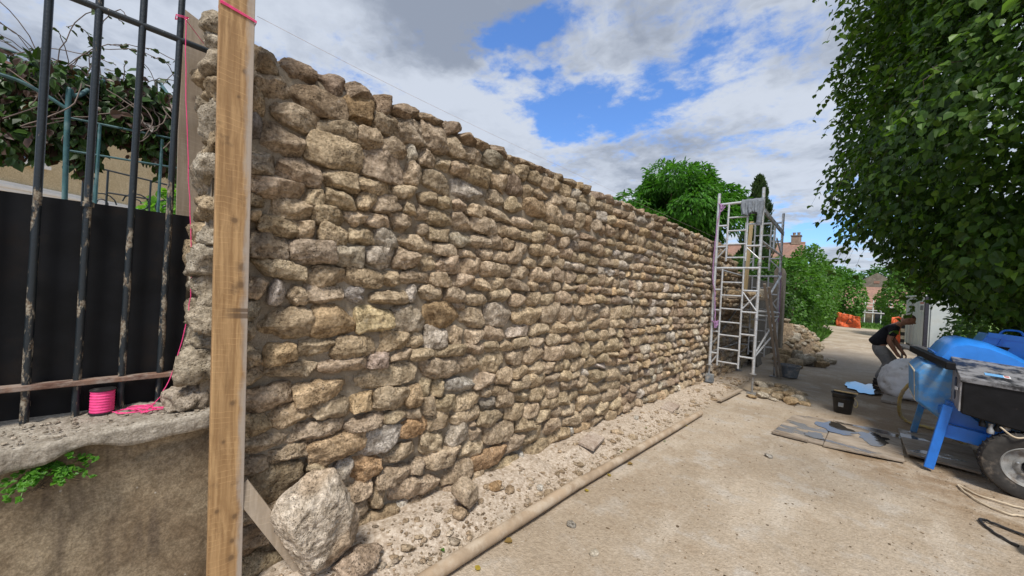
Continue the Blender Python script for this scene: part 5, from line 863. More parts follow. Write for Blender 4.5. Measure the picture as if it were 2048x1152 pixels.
# ================================================================ OLD WALL END, RUBBLE, LOOSE STONES
ow = empty('old_wall', (-2.4, 12.5, 0), 'old grey rendered wall stub beyond the scaffold', 'wall')
MB().box((-2.42, 12.75, 1.1), (.36, 3.3, 2.3)).build('render', M['grey_render'], ow, bevel=.02)
MB().box((-2.237, 11.75, .95), (.012, .9, .9)).build('ochre_patch', M['ochre_render'], ow, bevel=.004)
pl = MB().prism([(-.15, 0), (.15, 0), (.14, 2.6), (.09, 2.76), (-.07, 2.8), (-.14, 2.66)], 1, -.2, .2).build('gate_pillar', M['grey_render'], None, bevel=.02); pl.location = (-2.15, 14.75, 0)
tag(pl, 'grey cement pillar at the end of the old wall by the hedge', 'pillar')
o = MB().box((0, 0, .47), (.05, .8, .95)).build('leaning_slab', M['grey_render'], None, bevel=.01); o.location = (-1.98, 11.3, .0); o.rotation_euler = (0, R(-14), R(3)); tag(o, 'grey cement slab leaning on the wall behind the scaffold', 'slab')
rg = np.random.default_rng(9)
spots = []
for i in range(30):
    for _ in range(60):
        x = -1.42 + rg.uniform(0, .72); y = 7.35 + rg.uniform(-.05, 1.35) * (1 if x < -1.0 else .75) + (x + 1.42) * .25; s = rg.uniform(.12, .26)
        if x < -1.28 and 7.45 < y < 7.85: continue
        if all((x - a) ** 2 + (y - b_) ** 2 > (.42 * (s + c)) ** 2 for a, b_, c in spots): spots.append((x, y, s)); break
for i, (x, y, s) in enumerate(spots):
    h = s * rg.uniform(.32, .55)
    rock('heaped_stone', (x, y, gz1(x, y) + h * .42), (s * .8, s * 1.15, h), 400 + i, np.array(TONES[rg.choice(list('ttnnww'))]) * 1.15, (rg.uniform(-9, 9), rg.uniform(-9, 9), rg.uniform(0, 180)), 3, 8, 7, 1.2, 'rough ochre stone in the flat heap at the scaffold foot', 'stone', 'stones heaped at the scaffold foot')
for i, (x, y, s, h) in enumerate([(-1.62, 12.2, .42, .28), (-1.3, 12.0, .34, .24), (-1.2, 12.7, .46, .3), (-1.75, 13.2, .4, .34), (-1.0, 13.3, .38, .24), (-1.4, 13.4, .36, .34), (-.85, 12.8, .3, .18), (-1.1, 14.0, .4, .22), (-.75, 13.9, .3, .16)]):
    rock('big_stone', (x, y, h * .42), (s * .85, s, h), 460 + i, TONES['tnwtngtnw'[i]], (0, 0, i * 50), 3.5, 9, 7, 1.2, 'big loose stone in front of the rubble heap', 'stone', 'big stones before the rubble heap')
def heap():
    n = 60; V = []; a = np.linspace(-1, 1, n)
    X_, Y_ = np.meshgrid(a, a, indexing='ij'); r2 = X_ ** 2 + Y_ ** 2
    px_ = -2.35 + X_.ravel() * 1.15; py_ = 17.6 + Y_.ravel() * 2.9; p = np.stack([px_, py_, np.zeros(n * n)], 1)
    z = np.clip(1 - r2.ravel(), 0, 1) ** .8 * .8 + np.clip(1.1 - r2.ravel(), 0, 1) * (.25 * vnoise(p, 1.5, 61, 3) + .1 * vnoise(p, 6, 62, 2)) - .03
    k = np.arange(n * n).reshape(n, n); f = np.stack([k[:-1, :-1], k[1:, :-1], k[1:, 1:], k[:-1, 1:]], -1).reshape(-1, 4)
    Vs = [np.stack([px_, py_, z], 1)]; Fs = [f]; T = [np.tile(np.array((.33, .255, .18)), (n * n, 1))]; c = n * n; rg = np.random.default_rng(3)
    for i in range(420):
        j = rg.integers(0, n * n)
        if r2.ravel()[j] > 1: continue
        s = rg.uniform(.06, .24); pv, pf = stone_shape(s * rg.uniform(.8, 1.5), s, s * .7, 600 + i, 3, 4, 6, 1.3); q = pv + np.array([px_[j], py_[j], z[j] + s * .1])
        Vs.append(q); Fs.append(pf + c); c += len(q); T.append(np.tile(np.array(TONES[rg.choice(list('ngwgk'))]) * rg.uniform(.8, 1.05), (len(q), 1)))
    tag(link('rubble_heap', mesh_np('rubble_heap', np.concatenate(Vs), np.concatenate(Fs), True, np.concatenate(T)), M['stone']), 'heap of earth and broken stone at the hedge foot past the scaffold', 'rubble heap', kind='stuff')
heap()
tb = empty('mortar_tub', (-1.28, 10.2, 0), 'grey mortar tub standing at the foot of the far scaffold leg', 'tub')
MB().lathe((-1.22, 10.2, .01), [(.15, 0), (.2, .24), (.212, .25), (.212, .262), (.19, .262), (.14, .02)], 28, caps=False).build('shell', M['grey_plastic'], tb, True)
MB().lathe((-1.22, 10.2, .17), [(.185, 0), (.1, .012), (.01, .015)], 28).build('mortar_fill', M['mortar'], tb, True)
o = MB().bar((-1.62, 6.45, .05), (-1.56, 7.5, .06), .06, .035).build('wood_offcut', M['old_wood'], None, bevel=.004); tag(o, 'short pale wooden offcut on the ground before the scaffold', 'offcut')

# ================================================================ BUCKET
def bucket():
    x, y = -.235, 7.66; z = gz1(x, y)
    b_ = empty('bucket', (x, y, z), 'black plastic builder bucket with wooden stick handle standing on the lane', 'bucket')
    MB().lathe((x, y, z + .004), [(.098, 0), (.102, .004), (.132, .275), (.136, .28), (.146, .283), (.147, .298), (.14, .302), (.13, .298), (.1, .03)], 36, caps=False).build('shell', M['black_plastic'], b_, True)
    MB().lathe((x, y, z + .004), [(.1, 0), (.1, .005)], 36).build('bottom', M['black_plastic'], b_)
    MB().lathe((x, y, z + .255), [(.126, 0), (.06, .012), (.005, .016)], 30).build('mortar_fill', M['mortar'], b_, True)
    MB().lathe((x, y, z + .225), [(.128, 0), (.134, .002), (.134, .012), (.129, .014)], 36, caps=False).build('rib', M['black_plastic'], b_, True)
    MB().tube([(x - .11, y + .05, z + .315), (x + .16, y - .0, z + .322)], .011, 10).build('stick', M['yellow_wood'], b_, True)
    MB().tube(wander([(x + .12, y - .07, z + .27), (x + .165, y - .06, z + .2), (x + .15, y - .06, z + .13), (x + .115, y - .06, z + .16)], 6, .002), .005, 8).build('handle', M['hose'], b_, True)
    MB().box((x - .018, y - .1215, z + .14), (.06, .006, .06)).build('label_patch', M['grey_plastic'], b_)
bucket()

# ================================================================ PLYWOOD AND PUDDLES
def sheet(name, corners, th, mat, label, cat, z0=.0):
    cs = [(x, y) for x, y in corners]; mb = MB()
    vs_ = [(x, y, z0) for x, y in cs] + [(x, y, z0 + th) for x, y in cs]
    mb.add(vs_, [(3, 2, 1, 0), (4, 5, 6, 7), (0, 1, 5, 4), (1, 2, 6, 5), (2, 3, 7, 6), (3, 0, 4, 7)])
    o = mb.build(name, M[mat], None, bevel=.002, origin=(cs[0][0], cs[0][1], 0)); return tag(o, label, cat)
sheet('plywood_sheet', [(-.80, 5.56), (-.32, 5.60), (-.30, 6.95), (-.72, 6.70)], .02, 'ply', 'wet dirty plywood sheet on the lane, leftmost of the boards', 'board', .008)
sheet('plywood_sheet', [(-.315, 5.56), (.33, 5.74), (.345, 6.98), (-.29, 6.93)], .019, 'ply', 'wet dirty plywood sheet between the left board and the mixer legs', 'board', .011)
sheet('plywood_sheet', [(.36, 6.0), (.86, 5.93), (.93, 7.0), (.33, 7.15)], .022, 'ply', 'muddy plywood sheet under the blue mixer legs', 'board', .034)
MB_e = MB().bar((-.79, 5.54, .03), (-.45, 5.56, .03), .05, .02).build('board_strip', M['dark_plank'], None); tag(MB_e, 'dark thin strip along the front edge of the left wet board', 'strip')
def puddle(name, cx_, cy_, rx, ry, z, seed, label):
    n = 48; vs_ = [(cx_, cy_, z)]
    for i in range(n):
        a = 2 * math.pi * i / n; e = np.array([[math.cos(a), math.sin(a), seed * 3.1]]); r_ = 1 + .38 * float(vnoise(e, 1.6, seed, 3)[0])
        vs_.append((cx_ + rx * r_ * math.cos(a), cy_ + ry * r_ * math.sin(a), z))
    o = MB().add(vs_, [(0, i + 1, (i + 1) % n + 1) for i in range(n)]).build(name, M['puddle'], None)
    tag(o, label, 'puddle', kind='structure')
puddle('puddle', -.02, 10.35, .22, .62, .022, 3, 'bright puddle of water on the lane beside the crouching worker')
puddle('puddle', .1, 6.42, .16, .30, .0345, 5, 'sky reflecting puddle on the wet plywood')
puddle('puddle', -.25, 6.5, .17, .26, .0345, 6, 'shallow water on the joint of the wet boards')
puddle('puddle', -.42, 5.86, .09, .14, .0345, 8, 'small patch of water near the front edge of the left board')

# ================================================================ MIXER
mx = empty('concrete_mixer', (1.0, 6.4, 0), 'blue towable concrete mixer with black engine hood and rubber wheel', 'mixer')
# tub: faceted trough, axis along y
def tub():
    prof = [(.40, .63), (.385, .95), (.45, 1.04), (.72, 1.05), (1.22, 1.03), (1.32, .86), (1.22, .55), (.86, .40), (.62, .45)]
    ends = [(6.0, .95), (6.06, 1.0), (7.0, 1.0), (7.08, .93)]; cx_, cz_ = .85, .74; vs_, fs = [], []
    n = len(prof)
    for y, s in ends: vs_ += [(cx_ + (x - cx_) * s, y, cz_ + (z - cz_) * s) for x, z in prof]
    for i in range(3): fs += [(i * n + k, i * n + (k + 1) % n, (i + 1) * n + (k + 1) % n, (i + 1) * n + k) for k in range(n)]
    fs += [tuple(range(n - 1, -1, -1)), tuple(3 * n + k for k in range(n))]
    t = MB().add(vs_, fs).build('trough', M['blue_worn'], mx, bevel=.012)
    mb = MB()
    mb.tube([(x, y, z) for (x, z), y in zip([prof[0], prof[1]], (6.1, 6.1))], .007, 6); mb.tube([(prof[1][0], 6.1, prof[1][1]), (prof[1][0], 6.95, prof[1][1])], .007, 6); mb.tube([(prof[0][0], 6.1, prof[0][1]), (prof[0][0], 6.95, prof[0][1])], .006, 6)
    mb.tube([(prof[0][0], 6.1, prof[0][1]), (prof[8][0], 6.1, prof[8][1])], .006, 6)
    mb.tube([(prof[1][0] + .002, 6.06, .80), (.66, 6.0, .72), (prof[8][0] + .02, 6.06, .47)], .006, 6)
    mb.build('weld_seam', M['hazard_pale'], t, True)
tub()
MB().bar((.425, 7.1, 1.125), (.60, 5.70, 1.085), .07, .075).build('rim_bar', M['black_dirty'], mx, bevel=.008)
def dome():
    prof = [(.50, 1.04), (.545, 1.15), (.60, 1.26), (.66, 1.325), (.75, 1.35), (.90, 1.325), (1.05, 1.25), (1.20, 1.14), (1.24, 1.04)]
    ends = [(6.12, .80), (6.2, .95), (6.35, 1.0), (6.95, 1.0), (7.12, .92)]; vs_, fs = [], []; n = len(prof); cx_, cz_ = .85, 1.04
    for y, s in ends: vs_ += [(cx_ + (x - cx_) * (s * .5 + .5), y, cz_ + (z - cz_) * s) for x, z in prof]
    for i in range(len(ends) - 1): fs += [(i * n + k, i * n + k + 1, (i + 1) * n + k + 1, (i + 1) * n + k) for k in range(n - 1)]
    fs += [tuple(range(n)), tuple((len(ends) - 1) * n + k for k in range(n))]
    d = MB().add(vs_, fs).build('drum_cover', M['blue_clean'], mx, True)
    MB().tube([(.545, 6.3, 1.16), (.545, 7.0, 1.16)], .008, 6).build('ridge', M['blue'], d, True)
dome()
# loading hopper at the back
h = MB(); h.prism([(.94, 1.27), (1.0, 1.40), (1.30, 1.385), (1.42, 1.30), (1.42, 1.12), (1.10, 1.12)], 1, 6.98, 7.5); hp = h.build('hopper', M['blue_clean'], mx, bevel=.01)
MB().bar((1.0, 6.975, 1.385), (1.26, 6.975, 1.365), .012, .06).build('hopper_lip', M['blue_clean'], hp); MB().bar((1.12, 6.972, 1.38), (1.06, 6.972, 1.2), .012, .03).build('hopper_rib', M['blue'], hp)
MB().prism([(1.02, 1.27), (1.16, 1.26), (1.12, 1.19), (1.0, 1.2)], 1, 6.965, 6.979).build('hopper_slot', M['black_dirty'], hp)
MB().tube(wander([(1.1, 7.1, 1.40), (1.14, 7.1, 1.45), (1.24, 7.1, 1.45), (1.27, 7.1, 1.40)], 5, 0), .011, 8).build('hopper_handle', M['blue'], hp, True)
# engine hood: top slopes up to the back
hood = MB().add([(.665, 5.56, .66), (1.75, 5.56, .45), (1.75, 5.56, .95), (.665, 5.56, 1.005), (.66, 6.28, .70), (1.75, 6.28, .5), (1.75, 6.28, 1.12), (.655, 6.28, 1.19)],
                [(0, 1, 2, 3), (1, 5, 6, 2), (5, 4, 7, 6), (4, 0, 3, 7), (3, 2, 6, 7), (0, 4, 5, 1)]).build('engine_hood', M['black_dirty'], mx, bevel=.012)
MB().add([(.645, 5.545, 1.012), (1.77, 5.545, .957), (1.77, 6.30, 1.127), (.64, 6.30, 1.197), (.645, 5.545, .965), (1.77, 5.545, .91), (1.77, 6.30, 1.10), (.64, 6.30, 1.17)],
         [(0, 1, 2, 3), (0, 4, 5, 1), (1, 5, 6, 2), (2, 6, 7, 3), (3, 7, 4, 0), (4, 7, 6, 5)]).build('hood_lid', M['black_hood'], hood, bevel=.006)
MB().add([(.650, 5.575, .68), (.655, 5.575, .955), (.645, 6.26, 1.13), (.640, 6.26, .72), (.662, 5.575, .68), (.664, 5.575, .955), (.655, 6.26, 1.13), (.652, 6.26, .72)],
         [(0, 1, 2, 3), (7, 6, 5, 4), (0, 4, 5, 1), (1, 5, 6, 2), (2, 6, 7, 3), (3, 7, 4, 0)]).build('side_plate', M['side_grey'], hood)
for z, yc, r_ in ((.93, 5.78, .05), (.80, 5.80, .045)): MB().lathe((.653, yc, z), [(r_, 0), (r_, .008)], 20, axis=(-1, 0, 0)).build('vent_hole', M['cabin_seal'], hood)
MB().bar((.642, 5.62, .885), (.642, 5.76, .875), .006, .03).build('lever', M['sign_white'], hood)
# sticker on the hood lid: pale blue bar with a red and white end
def on_lid(x, y): 
    t = (y - 5.545) / .755; zl = 1.012 + (1.197 - 1.012) * t; zr = .957 + (1.127 - .957) * t; return zl + (zr - zl) * (x - .645) / 1.125
for nm, x0, x1, mt, dz_ in (('sticker', .815, .925, 'shutter_blue', .0035), ('sticker_end', .9255, .965, 'sign_white', .0035), ('sticker_mark', .931, .958, 'sign_red', .0055)):
    if mt == 'shutter_blue': M.setdefault('shutter_blue', plain('pale_blue_sticker', (.16, .38, .66), .4, var=.08))
    dy_ = .012 if nm == 'sticker_mark' else 0
    q = [(x0, 5.70 + dy_), (x1, 5.70 + dy_), (x1, 5.76 - dy_), (x0, 5.76 - dy_)]
    MB().add([(x, y, on_lid(x, y) + dz_) for x, y in q] + [(x, y, on_lid(x, y) + .0005) for x, y in q], [(0, 1, 2, 3), (0, 4, 5, 1), (1, 5, 6, 2), (2, 6, 7, 3), (3, 7, 4, 0)]).build(nm, M[mt], hood)
for i, (x, z) in enumerate([(.80, .62), (.85, .57), (.89, .60), (.94, .63)]):
    MB().lathe((x, 5.60, z - .05), [(.022, 0), (.024, .03), (.015, .05), (.018, .09)], 10).build('engine_fitting', M['steel_dull' if i % 2 else 'black_dirty'], mx, True)
MB().tube(wander([(.9, 5.58, .60), (.96, 5.5, .55), (1.02, 5.5, .56), (1.1, 5.52, .62)], 6, 0), .007, 8).build('thin_hose', M['cable_beige'], mx, True)
# chassis and legs
MB().bar((.60, 5.72, .69), (.495, 5.72, .03), .07, .05, up=(0, 1, 0)).build('leg', M['blue'], mx, bevel=.006)
MB().bar((.56, 7.12, .62), (.475, 7.22, .03), .06, .045, up=(0, 1, 0)).build('leg', M['blue_worn'], mx, bevel=.006)
MB().bar((.555, 5.74, .44), (1.0, 5.74, .40), .03, .13).build('chassis_beam', M['blue'], mx, bevel=.005)
MB().bar((.53, 7.1, .43), (1.1, 7.1, .41), .03, .10).build('chassis_beam', M['blue'], mx, bevel=.005)
MB().bar((.60, 5.72, .62), (.53, 7.1, .50), .05, .08).build('cross_beam', M['blue'], mx, bevel=.005)
MB().prism([(.585, .50), (.60, .72), (.66, .70), (.86, .52), (.92, .46)], 1, 5.80, 5.93).build('gusset', M['blue'], mx, bevel=.005)
MB().box((.93, 5.72, .47), (.14, .12, .16)).build('axle_bracket', M['blue'], mx, bevel=.006)
MB().box((1.4, 6.4, .33), (1.1, 1.1, .08)).build('chassis_plate', M['blue_worn'], mx, bevel=.005)
def wheel(x, y, r_):
    w = MB(); prof = [(.175, -.065), (.20, -.075), (.25, -.08), (.278, -.07), (.289, -.045), (.291, 0), (.289, .045), (.278, .07), (.25, .08), (.20, .075), (.175, .065)]
    w.lathe((x, y, r_), prof, 56, axis=(0, -1, 0), caps=False); tyre = w.build('tyre', M['rubber'], mx, True)
    mb = MB()
    for k in range(40):
        a = 2 * math.pi * k / 40; c = Vector((x + .287 * math.cos(a), y, r_ + .287 * math.sin(a)))
        mb.box(c, (.016, .10, .012), Matrix.Rotation(-a, 3, 'Y'))
    mb.build('tread', M['rubber'], tyre)
    rim = MB().lathe((x, y, r_), [(.178, .062), (.17, .07), (.163, .055), (.15, .03), (.10, .025), (.075, .045), (.06, .05), (.055, .03), (.002, .03)], 44, axis=(0, -1, 0), caps=False).build('rim', M['rim'], mx, True)
    MB().lathe((x, y, r_), [(.05, .03), (.048, .062), (.03, .066), (.002, .066)], 24, axis=(0, -1, 0), caps=False).build('hub', M['black_dirty'], rim, True)
    mb = MB()
    for k in range(5):
        a = 2 * math.pi * k / 5 + .3; mb.lathe((x + .078 * math.cos(a), y - .045, r_ + .078 * math.sin(a)), [(.011, 0), (.011, .014), (.004, .016)], 6, axis=(0, -1, 0))
    mb.build('wheel_nut', M['steel_dull'], rim)
wheel(1.075, 5.60, .291)

# ================================================================ HOSE, CABLES, BOX
mb = MB(); mb.tube(wander([(.50, 7.35, .66), (.43, 7.5, .60), (.37, 7.6, .44), (.36, 7.75, .22), (.40, 7.9, .06), (.50, 7.75, .03), (.62, 7.7, .03), (.8, 7.6, .03), (.9, 7.2, .03)], 8, .003, 5), .021, 10)
tag(mb.build('yellow_hose', M['hose'], None, True), 'yellow hose looping down behind the blue trough of the mixer', 'hose')
def on_ground(pts, r_): return [(x, y, gz1(x, y) + r_ + .006) for x, y in pts]
mb = MB(); mb.tube(wander(on_ground([(1.4, 5.35), (1.05, 5.25), (.78, 5.28), (.66, 5.44), (.72, 5.15), (.86, 5.0), (1.0, 5.05), (1.4, 5.0)], .008), 8, .003, 6), .008, 8)
tag(mb.build('beige_cable', M['cable_beige'], None, True), 'beige cable curling over the sand in front of the wheel', 'cable')
mb = MB(); mb.tube(wander(on_ground([(.81, 4.36), (.74, 4.46), (.685, 4.62), (.70, 4.70), (.78, 4.66), (1.1, 4.5), (1.5, 4.4)], .008), 8, .003, 7), .0095, 8)
tag(mb.build('black_cable', M['cable_black'], None, True), 'black cable loop on the sand at the right edge', 'cable')
bx = empty('site_box', (.9, 4.3, 0), 'small pale box with dark open end at the right edge', 'box')
MB().box((.95, 4.30, .075), (.22, .16, .14)).build('body', M['hazard_pale'], bx, bevel=.012); MB().box((.842, 4.29, .07), (.014, .11, .09)).build('dark_end', M['black_plastic'], bx, bevel=.004)

# ================================================================ WORKER
def skin(verts, edges, radii, sub=2, root=0):
    me = bpy.data.meshes.new('tmp'); me.from_pydata(verts, edges, [])
    o = bpy.data.objects.new('tmp', me); COL.objects.link(o)
    sm = o.modifiers.new('skin', 'SKIN'); sm.use_smooth_shade = True
    for i, r_ in enumerate(radii): me.skin_vertices[0].data[i].radius = (r_, r_)
    for i in range(len(verts)): me.skin_vertices[0].data[i].use_root = (i in (root if hasattr(root, '__len__') else (root,)))
    ss = o.modifiers.new('sub', 'SUBSURF'); ss.levels = sub; ss.render_levels = sub
    dg = bpy.context.evaluated_depsgraph_get(); ev = o.evaluated_get(dg); m2 = bpy.data.meshes.new_from_object(ev)
    v = np.zeros(len(m2.vertices) * 3); m2.vertices.foreach_get('co', v); f = [tuple(p.vertices) for p in m2.polygons]
    bpy.data.objects.remove(o); bpy.data.meshes.remove(me); bpy.data.meshes.remove(m2)
    return v.reshape(-1, 3), f
def worker():
    Y0 = 11.3; w = empty('person', (.2, Y0, 0), 'worker in black T-shirt and dusty grey trousers bending forward with knees bent', 'person')
    def J(x, z, y): return (x, Y0 + y, z)
    # near side (towards the camera) has negative y
    V, E, Rd = [], [], []
    def chain(pts, start=None):
        prev = start
        for x, z, y, r_ in pts:
            V.append(J(x, z, y)); Rd.append(r_); i = len(V) - 1
            if prev is not None: E.append((prev, i))
            prev = i
        return prev
    pel = chain([(.15, .85, 0, .115)]); ch = chain([(.23, .99, 0, .112), (.32, 1.15, 0, .122), (.385, 1.25, 0, .10)], pel)
    nk = chain([(.455, 1.325, 0, .055), (.50, 1.365, 0, .06)], ch)
    hd = chain([(.545, 1.40, 0, .092), (.59, 1.435, 0, .098), (.62, 1.45, 0, .078)], nk)
    tips = []
    for s, ex, ez, wx, wz in ((-1, .315, .96, .43, .735), (1, .40, .97, .52, .76)):
        sh = chain([(.375, 1.225, s * .165, .06)], ch); wr = chain([(.345, 1.09, s * .19, .055), (ex, ez, s * .20, .047), ((ex + wx) / 2, (ez + wz) / 2, s * .17, .046), (wx, wz, s * .14, .032)], sh)
        chain([(wx + .03, wz - .05, s * .135, .034), (wx + .05, wz - .085, s * .13, .030)], wr); tips.append((wx, wz, s))
    for s, kx, kz, ax, az in ((-1, .335, .49, .175, .09), (1, .42, .52, .27, .09)):
        hp = chain([(.165, .80, s * .095, .098)], pel); chain([((.165 + kx) / 2, (.80 + kz) / 2, s * .115, .078), (kx, kz, s * .125, .058), ((kx + ax) / 2 + .005, (kz + az) / 2, s * .12, .056), (ax, az, s * .115, .038), (ax + .09, az - .045, s * .125, .034)], hp)
    bv, bf = skin(V, E, Rd, 2, 0)
    bf = [tuple(f) for f in bf]; bv = [tuple(x) for x in bv]
    mb = MB(); mb.add(bv, bf)
    # fingers: five separate bent chains per hand, the thumb leaving the side of the palm
    for wx, wz, s in tips:
        for k, (dy, L) in enumerate(((-.028, .062), (-.010, .072), (.009, .068), (.026, .054))):
            p0 = Vector(J(wx + .045, wz - .075, s * .132 + dy)); mb.tube([p0, p0 + Vector((.026, 0, -L * .5)), p0 + Vector((.024, 0, -L * .95)), p0 + Vector((.008, 0, -L * 1.3))], [.0095, .009, .0085, .006], 8)
        p0 = Vector(J(wx + .03, wz - .04, s * .132 - .03)); mb.tube([p0, p0 + Vector((.03, -.018, -.025)), p0 + Vector((.045, -.014, -.055))], [.011, .010, .007], 8)
    # face: nose, brow, lips, ears, eyes
    fwd = Vector((.72, 0, -.42)).normalized(); up = Vector((.42, 0, .72)).normalized(); c = Vector(J(.59, 1.43, 0))
    Vt, Fq = cube_template(12); q = Vt / np.linalg.norm(Vt, axis=1, keepdims=True); F3 = np.stack([np.array(fwd), np.array([0, 1., 0]), np.array(up)])
    jaw = 1 - .16 * np.clip(-q[:, 2], 0, 1) * (1 - .5 * np.clip(q[:, 0], 0, 1))
    hq = (q * np.array([.098, .080, .118]) * jaw[:, None]) @ F3 + np.array(c); mb.add([tuple(x) for x in hq], [tuple(f) for f in Fq])
    mb.tube([c + fwd * .085 + up * .02, c + fwd * .112 - up * .012, c + fwd * .092 - up * .026], [.011, .017, .010], 8)
    mb.tube([c + fwd * .088 - up * .045 + Vector((0, -.025, 0)), c + fwd * .096 - up * .047, c + fwd * .088 - up * .045 + Vector((0, .025, 0))], .008, 8)
    for s in (-1, 1):
        e = c + Vector((0, s * .082, 0)) - fwd * .005; mb.tube([e + up * .028, e + up * .01 - fwd * .016 + Vector((0, s * .012, 0)), e - up * .025], [.012, .017, .010], 8)
        mb.tube([c + fwd * .083 + up * .022 + Vector((0, s * .022, 0)), c + fwd * .075 + up * .022 + Vector((0, s * .05, 0))], .009, 8)
    body = mb.build('body', M['skin'], w, True)
    for p in body.data.polygons: p.use_smooth = True
    for s in (-1, 1):
        MB().lathe(c + fwd * .082 + up * .006 + Vector((0, s * .034, 0)), [(.001, -.006), (.008, -.002), (.008, .003), (.001, .006)], 10, axis=(0, s, 0)).build('eye', M['hair'], w, True)
    # cropped hair as a close cap
    Vt, Fq = cube_template(10); q = Vt / np.linalg.norm(Vt, axis=1, keepdims=True)
    keep = lambda d: (d[2]) > .30 - .8 * max(0, -d[0]) + .45 * max(0, d[0])
    ok = [all(keep(q[i]) for i in f) for f in Fq]; pts = np.array(c) + (q * np.array([.100, .082, .120])) @ F3
    me = bpy.data.meshes.new('hair'); me.from_pydata([tuple(np.array(p) - np.array([.2, Y0, 0])) for p in pts], [], [tuple(f) for f, k in zip(Fq, ok) if k]); 
    for p in me.polygons: p.use_smooth = True
    hr = link('hair', me, M['hair'], w); hr.modifiers.new('t', 'SOLIDIFY').thickness = .004
    # T-shirt
    V, E, Rd = [], [], []
    a = chain([(.085, .83, 0, .145)]); b_ = chain([(.14, .90, 0, .155), (.22, 1.0, 0, .155), (.31, 1.14, 0, .16), (.385, 1.245, 0, .13), (.43, 1.30, 0, .072)], a)
    for s in (-1, 1): chain([(.375, 1.225, s * .155, .082), (.352, 1.12, s * .19, .071), (.342, 1.07, s * .195, .068)], 4)
    v, f = skin(V, E, Rd, 2, 0); v[:, 1] = Y0 + (v[:, 1] - Y0) * 1.16
    v = v + (.008 * vnoise(v, 9, 5, 2))[:, None] * np.array([1, .3, .6])
    link('tshirt', mesh_from(v - np.array([.2, Y0, 0]), f), M['shirt'], w)
    # trousers
    V, E, Rd = [], [], []
    a = chain([(.18, .97, 0, .13)]); a2 = chain([(.14, .83, 0, .14)], a)
    for s, kx, kz, ax, az in ((-1, .335, .49, .175, .13), (1, .42, .52, .27, .13)):
        chain([(.17, .78, s * .095, .118), ((.17 + kx) / 2, (.78 + kz) / 2, s * .115, .112), (kx, kz, s * .125, .094), ((kx + ax) / 2 + .0, (kz + az) / 2, s * .12, .085), (ax, az, s * .115, .076)], a2)
    v, f = skin(V, E, Rd, 2, 0); v = v + (.012 * vnoise(v, 8, 6, 3))[:, None] * np.array([1, .3, .6])
    link('trousers', mesh_from(v - np.array([.2, Y0, 0]), f), M['trousers'], w)
    for s, ax in ((-1, .165), (1, .26)):
        mb = MB(); mb.tube([(ax - .055, Y0 + s * .115, .055), (ax - .02, Y0 + s * .115, .062), (ax + .06, Y0 + s * .12, .058), (ax + .15, Y0 + s * .125, .045), (ax + .2, Y0 + s * .127, .034)], [.03, .05, .049, .042, .018], 12)
        mb.tube([(ax, Y0 + s * .115, .06), (ax, Y0 + s * .115, .14)], [.046, .05], 12)
        mb.box((ax + .07, Y0 + s * .12, .012), (.27, .088, .024)); mb.build('shoe', M['shoe'], w, True)
def mesh_from(v, f):
    me = bpy.data.meshes.new('cloth'); me.from_pydata([tuple(x) for x in v], [], f)
    for p in me.polygons: p.use_smooth = True
    return me
worker()

# ================================================================ BAG, TRESTLE BOARDS, CABIN, BARRIERS
def bag():
    V, Fq = cube_template(22); p = V / (np.abs(V) ** 3.6).sum(1, keepdims=True) ** (1 / 3.6); z = p[:, 2].copy()
    p[:, 2] = np.where(z > 0, z * (1 - .22 * p[:, 1] ** 2 + .16 * p[:, 0] - .1 * np.maximum(0, -p[:, 0]) ** 2), z); sag = 1 + .16 * np.maximum(0, -z + .2) - .12 * np.maximum(0, z)
    p[:, 0] *= sag; p[:, 1] *= sag; p = p * np.array([.36, .42, .36]); q = p + 17.1
    a = .03 * vnoise(q, 5, 2, 3) + .016 * (1 - 2 * np.abs(vnoise(q * np.array([1, 1, 2.4]), 7, 7, 3)))
    p = p + p / np.linalg.norm(p, axis=1, keepdims=True) * a[:, None]; p[:, 2] = np.maximum(p[:, 2], -.345)
    o = link('bulk_bag', mesh_np('bulk_bag', p, Fq), M['bag']); o.location = (.58, 10.15, .352); tag(o, 'sagging white woven bulk bag of sand behind the mixer', 'bag')
    mb = MB(); mb.tube(wander([(-.28, -.28, .1), (-.34, -.36, -.1), (-.30, -.38, -.3)], 5, .004), .014, 6); mb.tube(wander([(-.33, -.1, .22), (-.40, -.12, .0), (-.42, -.1, -.3)], 5, .004), .014, 6)
    mb.build('strap', M['bag'], o, True)
bag()
for i, (a, b_, lab) in enumerate([((.42, 10.75, .03), (.30, 9.15, .03), 'muddy board lying on the ground along the bulk bag'), ((.62, 13.9, .74), (.95, 11.0, .72), 'grey scaffold plank on trestles behind the worker, nearer the lane'), ((.86, 13.9, .75), (1.2, 11.0, .73), 'grey scaffold plank on trestles behind the worker, beside the cabin')]):
    o = MB().bar(a, b_, .2, .04).build('grey_plank', M['grey_wood'], None, bevel=.004); tag(o, lab, 'plank')
for y, lab in ((11.5, 'nearer steel trestle under the grey planks'), (13.4, 'farther steel trestle under the grey planks')):
    t = empty('trestle', (.95, y, 0), lab, 'trestle'); x0 = .62 if y > 12 else .85
    MB().bar((x0 - .1, y, .685), (x0 + .6, y, .685), .06, .05).build('beam', M['steel_dull'], t)
    for sx in (0, .5):
        for sy in (-.2, .2): MB().bar((x0 + sx, y, .66), (x0 + sx, y + sy, .01), .035, .035, up=(1, 0, 0)).build('leg', M['steel_dull'], t)
cb = empty('site_cabin', (1.65, 23.1, 0), 'pale blue grey site cabin standing under the lime tree', 'cabin')
ang = math.atan2(1.65 - 1.24, 25.9 - 23.1); Rz = Matrix.Rotation(ang, 3, 'Z')
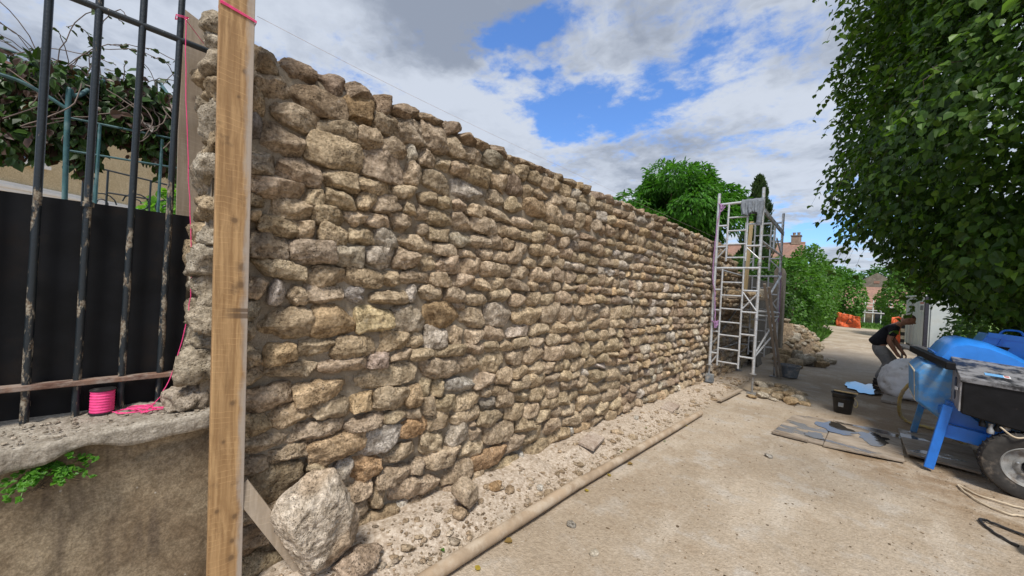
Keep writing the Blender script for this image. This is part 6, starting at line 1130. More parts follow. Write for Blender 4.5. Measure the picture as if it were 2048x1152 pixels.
def cbox(name, c, d, mat, parent=cb, bevel=0):
    o_ = Vector((1.65, 23.1, 0)); return MB().box(o_ + Rz @ Vector(c), d, Rz).build(name, M[mat], parent, bevel=bevel)
cbody = cbox('body', (.45, 1.45, 1.2), (.88, 2.86, 2.15), 'cabin', bevel=.02)
cbox('skid', (.45, 1.45, .06), (.8, 2.7, .12), 'black_dirty'); cbox('roof', (.45, 1.45, 2.31), (.96, 2.96, .07), 'cabin', bevel=.02)
cbox('corner_post', (.05, .03, 1.2), (.12, .12, 2.2), 'cabin_seal', bevel=.01); cbox('door', (.48, -.0, 1.15), (.62, .05, 1.95), 'cabin', bevel=.01)
for k in range(5): cbox('panel_rib', (.008, .5 + k * .5, 1.2), (.02, .03, 2.05), 'cabin')
sg = cbox('notice', (.005, .42, 1.86), (.012, .55, .42), 'sign_white')
cbox('notice_band', (-.004, .42, 2.01), (.012, .46, .07), 'sign_red', sg)
for k in range(3): cbox('notice_mark', (-.004, .27 + k * .15, 1.80), (.012, .10, .20), 'sign_dark', sg)
hz = empty('hazard_post', (1.12, 24.6, 0), 'striped black and pale hazard post beside the cabin corner', 'post')
for k in range(9): MB().box((1.12 - .0 * k, 24.6, .1 + k * .16), (.13, .05, .079 * 2)).build('band', M['hazard_black' if k % 2 else 'hazard_pale'], hz)
def netting(name, a, b_, hts, label, seed, wav=.12):
    n, m_ = 60, 18; V = []
    a = Vector(a); b_ = Vector(b_); nrm = (b_ - a).cross(Vector((0, 0, 1))).normalized()
    for i in range(n):
        s = i / (n - 1); h = np.interp(s, np.linspace(0, 1, len(hts)), hts)
        for j in range(m_):
            t = j / (m_ - 1); e = np.array([[s * 3, t * 1.2, seed]]); V.append(a + (b_ - a) * s + Vector((0, 0, h * t)) + nrm * (wav * float(vnoise(e, 2.2, seed, 3)[0]) + .05 * math.sin(t * 9 + s * 4)))
    k = np.arange(n * m_).reshape(n, m_); f = np.stack([k[:-1, :-1], k[1:, :-1], k[1:, 1:], k[:-1, 1:]], -1).reshape(-1, 4)
    o = link(name, mesh_np(name, np.array([tuple(v) for v in V]), f), M['orange']); o.modifiers.new('t', 'SOLIDIFY').thickness = .01
    tag(o, label, 'barrier'); return o
nb_ = netting('orange_barrier', (-2.05, 42.3, 0), (-.5, 41.2, 0), [1.25, 1.12, 1.08, .98, .96], 'orange safety netting across the far end of the lane', 4)
for i, p in enumerate([((-1.35, 41.66, .32), (-1.15, 41.5, .75)), ((-1.15, 41.5, .75), (-.9, 41.33, .5)), ((-1.35, 41.66, .32), (-.95, 41.36, .4))]):
    MB().tube([(q[0] - .03, q[1] - .2, q[2]) for q in p], .022, 6).build('black_tie', M['black_plastic'], nb_)
netting('orange_barrier', (.80, 24.9, .1), (1.06, 24.7, .1), [1.2, 1.25, 1.2], 'strip of orange safety netting between the worker and the cabin', 7, .05)

# ================================================================ LEAVES
LIME = np.array([(0, 0, 0), (.40, .16, .07), (.40, .55, .06), (0, 1.02, -.08), (-.40, .55, .06), (-.40, .16, .07)])
LONG = np.array([(0, 0, 0), (.15, .2, .03), (.15, .65, .0), (0, 1.0, -.16), (-.15, .65, .0), (-.15, .2, .03)])
def unit(a): return a / (np.linalg.norm(a, axis=1, keepdims=True) + 1e-9)
def leaf_mesh(name, P, D, Nn, size, col, mat, parent=None, tmpl=LIME, origin=(0, 0, 0)):
    D = unit(D); Nn = Nn - (Nn * D).sum(1, keepdims=True) * D; Nn = unit(Nn); S = np.cross(D, Nn)
    T = tmpl[None] * size[:, None, None]; jit = np.random.default_rng(len(P)).uniform(.72, 1.2, (len(P), 1)); T[:, :, 0] *= jit; T[:, :, 2] *= jit[::-1] * 1.4
    V = P[:, None] + T[:, :, 0:1] * S[:, None] + T[:, :, 1:2] * D[:, None] + T[:, :, 2:3] * Nn[:, None]
    n = len(P); k = np.arange(n)[:, None] * 6
    F = np.concatenate([k + np.array([[0, 1, 2, 3]]), k + np.array([[0, 3, 4, 5]])])
    return link(name, mesh_np(name, V.reshape(-1, 3) - np.array(origin), F, False, np.repeat(col, 6, 0)), M[mat], parent)
def tones(rg, n, a, b_, spread=.25):
    t = rg.random((n, 1)); c = np.array(a) * (1 - t) + np.array(b_) * t; return c * rg.uniform(1 - spread, 1 + spread, (n, 1))
def blob_points(rg, c, r_, n, lump=.18, freq=2.2, inner=.6, seed=0, face=None, face_bias=.0):
    d = unit(rg.normal(size=(int(n * 1.8), 3)))
    if face is not None:
        keep = rg.random(len(d)) < np.clip(.5 + face_bias * (d @ np.array(face)), .06, 1); d = d[keep]
    d = d[:n]
    f = 1 + lump * vnoise(d, freq, seed, 3, .6); rad = f * (inner + (1 - inner) * rg.random(len(d)) ** .45)
    return np.array(c) + d * np.array(r_) * rad[:, None], d
def trunk_mesh(name, base, top, r0, r1, limbs, seed, parent, mat='bark'):
    rg = random.Random(seed); mb = MB(); b_, t = Vector(base), Vector(top); pts = wander([b_, b_.lerp(t, .35) + Vector((rg.uniform(-.1, .1), rg.uniform(-.1, .1), 0)), b_.lerp(t, .7), t], 6, .01, seed)
    mb.tube(pts, [r0 + (r1 - r0) * (i / (len(pts) - 1)) ** .8 for i in range(len(pts))], 12)
    for (s, end, rr) in limbs:
        p = b_.lerp(t, s); e = Vector(end); q = wander([p, p.lerp(e, .5) + Vector((rg.uniform(-.2, .2), rg.uniform(-.2, .2), .2)), e], 5, .01, seed + 1); mb.tube(q, [rr * (1 - .75 * i / (len(q) - 1)) for i in range(len(q))], 8)
    return mb.build(name, M[mat], parent, True)

# --- lime tree overhanging the lane at the right
def lime():
    rg = np.random.default_rng(21); t = empty('lime_tree', (4.2, 9.6, 0), 'big dense lime tree with heart shaped leaves overhanging the lane at the right', 'tree')
    org = (4.2, 9.6, 0)
    trunk_mesh('trunk', (4.2, 9.6, 0), (3.4, 9.0, 8.0), .27, .08, [(.3, (1.6, 8.0, 4.2), .09), (.36, (2.4, 12.6, 4.4), .09), (.42, (1.0, 9.4, 5.8), .09), (.4, (1.7, 4.3, 4.2), .08), (.6, (1.8, 7.2, 7.8), .07), (.65, (4.6, 11.2, 8.0), .07), (.32, (4.8, 6.6, 3.9), .08)], 5, t)
    face = np.array([-.62, -.72, -.1]); Ps, Ds = [], []
    for c, r_, n, sd in [((2.95, 9.5, 4.95), (3.6, 4.5, 3.6), 112000, 1), ((3.05, 8.9, 8.2), (3.65, 4.4, 3.7), 40000, 2), ((3.7, 11.8, 2.7), (2.9, 2.8, 1.75), 30000, 3)]:
        p, d = blob_points(rg, c, r_, n, .16, 2.6, .56, sd, face, .55); Ps.append(p); Ds.append(d)
    P, d = np.concatenate(Ps), np.concatenate(Ds)
    # thin out in cells so that light and dark clumps with gaps appear
    g = vnoise(P, 1.9, 55, 2); keep = rg.random(len(P)) < np.clip(.78 + 1.1 * g, .3, 1); P, d = P[keep], d[keep]
    dist = np.linalg.norm(P - np.array([0, 0, 1.6]), axis=1); ok = dist > 1.9; P, d = P[ok], d[ok]; n = len(P)
    D = d * .55 + np.array([0, 0, -.75]) + rg.normal(0, .45, (n, 3)); Nn = d * .7 + np.array([0, 0, .75]) + rg.normal(0, .38, (n, 3))
    leaf_mesh('crown', P, D, Nn, np.clip(rg.normal(.083, .020, n), .035, .14), np.where(rg.random((n, 1)) < .14, tones(rg, n, (.09, .18, .02), (.14, .25, .03)), tones(rg, n, (.030, .074, .010), (.072, .148, .018), .35)), 'leaf', t, LIME, org)
    # hanging sprays: thin twigs with alternate leaves
    mb = MB(); LP, LD, LN = [], [], []
    cands = [i for i in rg.permutation(n) if d[i] @ face > .05 and dist[ok][i] > 2.6 and P[i][2] > (2.9 if P[i][1] < 8 else 2.2)][:420]
    for i in cands:
        p = Vector(P[i]); o_ = Vector(d[i]); L = rg.uniform(.4, 1.0); q = [p - o_ * .3]
        for s in range(1, 8): tt = s / 7; q.append(p + o_ * (L * .62 * tt) + Vector((rg.normal(0, .02), rg.normal(0, .02), -L * .75 * tt * tt)))
        mb.tube(q, [.005 * (1 - .7 * s / 7) for s in range(8)], 4)
        for s in range(1, 8):
            for sd_ in (-1, 1):
                sidev = Vector((rg.normal(), rg.normal(), rg.normal() * .3)).normalized() * .8; LP.append(tuple(q[s])); LD.append(tuple(sidev + Vector((0, 0, -.5)) + o_ * .2)); LN.append(tuple(Vector((rg.normal(0, .35), rg.normal(0, .35), 1)) + o_ * .35))
    tag(mb.build('twigs', M['bark'], t, True), kind='stuff'); m_ = len(LP)
    leaf_mesh('hanging_leaves', np.array(LP), np.array(LD), np.array(LN), np.clip(rg.normal(.086, .02, m_), .04, .13), tones(rg, m_, (.055, .115, .014), (.12, .215, .03)), 'leaf', t, LIME, org)
    # nearest spray, large in view at the top right
    LP, LD, LN = [], [], []; mb = MB()
    for bx_, by_, bz_, ex, ey, ez in [(1.25, 3.0, 3.75, .62, 2.72, 3.12), (1.35, 3.1, 3.35, .80, 2.8, 2.95), (1.5, 3.2, 4.0, .95, 2.9, 3.45), (1.6, 3.6, 3.3, 1.05, 3.3, 2.75), (1.15, 3.4, 3.7, .5, 3.2, 3.3)]:
        q = wander([(bx_, by_, bz_), ((bx_ + ex) / 2, (by_ + ey) / 2, (bz_ + ez) / 2 + .06), (ex, ey, ez)], 6, .004, 3); mb.tube(q, [.007 * (1 - .6 * i / (len(q) - 1)) for i in range(len(q))], 5)
        for i, p in enumerate(q[2:]):
            for sd_ in (-1, 1): LP.append(tuple(p)); LD.append((-.35 + rg.normal(0, .3), -.25 + sd_ * .5 + rg.normal(0, .2), -.35 + rg.normal(0, .2))); LN.append((rg.normal(0, .3), rg.normal(0, .3) - .2, 1))
    m_ = len(LP); tag(mb.build('near_twigs', M['bark'], t, True), kind='stuff')
    leaf_mesh('near_leaves', np.array(LP), np.array(LD), np.array(LN), np.clip(rg.normal(.088, .014, m_), .06, .12), tones(rg, m_, (.10, .21, .03), (.16, .29, .05), .12), 'leaf', t, LIME, org)
lime()

def shrub(name, label, cat, c, r_, n, size, a, b_, seed, lump=.2, freq=2.4, inner=.65, tmpl=LIME, face=(-.3, -.9, .2), group=None, trunk=None, mat='leaf', droop=.4, cluster=0, fb=.5, part='foliage'):
    rg = np.random.default_rng(seed); t = empty(name, (c[0], c[1], 0), label, cat, group)
    P, d = blob_points(rg, c, r_, n, lump, freq, inner, seed, face, fb); n = len(P)
    if cluster:
        m_ = n * cluster; P = np.repeat(P, cluster, 0) + rg.normal(0, size * .8, (m_, 3)); d = np.repeat(d, cluster, 0); n = m_
    g = vnoise(P, 2.2 / max(.4, min(r_)) , seed + 9, 2); keep = rg.random(n) < np.clip(.72 + 1.0 * g, .3, 1); P, d = P[keep], d[keep]; n = len(P)
    P[:, 2] = np.maximum(P[:, 2], .03)
    D = d * .6 + np.array([0, 0, -droop]) + rg.normal(0, .5, (n, 3)); Nn = d * .6 + np.array([0, 0, .8]) + rg.normal(0, .4, (n, 3))
    leaf_mesh(part, P, D, Nn, np.clip(rg.normal(size, size * .22, n), size * .4, size * 1.6), tones(rg, n, a, b_), mat, t, tmpl, (c[0], c[1], 0))
    if trunk is not None:
        lim = [(.55 + .1 * i, (c[0] + r_[0] * .55 * math.cos(i * 1.7 + seed), c[1] + r_[1] * .55 * math.sin(i * 1.7 + seed), c[2] + r_[2] * (.1 + .12 * i)), trunk * .5) for i in range(5)]
        trunk_mesh('trunk', (c[0], c[1], 0), (c[0], c[1], c[2] + r_[2] * .4), trunk, trunk * .35, lim, seed, t)
    return t
# --- round tree behind the wall: many small lobes of drooping long leaflets
def round_tree():
    rg = np.random.default_rng(31); c0 = np.array([-7.75, 20.4, 6.0]); t = empty('round_tree', (c0[0], c0[1], 0), 'bright green round crowned tree rising behind the stone wall', 'tree')
    trunk_mesh('trunk', (c0[0], c0[1], 0), (c0[0], c0[1], 6.5), .2, .07, [(.5, c0 + np.array([1.9, .5, .3]), .08), (.55, c0 + np.array([-1.8, .7, .5]), .08), (.6, c0 + np.array([.4, -1.8, .8]), .08), (.65, c0 + np.array([.3, 1.8, 1.2]), .08), (.75, c0 + np.array([-1.0, -1.0, 1.8]), .06)], 3, t)
    Ps, ds = [], []
    for i in range(74):
        d = unit(rg.normal(size=(1, 3)))[0]; d[2] = d[2] * .9 + .1
        cc = c0 + d * np.array([2.95, 2.95, 2.25]) * rg.uniform(.62, 1.0); rr = rg.uniform(.75, 1.15)
        p, q = blob_points(rg, cc, (rr, rr, rr * .66), 560, .2, 2.5, .55, i, (.2, -.8, .4), .5); ds.append(q * .7 + d * .5); Ps.append(p)
    P = np.concatenate(Ps); d = unit(np.concatenate(ds)); n = len(P)
    D = d * .75 + np.array([0, 0, -.55]) + rg.normal(0, .28, (n, 3)); Nn = d * .45 + np.array([0, 0, 1.0]) + rg.normal(0, .3, (n, 3))
    leaf_mesh('crown', P, D, Nn, np.clip(rg.normal(.24, .06, n), .1, .4), tones(rg, n, (.045, .15, .018), (.095, .255, .032), .35), 'leaf', t, LONG, (c0[0], c0[1], 0))
round_tree()
def cypress():
    rg = np.random.default_rng(41); c = (-5.7, 29.2); t = empty('cypress', (c[0], c[1], 0), 'slim dark cypress behind the scaffold top', 'tree')
    trunk_mesh('trunk', (c[0], c[1], 0), (c[0], c[1], 9.3), .16, .03, [], 4, t)
    n = 9000; z = rg.uniform(.6, 10.0, n); R_ = np.interp(z, [.6, 2, 5, 8, 9.4, 10.0], [.7, .95, .9, .6, .3, .06]); a = rg.uniform(0, 6.283, n); rr = R_ * (.55 + .45 * rg.random(n) ** .5) * (1 + .25 * np.sin(z * 5 + a * 3))
    P = np.stack([c[0] + rr * np.cos(a), c[1] + rr * np.sin(a), z], 1); d = np.stack([np.cos(a), np.sin(a), np.zeros(n)], 1)
    leaf_mesh('foliage', P, d * .45 + np.array([0, 0, 1.0]) + rg.normal(0, .25, (n, 3)), d + rg.normal(0, .3, (n, 3)), np.clip(rg.normal(.26, .06, n), .1, .4), tones(rg, n, (.035, .07, .025), (.07, .115, .04)), 'leaf', t, LONG, (c[0], c[1], 0))
cypress()
GH = 'ivy covered shrubs along the lane'
shrub('hedge_shrub', 'dark ivy clad shrub next to the grey pillar behind the scaffold', 'shrub', (-3.35, 18.2, 1.55), (1.25, 2.4, 1.75), 9000, .115, (.018, .05, .010), (.05, .12, .02), 51, group=GH, trunk=.12)
shrub('hedge_shrub', 'tall bright green shrub just past the rubble heap', 'shrub', (-3.0, 24.2, 2.0), (1.35, 3.0, 2.05), 11000, .13, (.05, .14, .018), (.105, .235, .034), 52, group=GH, trunk=.12)
shrub('hedge_shrub', 'bright green shrub in the middle of the lane hedge', 'shrub', (-3.0, 31, 2.6), (1.4, 3.6, 2.5), 9500, .15, (.05, .14, .018), (.105, .235, .034), 53, group=GH, trunk=.12)
shrub('hedge_shrub', 'last bright shrub of the lane hedge before the orange netting', 'shrub', (-2.9, 37.5, 2.4), (1.3, 3.2, 2.5), 7000, .16, (.05, .14, .018), (.105, .235, .034), 54, group=GH, trunk=.1)
shrub('lane_end_bush', 'tall leafy bush right behind the orange netting at the lane end', 'bush', (-1.75, 45.5, 2.2), (1.55, 2.2, 2.75), 8000, .18, (.055, .165, .02), (.12, .26, .04), 55, trunk=.1)
shrub('right_bush', 'bright green bush right of the lane in front of the far building', 'bush', (1.75, 33.5, 2.2), (1.35, 3.5, 2.4), 9000, .15, (.06, .16, .02), (.13, .27, .045), 56, trunk=.1, face=(-.5, -.8, .2))
shrub('far_tree', 'rounded tree on the skyline left of the far building', 'tree', (-6.0, 90, 4.2), (5.5, 4, 5.0), 6000, .5, (.045, .13, .03), (.09, .21, .045), 57, trunk=.25, part='crown')
shrub('far_tree', 'larger rounded tree on the skyline behind the far building', 'tree', (3.5, 96, 4.6), (6.5, 4, 5.2), 6500, .5, (.05, .14, .03), (.10, .22, .05), 58, trunk=.25, part='crown')
shrub('garden_tree', 'dark garden tree behind the wall below the cypress', 'tree', (-5.6, 24.5, 2.5), (1.8, 2.0, 1.8), 8000, .15, (.04, .10, .02), (.08, .18, .03), 59, trunk=.12, part='crown')
shrub('boundary_hedge', 'dark hedge beside the cabin, farthest of the hedges at the right', 'hedge', (3.35, 20.0, 1.5), (1.35, 2.6, 2.2), 9000, .11, (.02, .055, .01), (.05, .11, .018), 93, face=(-.6, -.75, .1), trunk=.1)
shrub('boundary_hedge', 'dark hedge right of the lane between cabin and mixer', 'hedge', (3.2, 14.8, 1.4), (1.45, 2.8, 2.1), 11000, .10, (.025, .065, .012), (.06, .13, .022), 91, face=(-.6, -.75, .1), trunk=.1)
shrub('boundary_hedge', 'dark hedge at the right edge close behind the mixer hopper', 'hedge', (3.5, 10.6, 1.2), (1.6, 1.9, 1.6), 11000, .09, (.03, .08, .014), (.07, .15, .025), 92, face=(-.6, -.75, .1), trunk=.1)
# grass and weeds
def grass(name, label, xs, ys, n, hgt, seed, cat='grass'):
    rg = np.random.default_rng(seed); x = rg.uniform(*xs, n); y = rg.uniform(*ys, n); P = np.stack([x, y, np.zeros(n)], 1)
    D = rg.normal(0, .35, (n, 3)); D[:, 2] = 1; Nn = rg.normal(0, 1, (n, 3)); Nn[:, 2] = .2
    tag(leaf_mesh(name, P, D, Nn, rg.uniform(.5, 1.2, n) * hgt, tones(rg, n, (.05, .13, .02), (.11, .22, .04)), 'leaf', None, LONG * np.array([.45, 1, 1])), label, cat, kind='stuff')
grass('grass_verge', 'green grass tuft on the bank between the rubble heap and the hedge', (-2.6, -1.55), (20.5, 26), 1600, .5, 61)
grass('far_lawn', 'bright lawn beyond the orange netting', (-1, 6), (43, 56), 2600, .25, 62)
# fallen leaves on the lane
rg = np.random.default_rng(66); spots_ = [(-1.775, 1.36), (-1.52, 1.42), (-1.56, 1.75), (-1.755, 3.53), (-1.57, 2.62), (-1.70, 3.66), (-1.86, 4.33), (-1.58, 3.0), (-1.56, 3.4), (-1.585, 4.2), (-1.58, 4.9), (-1.6, 5.6)]
for i, (x, y) in enumerate(spots_):
    P = np.array([[x, y, gz1(x, y) + .012]]); D = np.array([[math.cos(i * 2.1), math.sin(i * 2.1), .05]]); col = np.array([[.09, .2, .04], [.45, .34, .06], [.30, .2, .07]][i % 3])[None]
    o = leaf_mesh('fallen_leaf', P * 0, D, np.array([[.15, .1, 1.0]]), np.array([.03 + .012 * (i % 3)]), col, 'leaf'); o.location = P[0]
    kind_ = ('green', 'yellow', 'brown')[i % 3]; tag(o, f'single {kind_} fallen leaf lying on the sand near the pipe', 'leaf', f'{kind_} fallen leaves along the pipe')
# fern-like weed growing from the crack of the low wall
def weed():
    rg = np.random.default_rng(71); t = empty('wall_weed', (-2.15, -.17, .84), 'small bright green weed growing out under the coping', 'weed'); mb = MB(); P, D, N_ = [], [], []
    for i in range(24):
        a = rg.uniform(-1.5, 1.5); L = rg.uniform(.05, .14); b_ = Vector((-2.205, -.19 + rg.normal(0, .035), .825 + rg.normal(0, .012))); dr = Vector((rg.uniform(.45, .95), math.sin(a) * 1.0, rg.uniform(-.15, .75))).normalized()
        q = [b_ + dr * (L * s / 6) + Vector((0, 0, -.06 * (s / 6) ** 2 * L / .1)) for s in range(7)]; mb.tube(q, .0012, 4)
        for s in range(2, 7):
            for k in range(6): P.append(tuple(q[s])); D.append(tuple(Vector((rg.normal(), rg.normal(), rg.normal() * .6)) + dr * .6)); N_.append((.5 + rg.normal(0, .3), -.3 + rg.normal(0, .3), 1))
    mb.build('stem', M['leaf_stem'], t); n = len(P)
    leaf_mesh('foliage', np.array(P), np.array(D), np.array(N_), np.clip(rg.normal(.0125, .004, n), .006, .022), tones(rg, n, (.06, .19, .02), (.13, .32, .04)), 'leaf', t, LIME * np.array([1.1, 1, 1]), (-2.15, -.17, .84))
    mb = MB()
    for i in range(14): b_ = Vector((-2.2, -.2 + rg.normal(0, .03), .82)); mb.tube(wander([b_, b_ + Vector((.02, rg.normal(0, .02), -.03)), b_ + Vector((.015, rg.normal(0, .03), -.075))], 4, .003, i), .0012, 4)
    mb.build('dry_roots', M['bark'], t)
M['leaf_stem'] = plain('green_stem', (.10, .2, .04), .6)
weed()
shrub('corner_weed', 'small dark weed in the gap between sheet panel and wall end', 'weed', (-2.75, .27, 1.28), (.12, .1, .22), 260, .035, (.03, .09, .015), (.07, .17, .03), 73, face=None, fb=0)

# ================================================================ GARDEN BEHIND THE FENCE
pg = empty('pergola', (-4.6, -.2, 0), 'blue green tubular pergola frame overgrown with vine behind the fence', 'pergola')
G = 'green_tube'
def gt_(name, pts, r_=.022, n=8): return MB().tube(wander(pts, n, 0) if len(pts) > 2 else pts, r_, 10).build(name, M[G], pg, True)
gt_('arch_post', [(-4.2, -.33, .0), (-4.2, -.345, 1.6), (-4.2, -.362, 2.74), (-4.22, -.345, 2.80), (-4.27, -.31, 2.845), (-4.6, -.20, 3.12), (-5.2, -.15, 3.3), (-5.8, -.2, 3.05), (-6.0, -.3, 2.4), (-6.0, -.3, 0)], .0155)
gt_('arch', [(-4.2, -1.5, 2.3), (-4.2, -1.0, 2.78), (-4.2, -.65, 2.81), (-4.2, -.5, 2.77), (-4.2, -.36, 2.69)], .0125)
gt_('arch_post', [(-4.2, .29, 0), (-4.2, .27, 1.6), (-4.2, .255, 2.75), (-4.23, .24, 2.85), (-4.5, .14, 3.15), (-5.2, .1, 3.4), (-5.9, .2, 3.05), (-6.0, .3, 2.3), (-6.0, .3, 0)], .014)
for z in (2.635, 2.40): MB().tube([(-4.2, -.35, z), (-4.2, .26, z + .035)], .008, 8).build('rail', M[G], pg, True)
for y in (-.205, .135): MB().tube([(-4.2, y, .1), (-4.2, y, 2.64)], .010, 8).build('stanchion', M[G], pg, True)
for y, x, z in ((-.33, -4.5, 3.02), (-.3, -5.2, 3.3)): MB().tube([(x, -1.8, z), (x, .6, z + .03)], .012, 8).build('purlin', M[G], pg, True)
# wrought iron garden gate with a scroll
gg = empty('garden_gate', (-7.0, 0, 0), 'thin black wrought iron gate with scrolls behind the pergola', 'gate')
mb = MB()
for a, b_ in (((-.45, 2.80), (.55, 2.71)), ((-.25, 2.5), (.15, 2.5)), ((-.25, 2.79), (-.25, 1.4)), ((.14, 2.74), (.14, 1.4)), ((.5, 2.71), (.5, 1.4)), ((-.45, 2.8), (-.45, 1.4))): MB().tube([(-7, a[0], a[1]), (-7, b_[0], b_[1])], .011, 8).build('gate_bar', M['iron'], gg, True)
for cy_, cz_, s in ((-.3, 2.36, 1), (.03, 2.42, -1), (.3, 2.4, 1)):
    pts = [(-7, cy_ + s * .14 * (1 - t / 26) * math.cos(t * .45), cz_ + .14 * (1 - t / 26) * math.sin(t * .45)) for t in range(22)]; MB().tube(pts, .008, 6).build('scroll', M['iron'], gg, True)
# vine
def vine():
    rg = np.random.default_rng(81); t = empty('climbing_vine', (-4.8, -.2, 0), 'dark leafed climbing vine sprawling over the pergola', 'vine'); org = (-4.8, -.2, 0); Ps, ds = [], []
    for c, r_, n in [((-4.7, -.42, 2.93), (.5, .34, .18), 620), ((-4.7, .0, 2.98), (.5, .30, .2), 820), ((-4.6, .18, 2.72), (.35, .14, .26), 480), ((-4.9, -.62, 2.78), (.5, .2, .26), 420), ((-4.45, -.29, 2.57), (.2, .10, .26), 300), ((-4.9, -.85, 2.55), (.4, .17, .24), 260), ((-4.45, -.08, 2.72), (.25, .25, .12), 340), ((-5.2, -.2, 3.05), (.6, .6, .2), 520), ((-4.5, -.47, 2.62), (.2, .14, .26), 260), ((-4.4, .1, 2.66), (.2, .16, .18), 240), ((-4.6, -.66, 2.5), (.2, .1, .2), 130)]:
        p, d = blob_points(rg, c, r_, int(n * 1.9), .35, 2.6, .3, n, None, 0); Ps.append(p); ds.append(d)
    P, d = np.concatenate(Ps), np.concatenate(ds); n = len(P)
    leaf_mesh('foliage', P, d * .3 + np.array([0, 0, -.75]) + rg.normal(0, .5, (n, 3)), d * .5 + np.array([.4, -.1, .6]) + rg.normal(0, .5, (n, 3)), np.clip(rg.normal(.068, .018, n), .03, .11), np.where(rg.random((n, 1)) < .3, tones(rg, n, (.05, .03, .025), (.085, .05, .035)), tones(rg, n, (.022, .05, .014), (.06, .12, .025))), 'leaf_dark', t, LONG * np.array([2.0, 1, 1.2]), org)
    mb = MB(); LP, LD = [], []
    for i in range(26):
        b_ = Vector((-4.6 + rg.normal(0, .2), rg.uniform(-.7, .25), 3.02)); up = rg.uniform(.12, .5); sd_ = rg.normal(0, .28)
        q = wander([b_, b_ + Vector((.05, sd_ * .4, up * .7)), b_ + Vector((.1, sd_, up)), b_ + Vector((.12, sd_ * 1.5, up * .92))], 5, .008, i); mb.tube(q, .0032, 5)
        for p in q[4:]:
            if rg.random() < .45: LP.append(tuple(p)); LD.append((rg.normal(), rg.normal(), -.4 + rg.normal(0, .4)))
    for i in range(24):
        b_ = Vector((-4.3 + rg.normal(0, .1), rg.uniform(-.7, .25), 2.9)); e = b_ + Vector((.05, rg.normal(0, .25), -rg.uniform(.15, .45))); mb.tube(wander([b_, b_.lerp(e, .5) + Vector((.03, .08, 0)), e], 5, .006, i), .004, 5)
    mb.build('stem', M['vine_stem'], t, True); m_ = len(LP)
    leaf_mesh('tendril_leaves', np.array(LP), np.array(LD), rg.normal(0, 1, (m_, 3)) + np.array([.3, 0, .6]), np.clip(rg.normal(.045, .014, m_), .02, .08), tones(rg, m_, (.03, .055, .02), (.07, .11, .03)), 'leaf_dark', t, LONG * np.array([2, 1, 1]), org)
M['vine_stem'] = plain('vine_stem', (.16, .12, .10), .8)
vine()
shrub('garden_bush', 'bright yellow green bush in the garden behind the iron gate', 'bush', (-8.2, .55, 2.1), (.7, .55, .75), 2600, .085, (.10, .26, .03), (.2, .40, .06), 74, face=(.9, 0, .2))
shrub('garden_shrub', 'taller mid green shrub by the right pergola post', 'bush', (-6.3, .52, 2.1), (.35, .2, .8), 1300, .06, (.045, .13, .02), (.10, .24, .04), 75, face=(.9, 0, .2))
# cream house
HP = Vector((-17, -2.55, 0)); hd_ = Vector((-.589, .808, 0)); hn = Vector((.808, .589, 0)); HM = Matrix((hd_, -hn, Vector((0, 0, 1)))).transposed()
hs = empty('cream_house', HP, 'cream rendered house with white mouldings and roller shutter behind the fence', 'house')
def hbox(name, s0, s1, z0, z1, d0, d1, mat, parent=hs, bevel=0):
    return MB().box(HP + HM @ Vector(((s0 + s1) / 2, -(d0 + d1) / 2, (z0 + z1) / 2)), (s1 - s0, abs(d1 - d0), z1 - z0), HM).build(name, M[mat], parent, bevel=bevel)
hwall = hbox('wall', -4, 9, 0, 6.75, -6, 0, 'cream_render')
hbox('string_course', -4, 9.05, 3.40, 3.68, -.02, .09, 'white_trim', bevel=.02); hbox('string_course', -4, 9.05, 3.50, 3.60, -.02, .13, 'white_trim', bevel=.02)
for s0 in (-1.1, 4.6):
    wn = hbox('window', s0, s0 + 1.9, 4.36, 5.9, -.1, .012, 'glass'); hbox('roller_shutter', s0, s0 + 1.9, 4.72, 5.9, -.05, .03, 'shutter', wn)
    for k in range(12): hbox('shutter_slat', s0 + .02, s0 + 1.88, 4.74 + k * .095, 4.82 + k * .095, .028, .042, 'shutter', wn, .006)
    hbox('sill', s0 - .1, s0 + 2.0, 4.24, 4.34, -.02, .14, 'white_trim', wn); hbox('frame', s0 - .04, s0 + 1.94, 4.34, 4.42, -.02, .035, 'white_trim', wn)
rf_ = MB()
ra = [HP + HM @ Vector(q) for q in ((-4.4, -.45, 6.75), (9.4, -.45, 6.75), (9.4, 3, 7.45), (-4.4, 3, 7.45), (-4.4, 6.5, 6.75), (9.4, 6.5, 6.75))]
rb = [p - Vector((0, 0, .16)) for p in ra]
rf_.add(ra + rb, [(0, 1, 2, 3), (3, 2, 5, 4), (6, 9, 8, 7), (9, 10, 11, 8), (0, 6, 7, 1), (4, 5, 11, 10), (0, 3, 9, 6), (3, 4, 10, 9), (1, 7, 8, 2), (2, 8, 11, 5)]); rf_.build('roof', M['tiles'], hs)
hbox('gutter', -4.4, 9.4, 6.54, 6.66, .38, .52, 'white_trim')

# ================================================================ HOUSES BEYOND THE HEDGE
th = empty('tiled_house', (-6.5, 39, 0), 'house with brown red tiled roof and chimney beyond the hedge', 'house')
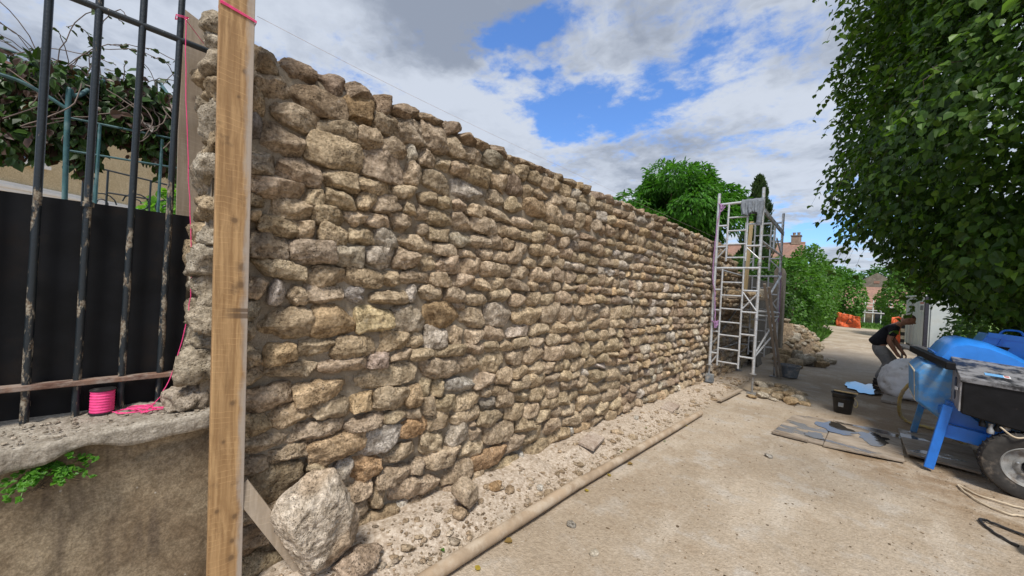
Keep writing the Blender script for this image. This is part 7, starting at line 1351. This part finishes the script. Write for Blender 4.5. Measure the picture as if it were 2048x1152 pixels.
# ridge runs along x; the near slope faces the lane side
Rg = [Vector((-12.5, 37.6, 6.6)), Vector((-3.95, 37.6, 6.6))]; Ev = [Vector((-12.5, 33.6, 3.5)), Vector((-3.95, 33.6, 3.5))]; Ev2 = [Vector((-12.5, 41.6, 3.5)), Vector((-3.95, 41.6, 3.5))]
roof = MB().add([Ev[0], Ev[1], Rg[1], Rg[0]] + [p - Vector((0, 0, .15)) for p in (Ev[0], Ev[1], Rg[1], Rg[0])], [(0, 1, 2, 3), (7, 6, 5, 4), (0, 4, 5, 1), (1, 5, 6, 2), (2, 6, 7, 3), (3, 7, 4, 0)])
roof.add([Ev2[0], Ev2[1], Rg[1], Rg[0]] + [p - Vector((0, 0, .15)) for p in (Ev2[0], Ev2[1], Rg[1], Rg[0])], [(3, 2, 1, 0), (4, 5, 6, 7), (0, 1, 5, 4), (1, 2, 6, 5), (3, 0, 4, 7)])
rfo = roof.build('roof', M['tiles'], th)
for k in range(26):
    t = k / 26; p = Ev[0].lerp(Rg[0], t); q = Ev[1].lerp(Rg[1], t); n_ = Vector((0, -.61, .79))
    MB().bar(p + n_ * .02, q + n_ * .02, .18, .045, up=n_).build('tile_course', M['tiles'], rfo)
MB().tube([Rg[0] + Vector((0, 0, .02)), Rg[1] + Vector((0, 0, .02))], .11, 8).build('ridge', M['tiles'], rfo, True)
MB().add([(-12.3, 34.2, 0), (-4.15, 34.2, 0), (-4.15, 41, 0), (-12.3, 41, 0), (-12.3, 34.2, 3.8), (-4.15, 34.2, 3.8), (-4.15, 41, 3.8), (-12.3, 41, 3.8), (-12.3, 37.6, 6.4), (-4.15, 37.6, 6.4)],
         [(0, 1, 5, 4), (2, 3, 7, 6), (1, 2, 6, 9, 5), (3, 0, 4, 8, 7), (4, 5, 9, 8), (6, 7, 8, 9)]).build('wall', M['cream_render'], th)
chn = MB().box((-4.55, 37.6, 6.85), (.62, .5, .7)).build('chimney', M['chimney'], th, bevel=.02); MB().box((-4.55, 37.6, 7.22), (.72, .6, .07)).build('chimney_cap', M['grey_render'], chn); 
for dx_ in (-.15, .15): MB().lathe((-4.55 + dx_, 37.6, 7.25), [(.09, 0), (.1, .2), (.12, .21), (.12, .25)], 12).build('chimney_pot', M['chimney'], chn, True)
fb_ = empty('far_building', (.5, 62, 0), 'far building under repair with brown roof and pale gable at the lane end', 'building')
MB().add([(-2.2, 63, 0), (3.2, 63, 0), (3.2, 70, 0), (-2.2, 70, 0), (-2.2, 63, 4.2), (3.2, 63, 4.2), (3.2, 70, 4.2), (-2.2, 70, 4.2), (.45, 63, 6.1), (.45, 70, 6.1)], [(0, 1, 5, 8, 4), (2, 3, 7, 9, 6), (1, 2, 6, 5), (3, 0, 4, 7), (4, 8, 9, 7), (8, 5, 6, 9)]).build('gable_wall', M['grey_render'], fb_)
MB().box((.45, 62.98, 4.95), (.5, .05, .3)).build('gable_window', M['tiles'], fb_)
MB().add([(-3.5, 58.2, 1.7), (5, 58.2, 1.7), (5, 62.9, 4.35), (-3.5, 62.9, 4.35), (-3.5, 58.2, 1.58), (5, 58.2, 1.58), (5, 62.9, 4.2), (-3.5, 62.9, 4.2)], [(0, 1, 2, 3), (7, 6, 5, 4), (0, 4, 5, 1), (1, 5, 6, 2), (2, 6, 7, 3), (3, 7, 4, 0)]).build('lean_to_roof', M['tiles'], fb_)
MB().box((.75, 60.6, .85), (8.3, 4.4, 1.7)).build('lower_wall', M['chimney'], fb_)
for x in (-1.3, .9, 2.6): 
    MB().box((x, 58.38, .75), (.9, .06, 1.3)).build('doorway', M['cabin_seal'], fb_)
fs_ = empty('far_scaffold', (.5, 57.5, 0), 'white scaffold rails in front of the far building', 'scaffold')
for x in (-.4, .25, .9, 1.6): MB().tube([(x, 57.6, 0), (x, 57.6, 2.9)], .04, 6).build('pole', M['sign_white'], fs_)
for z in (1.25, 1.5, 1.95, 2.3): MB().tube([(-.6, 57.6, z), (2.6, 57.6, z)], .03, 6).build('rail', M['sign_white'], fs_)
MB().box((.9, 57.8, 1.2), (3.2, .6, .06)).build('deck', M['grey_wood'], fs_)
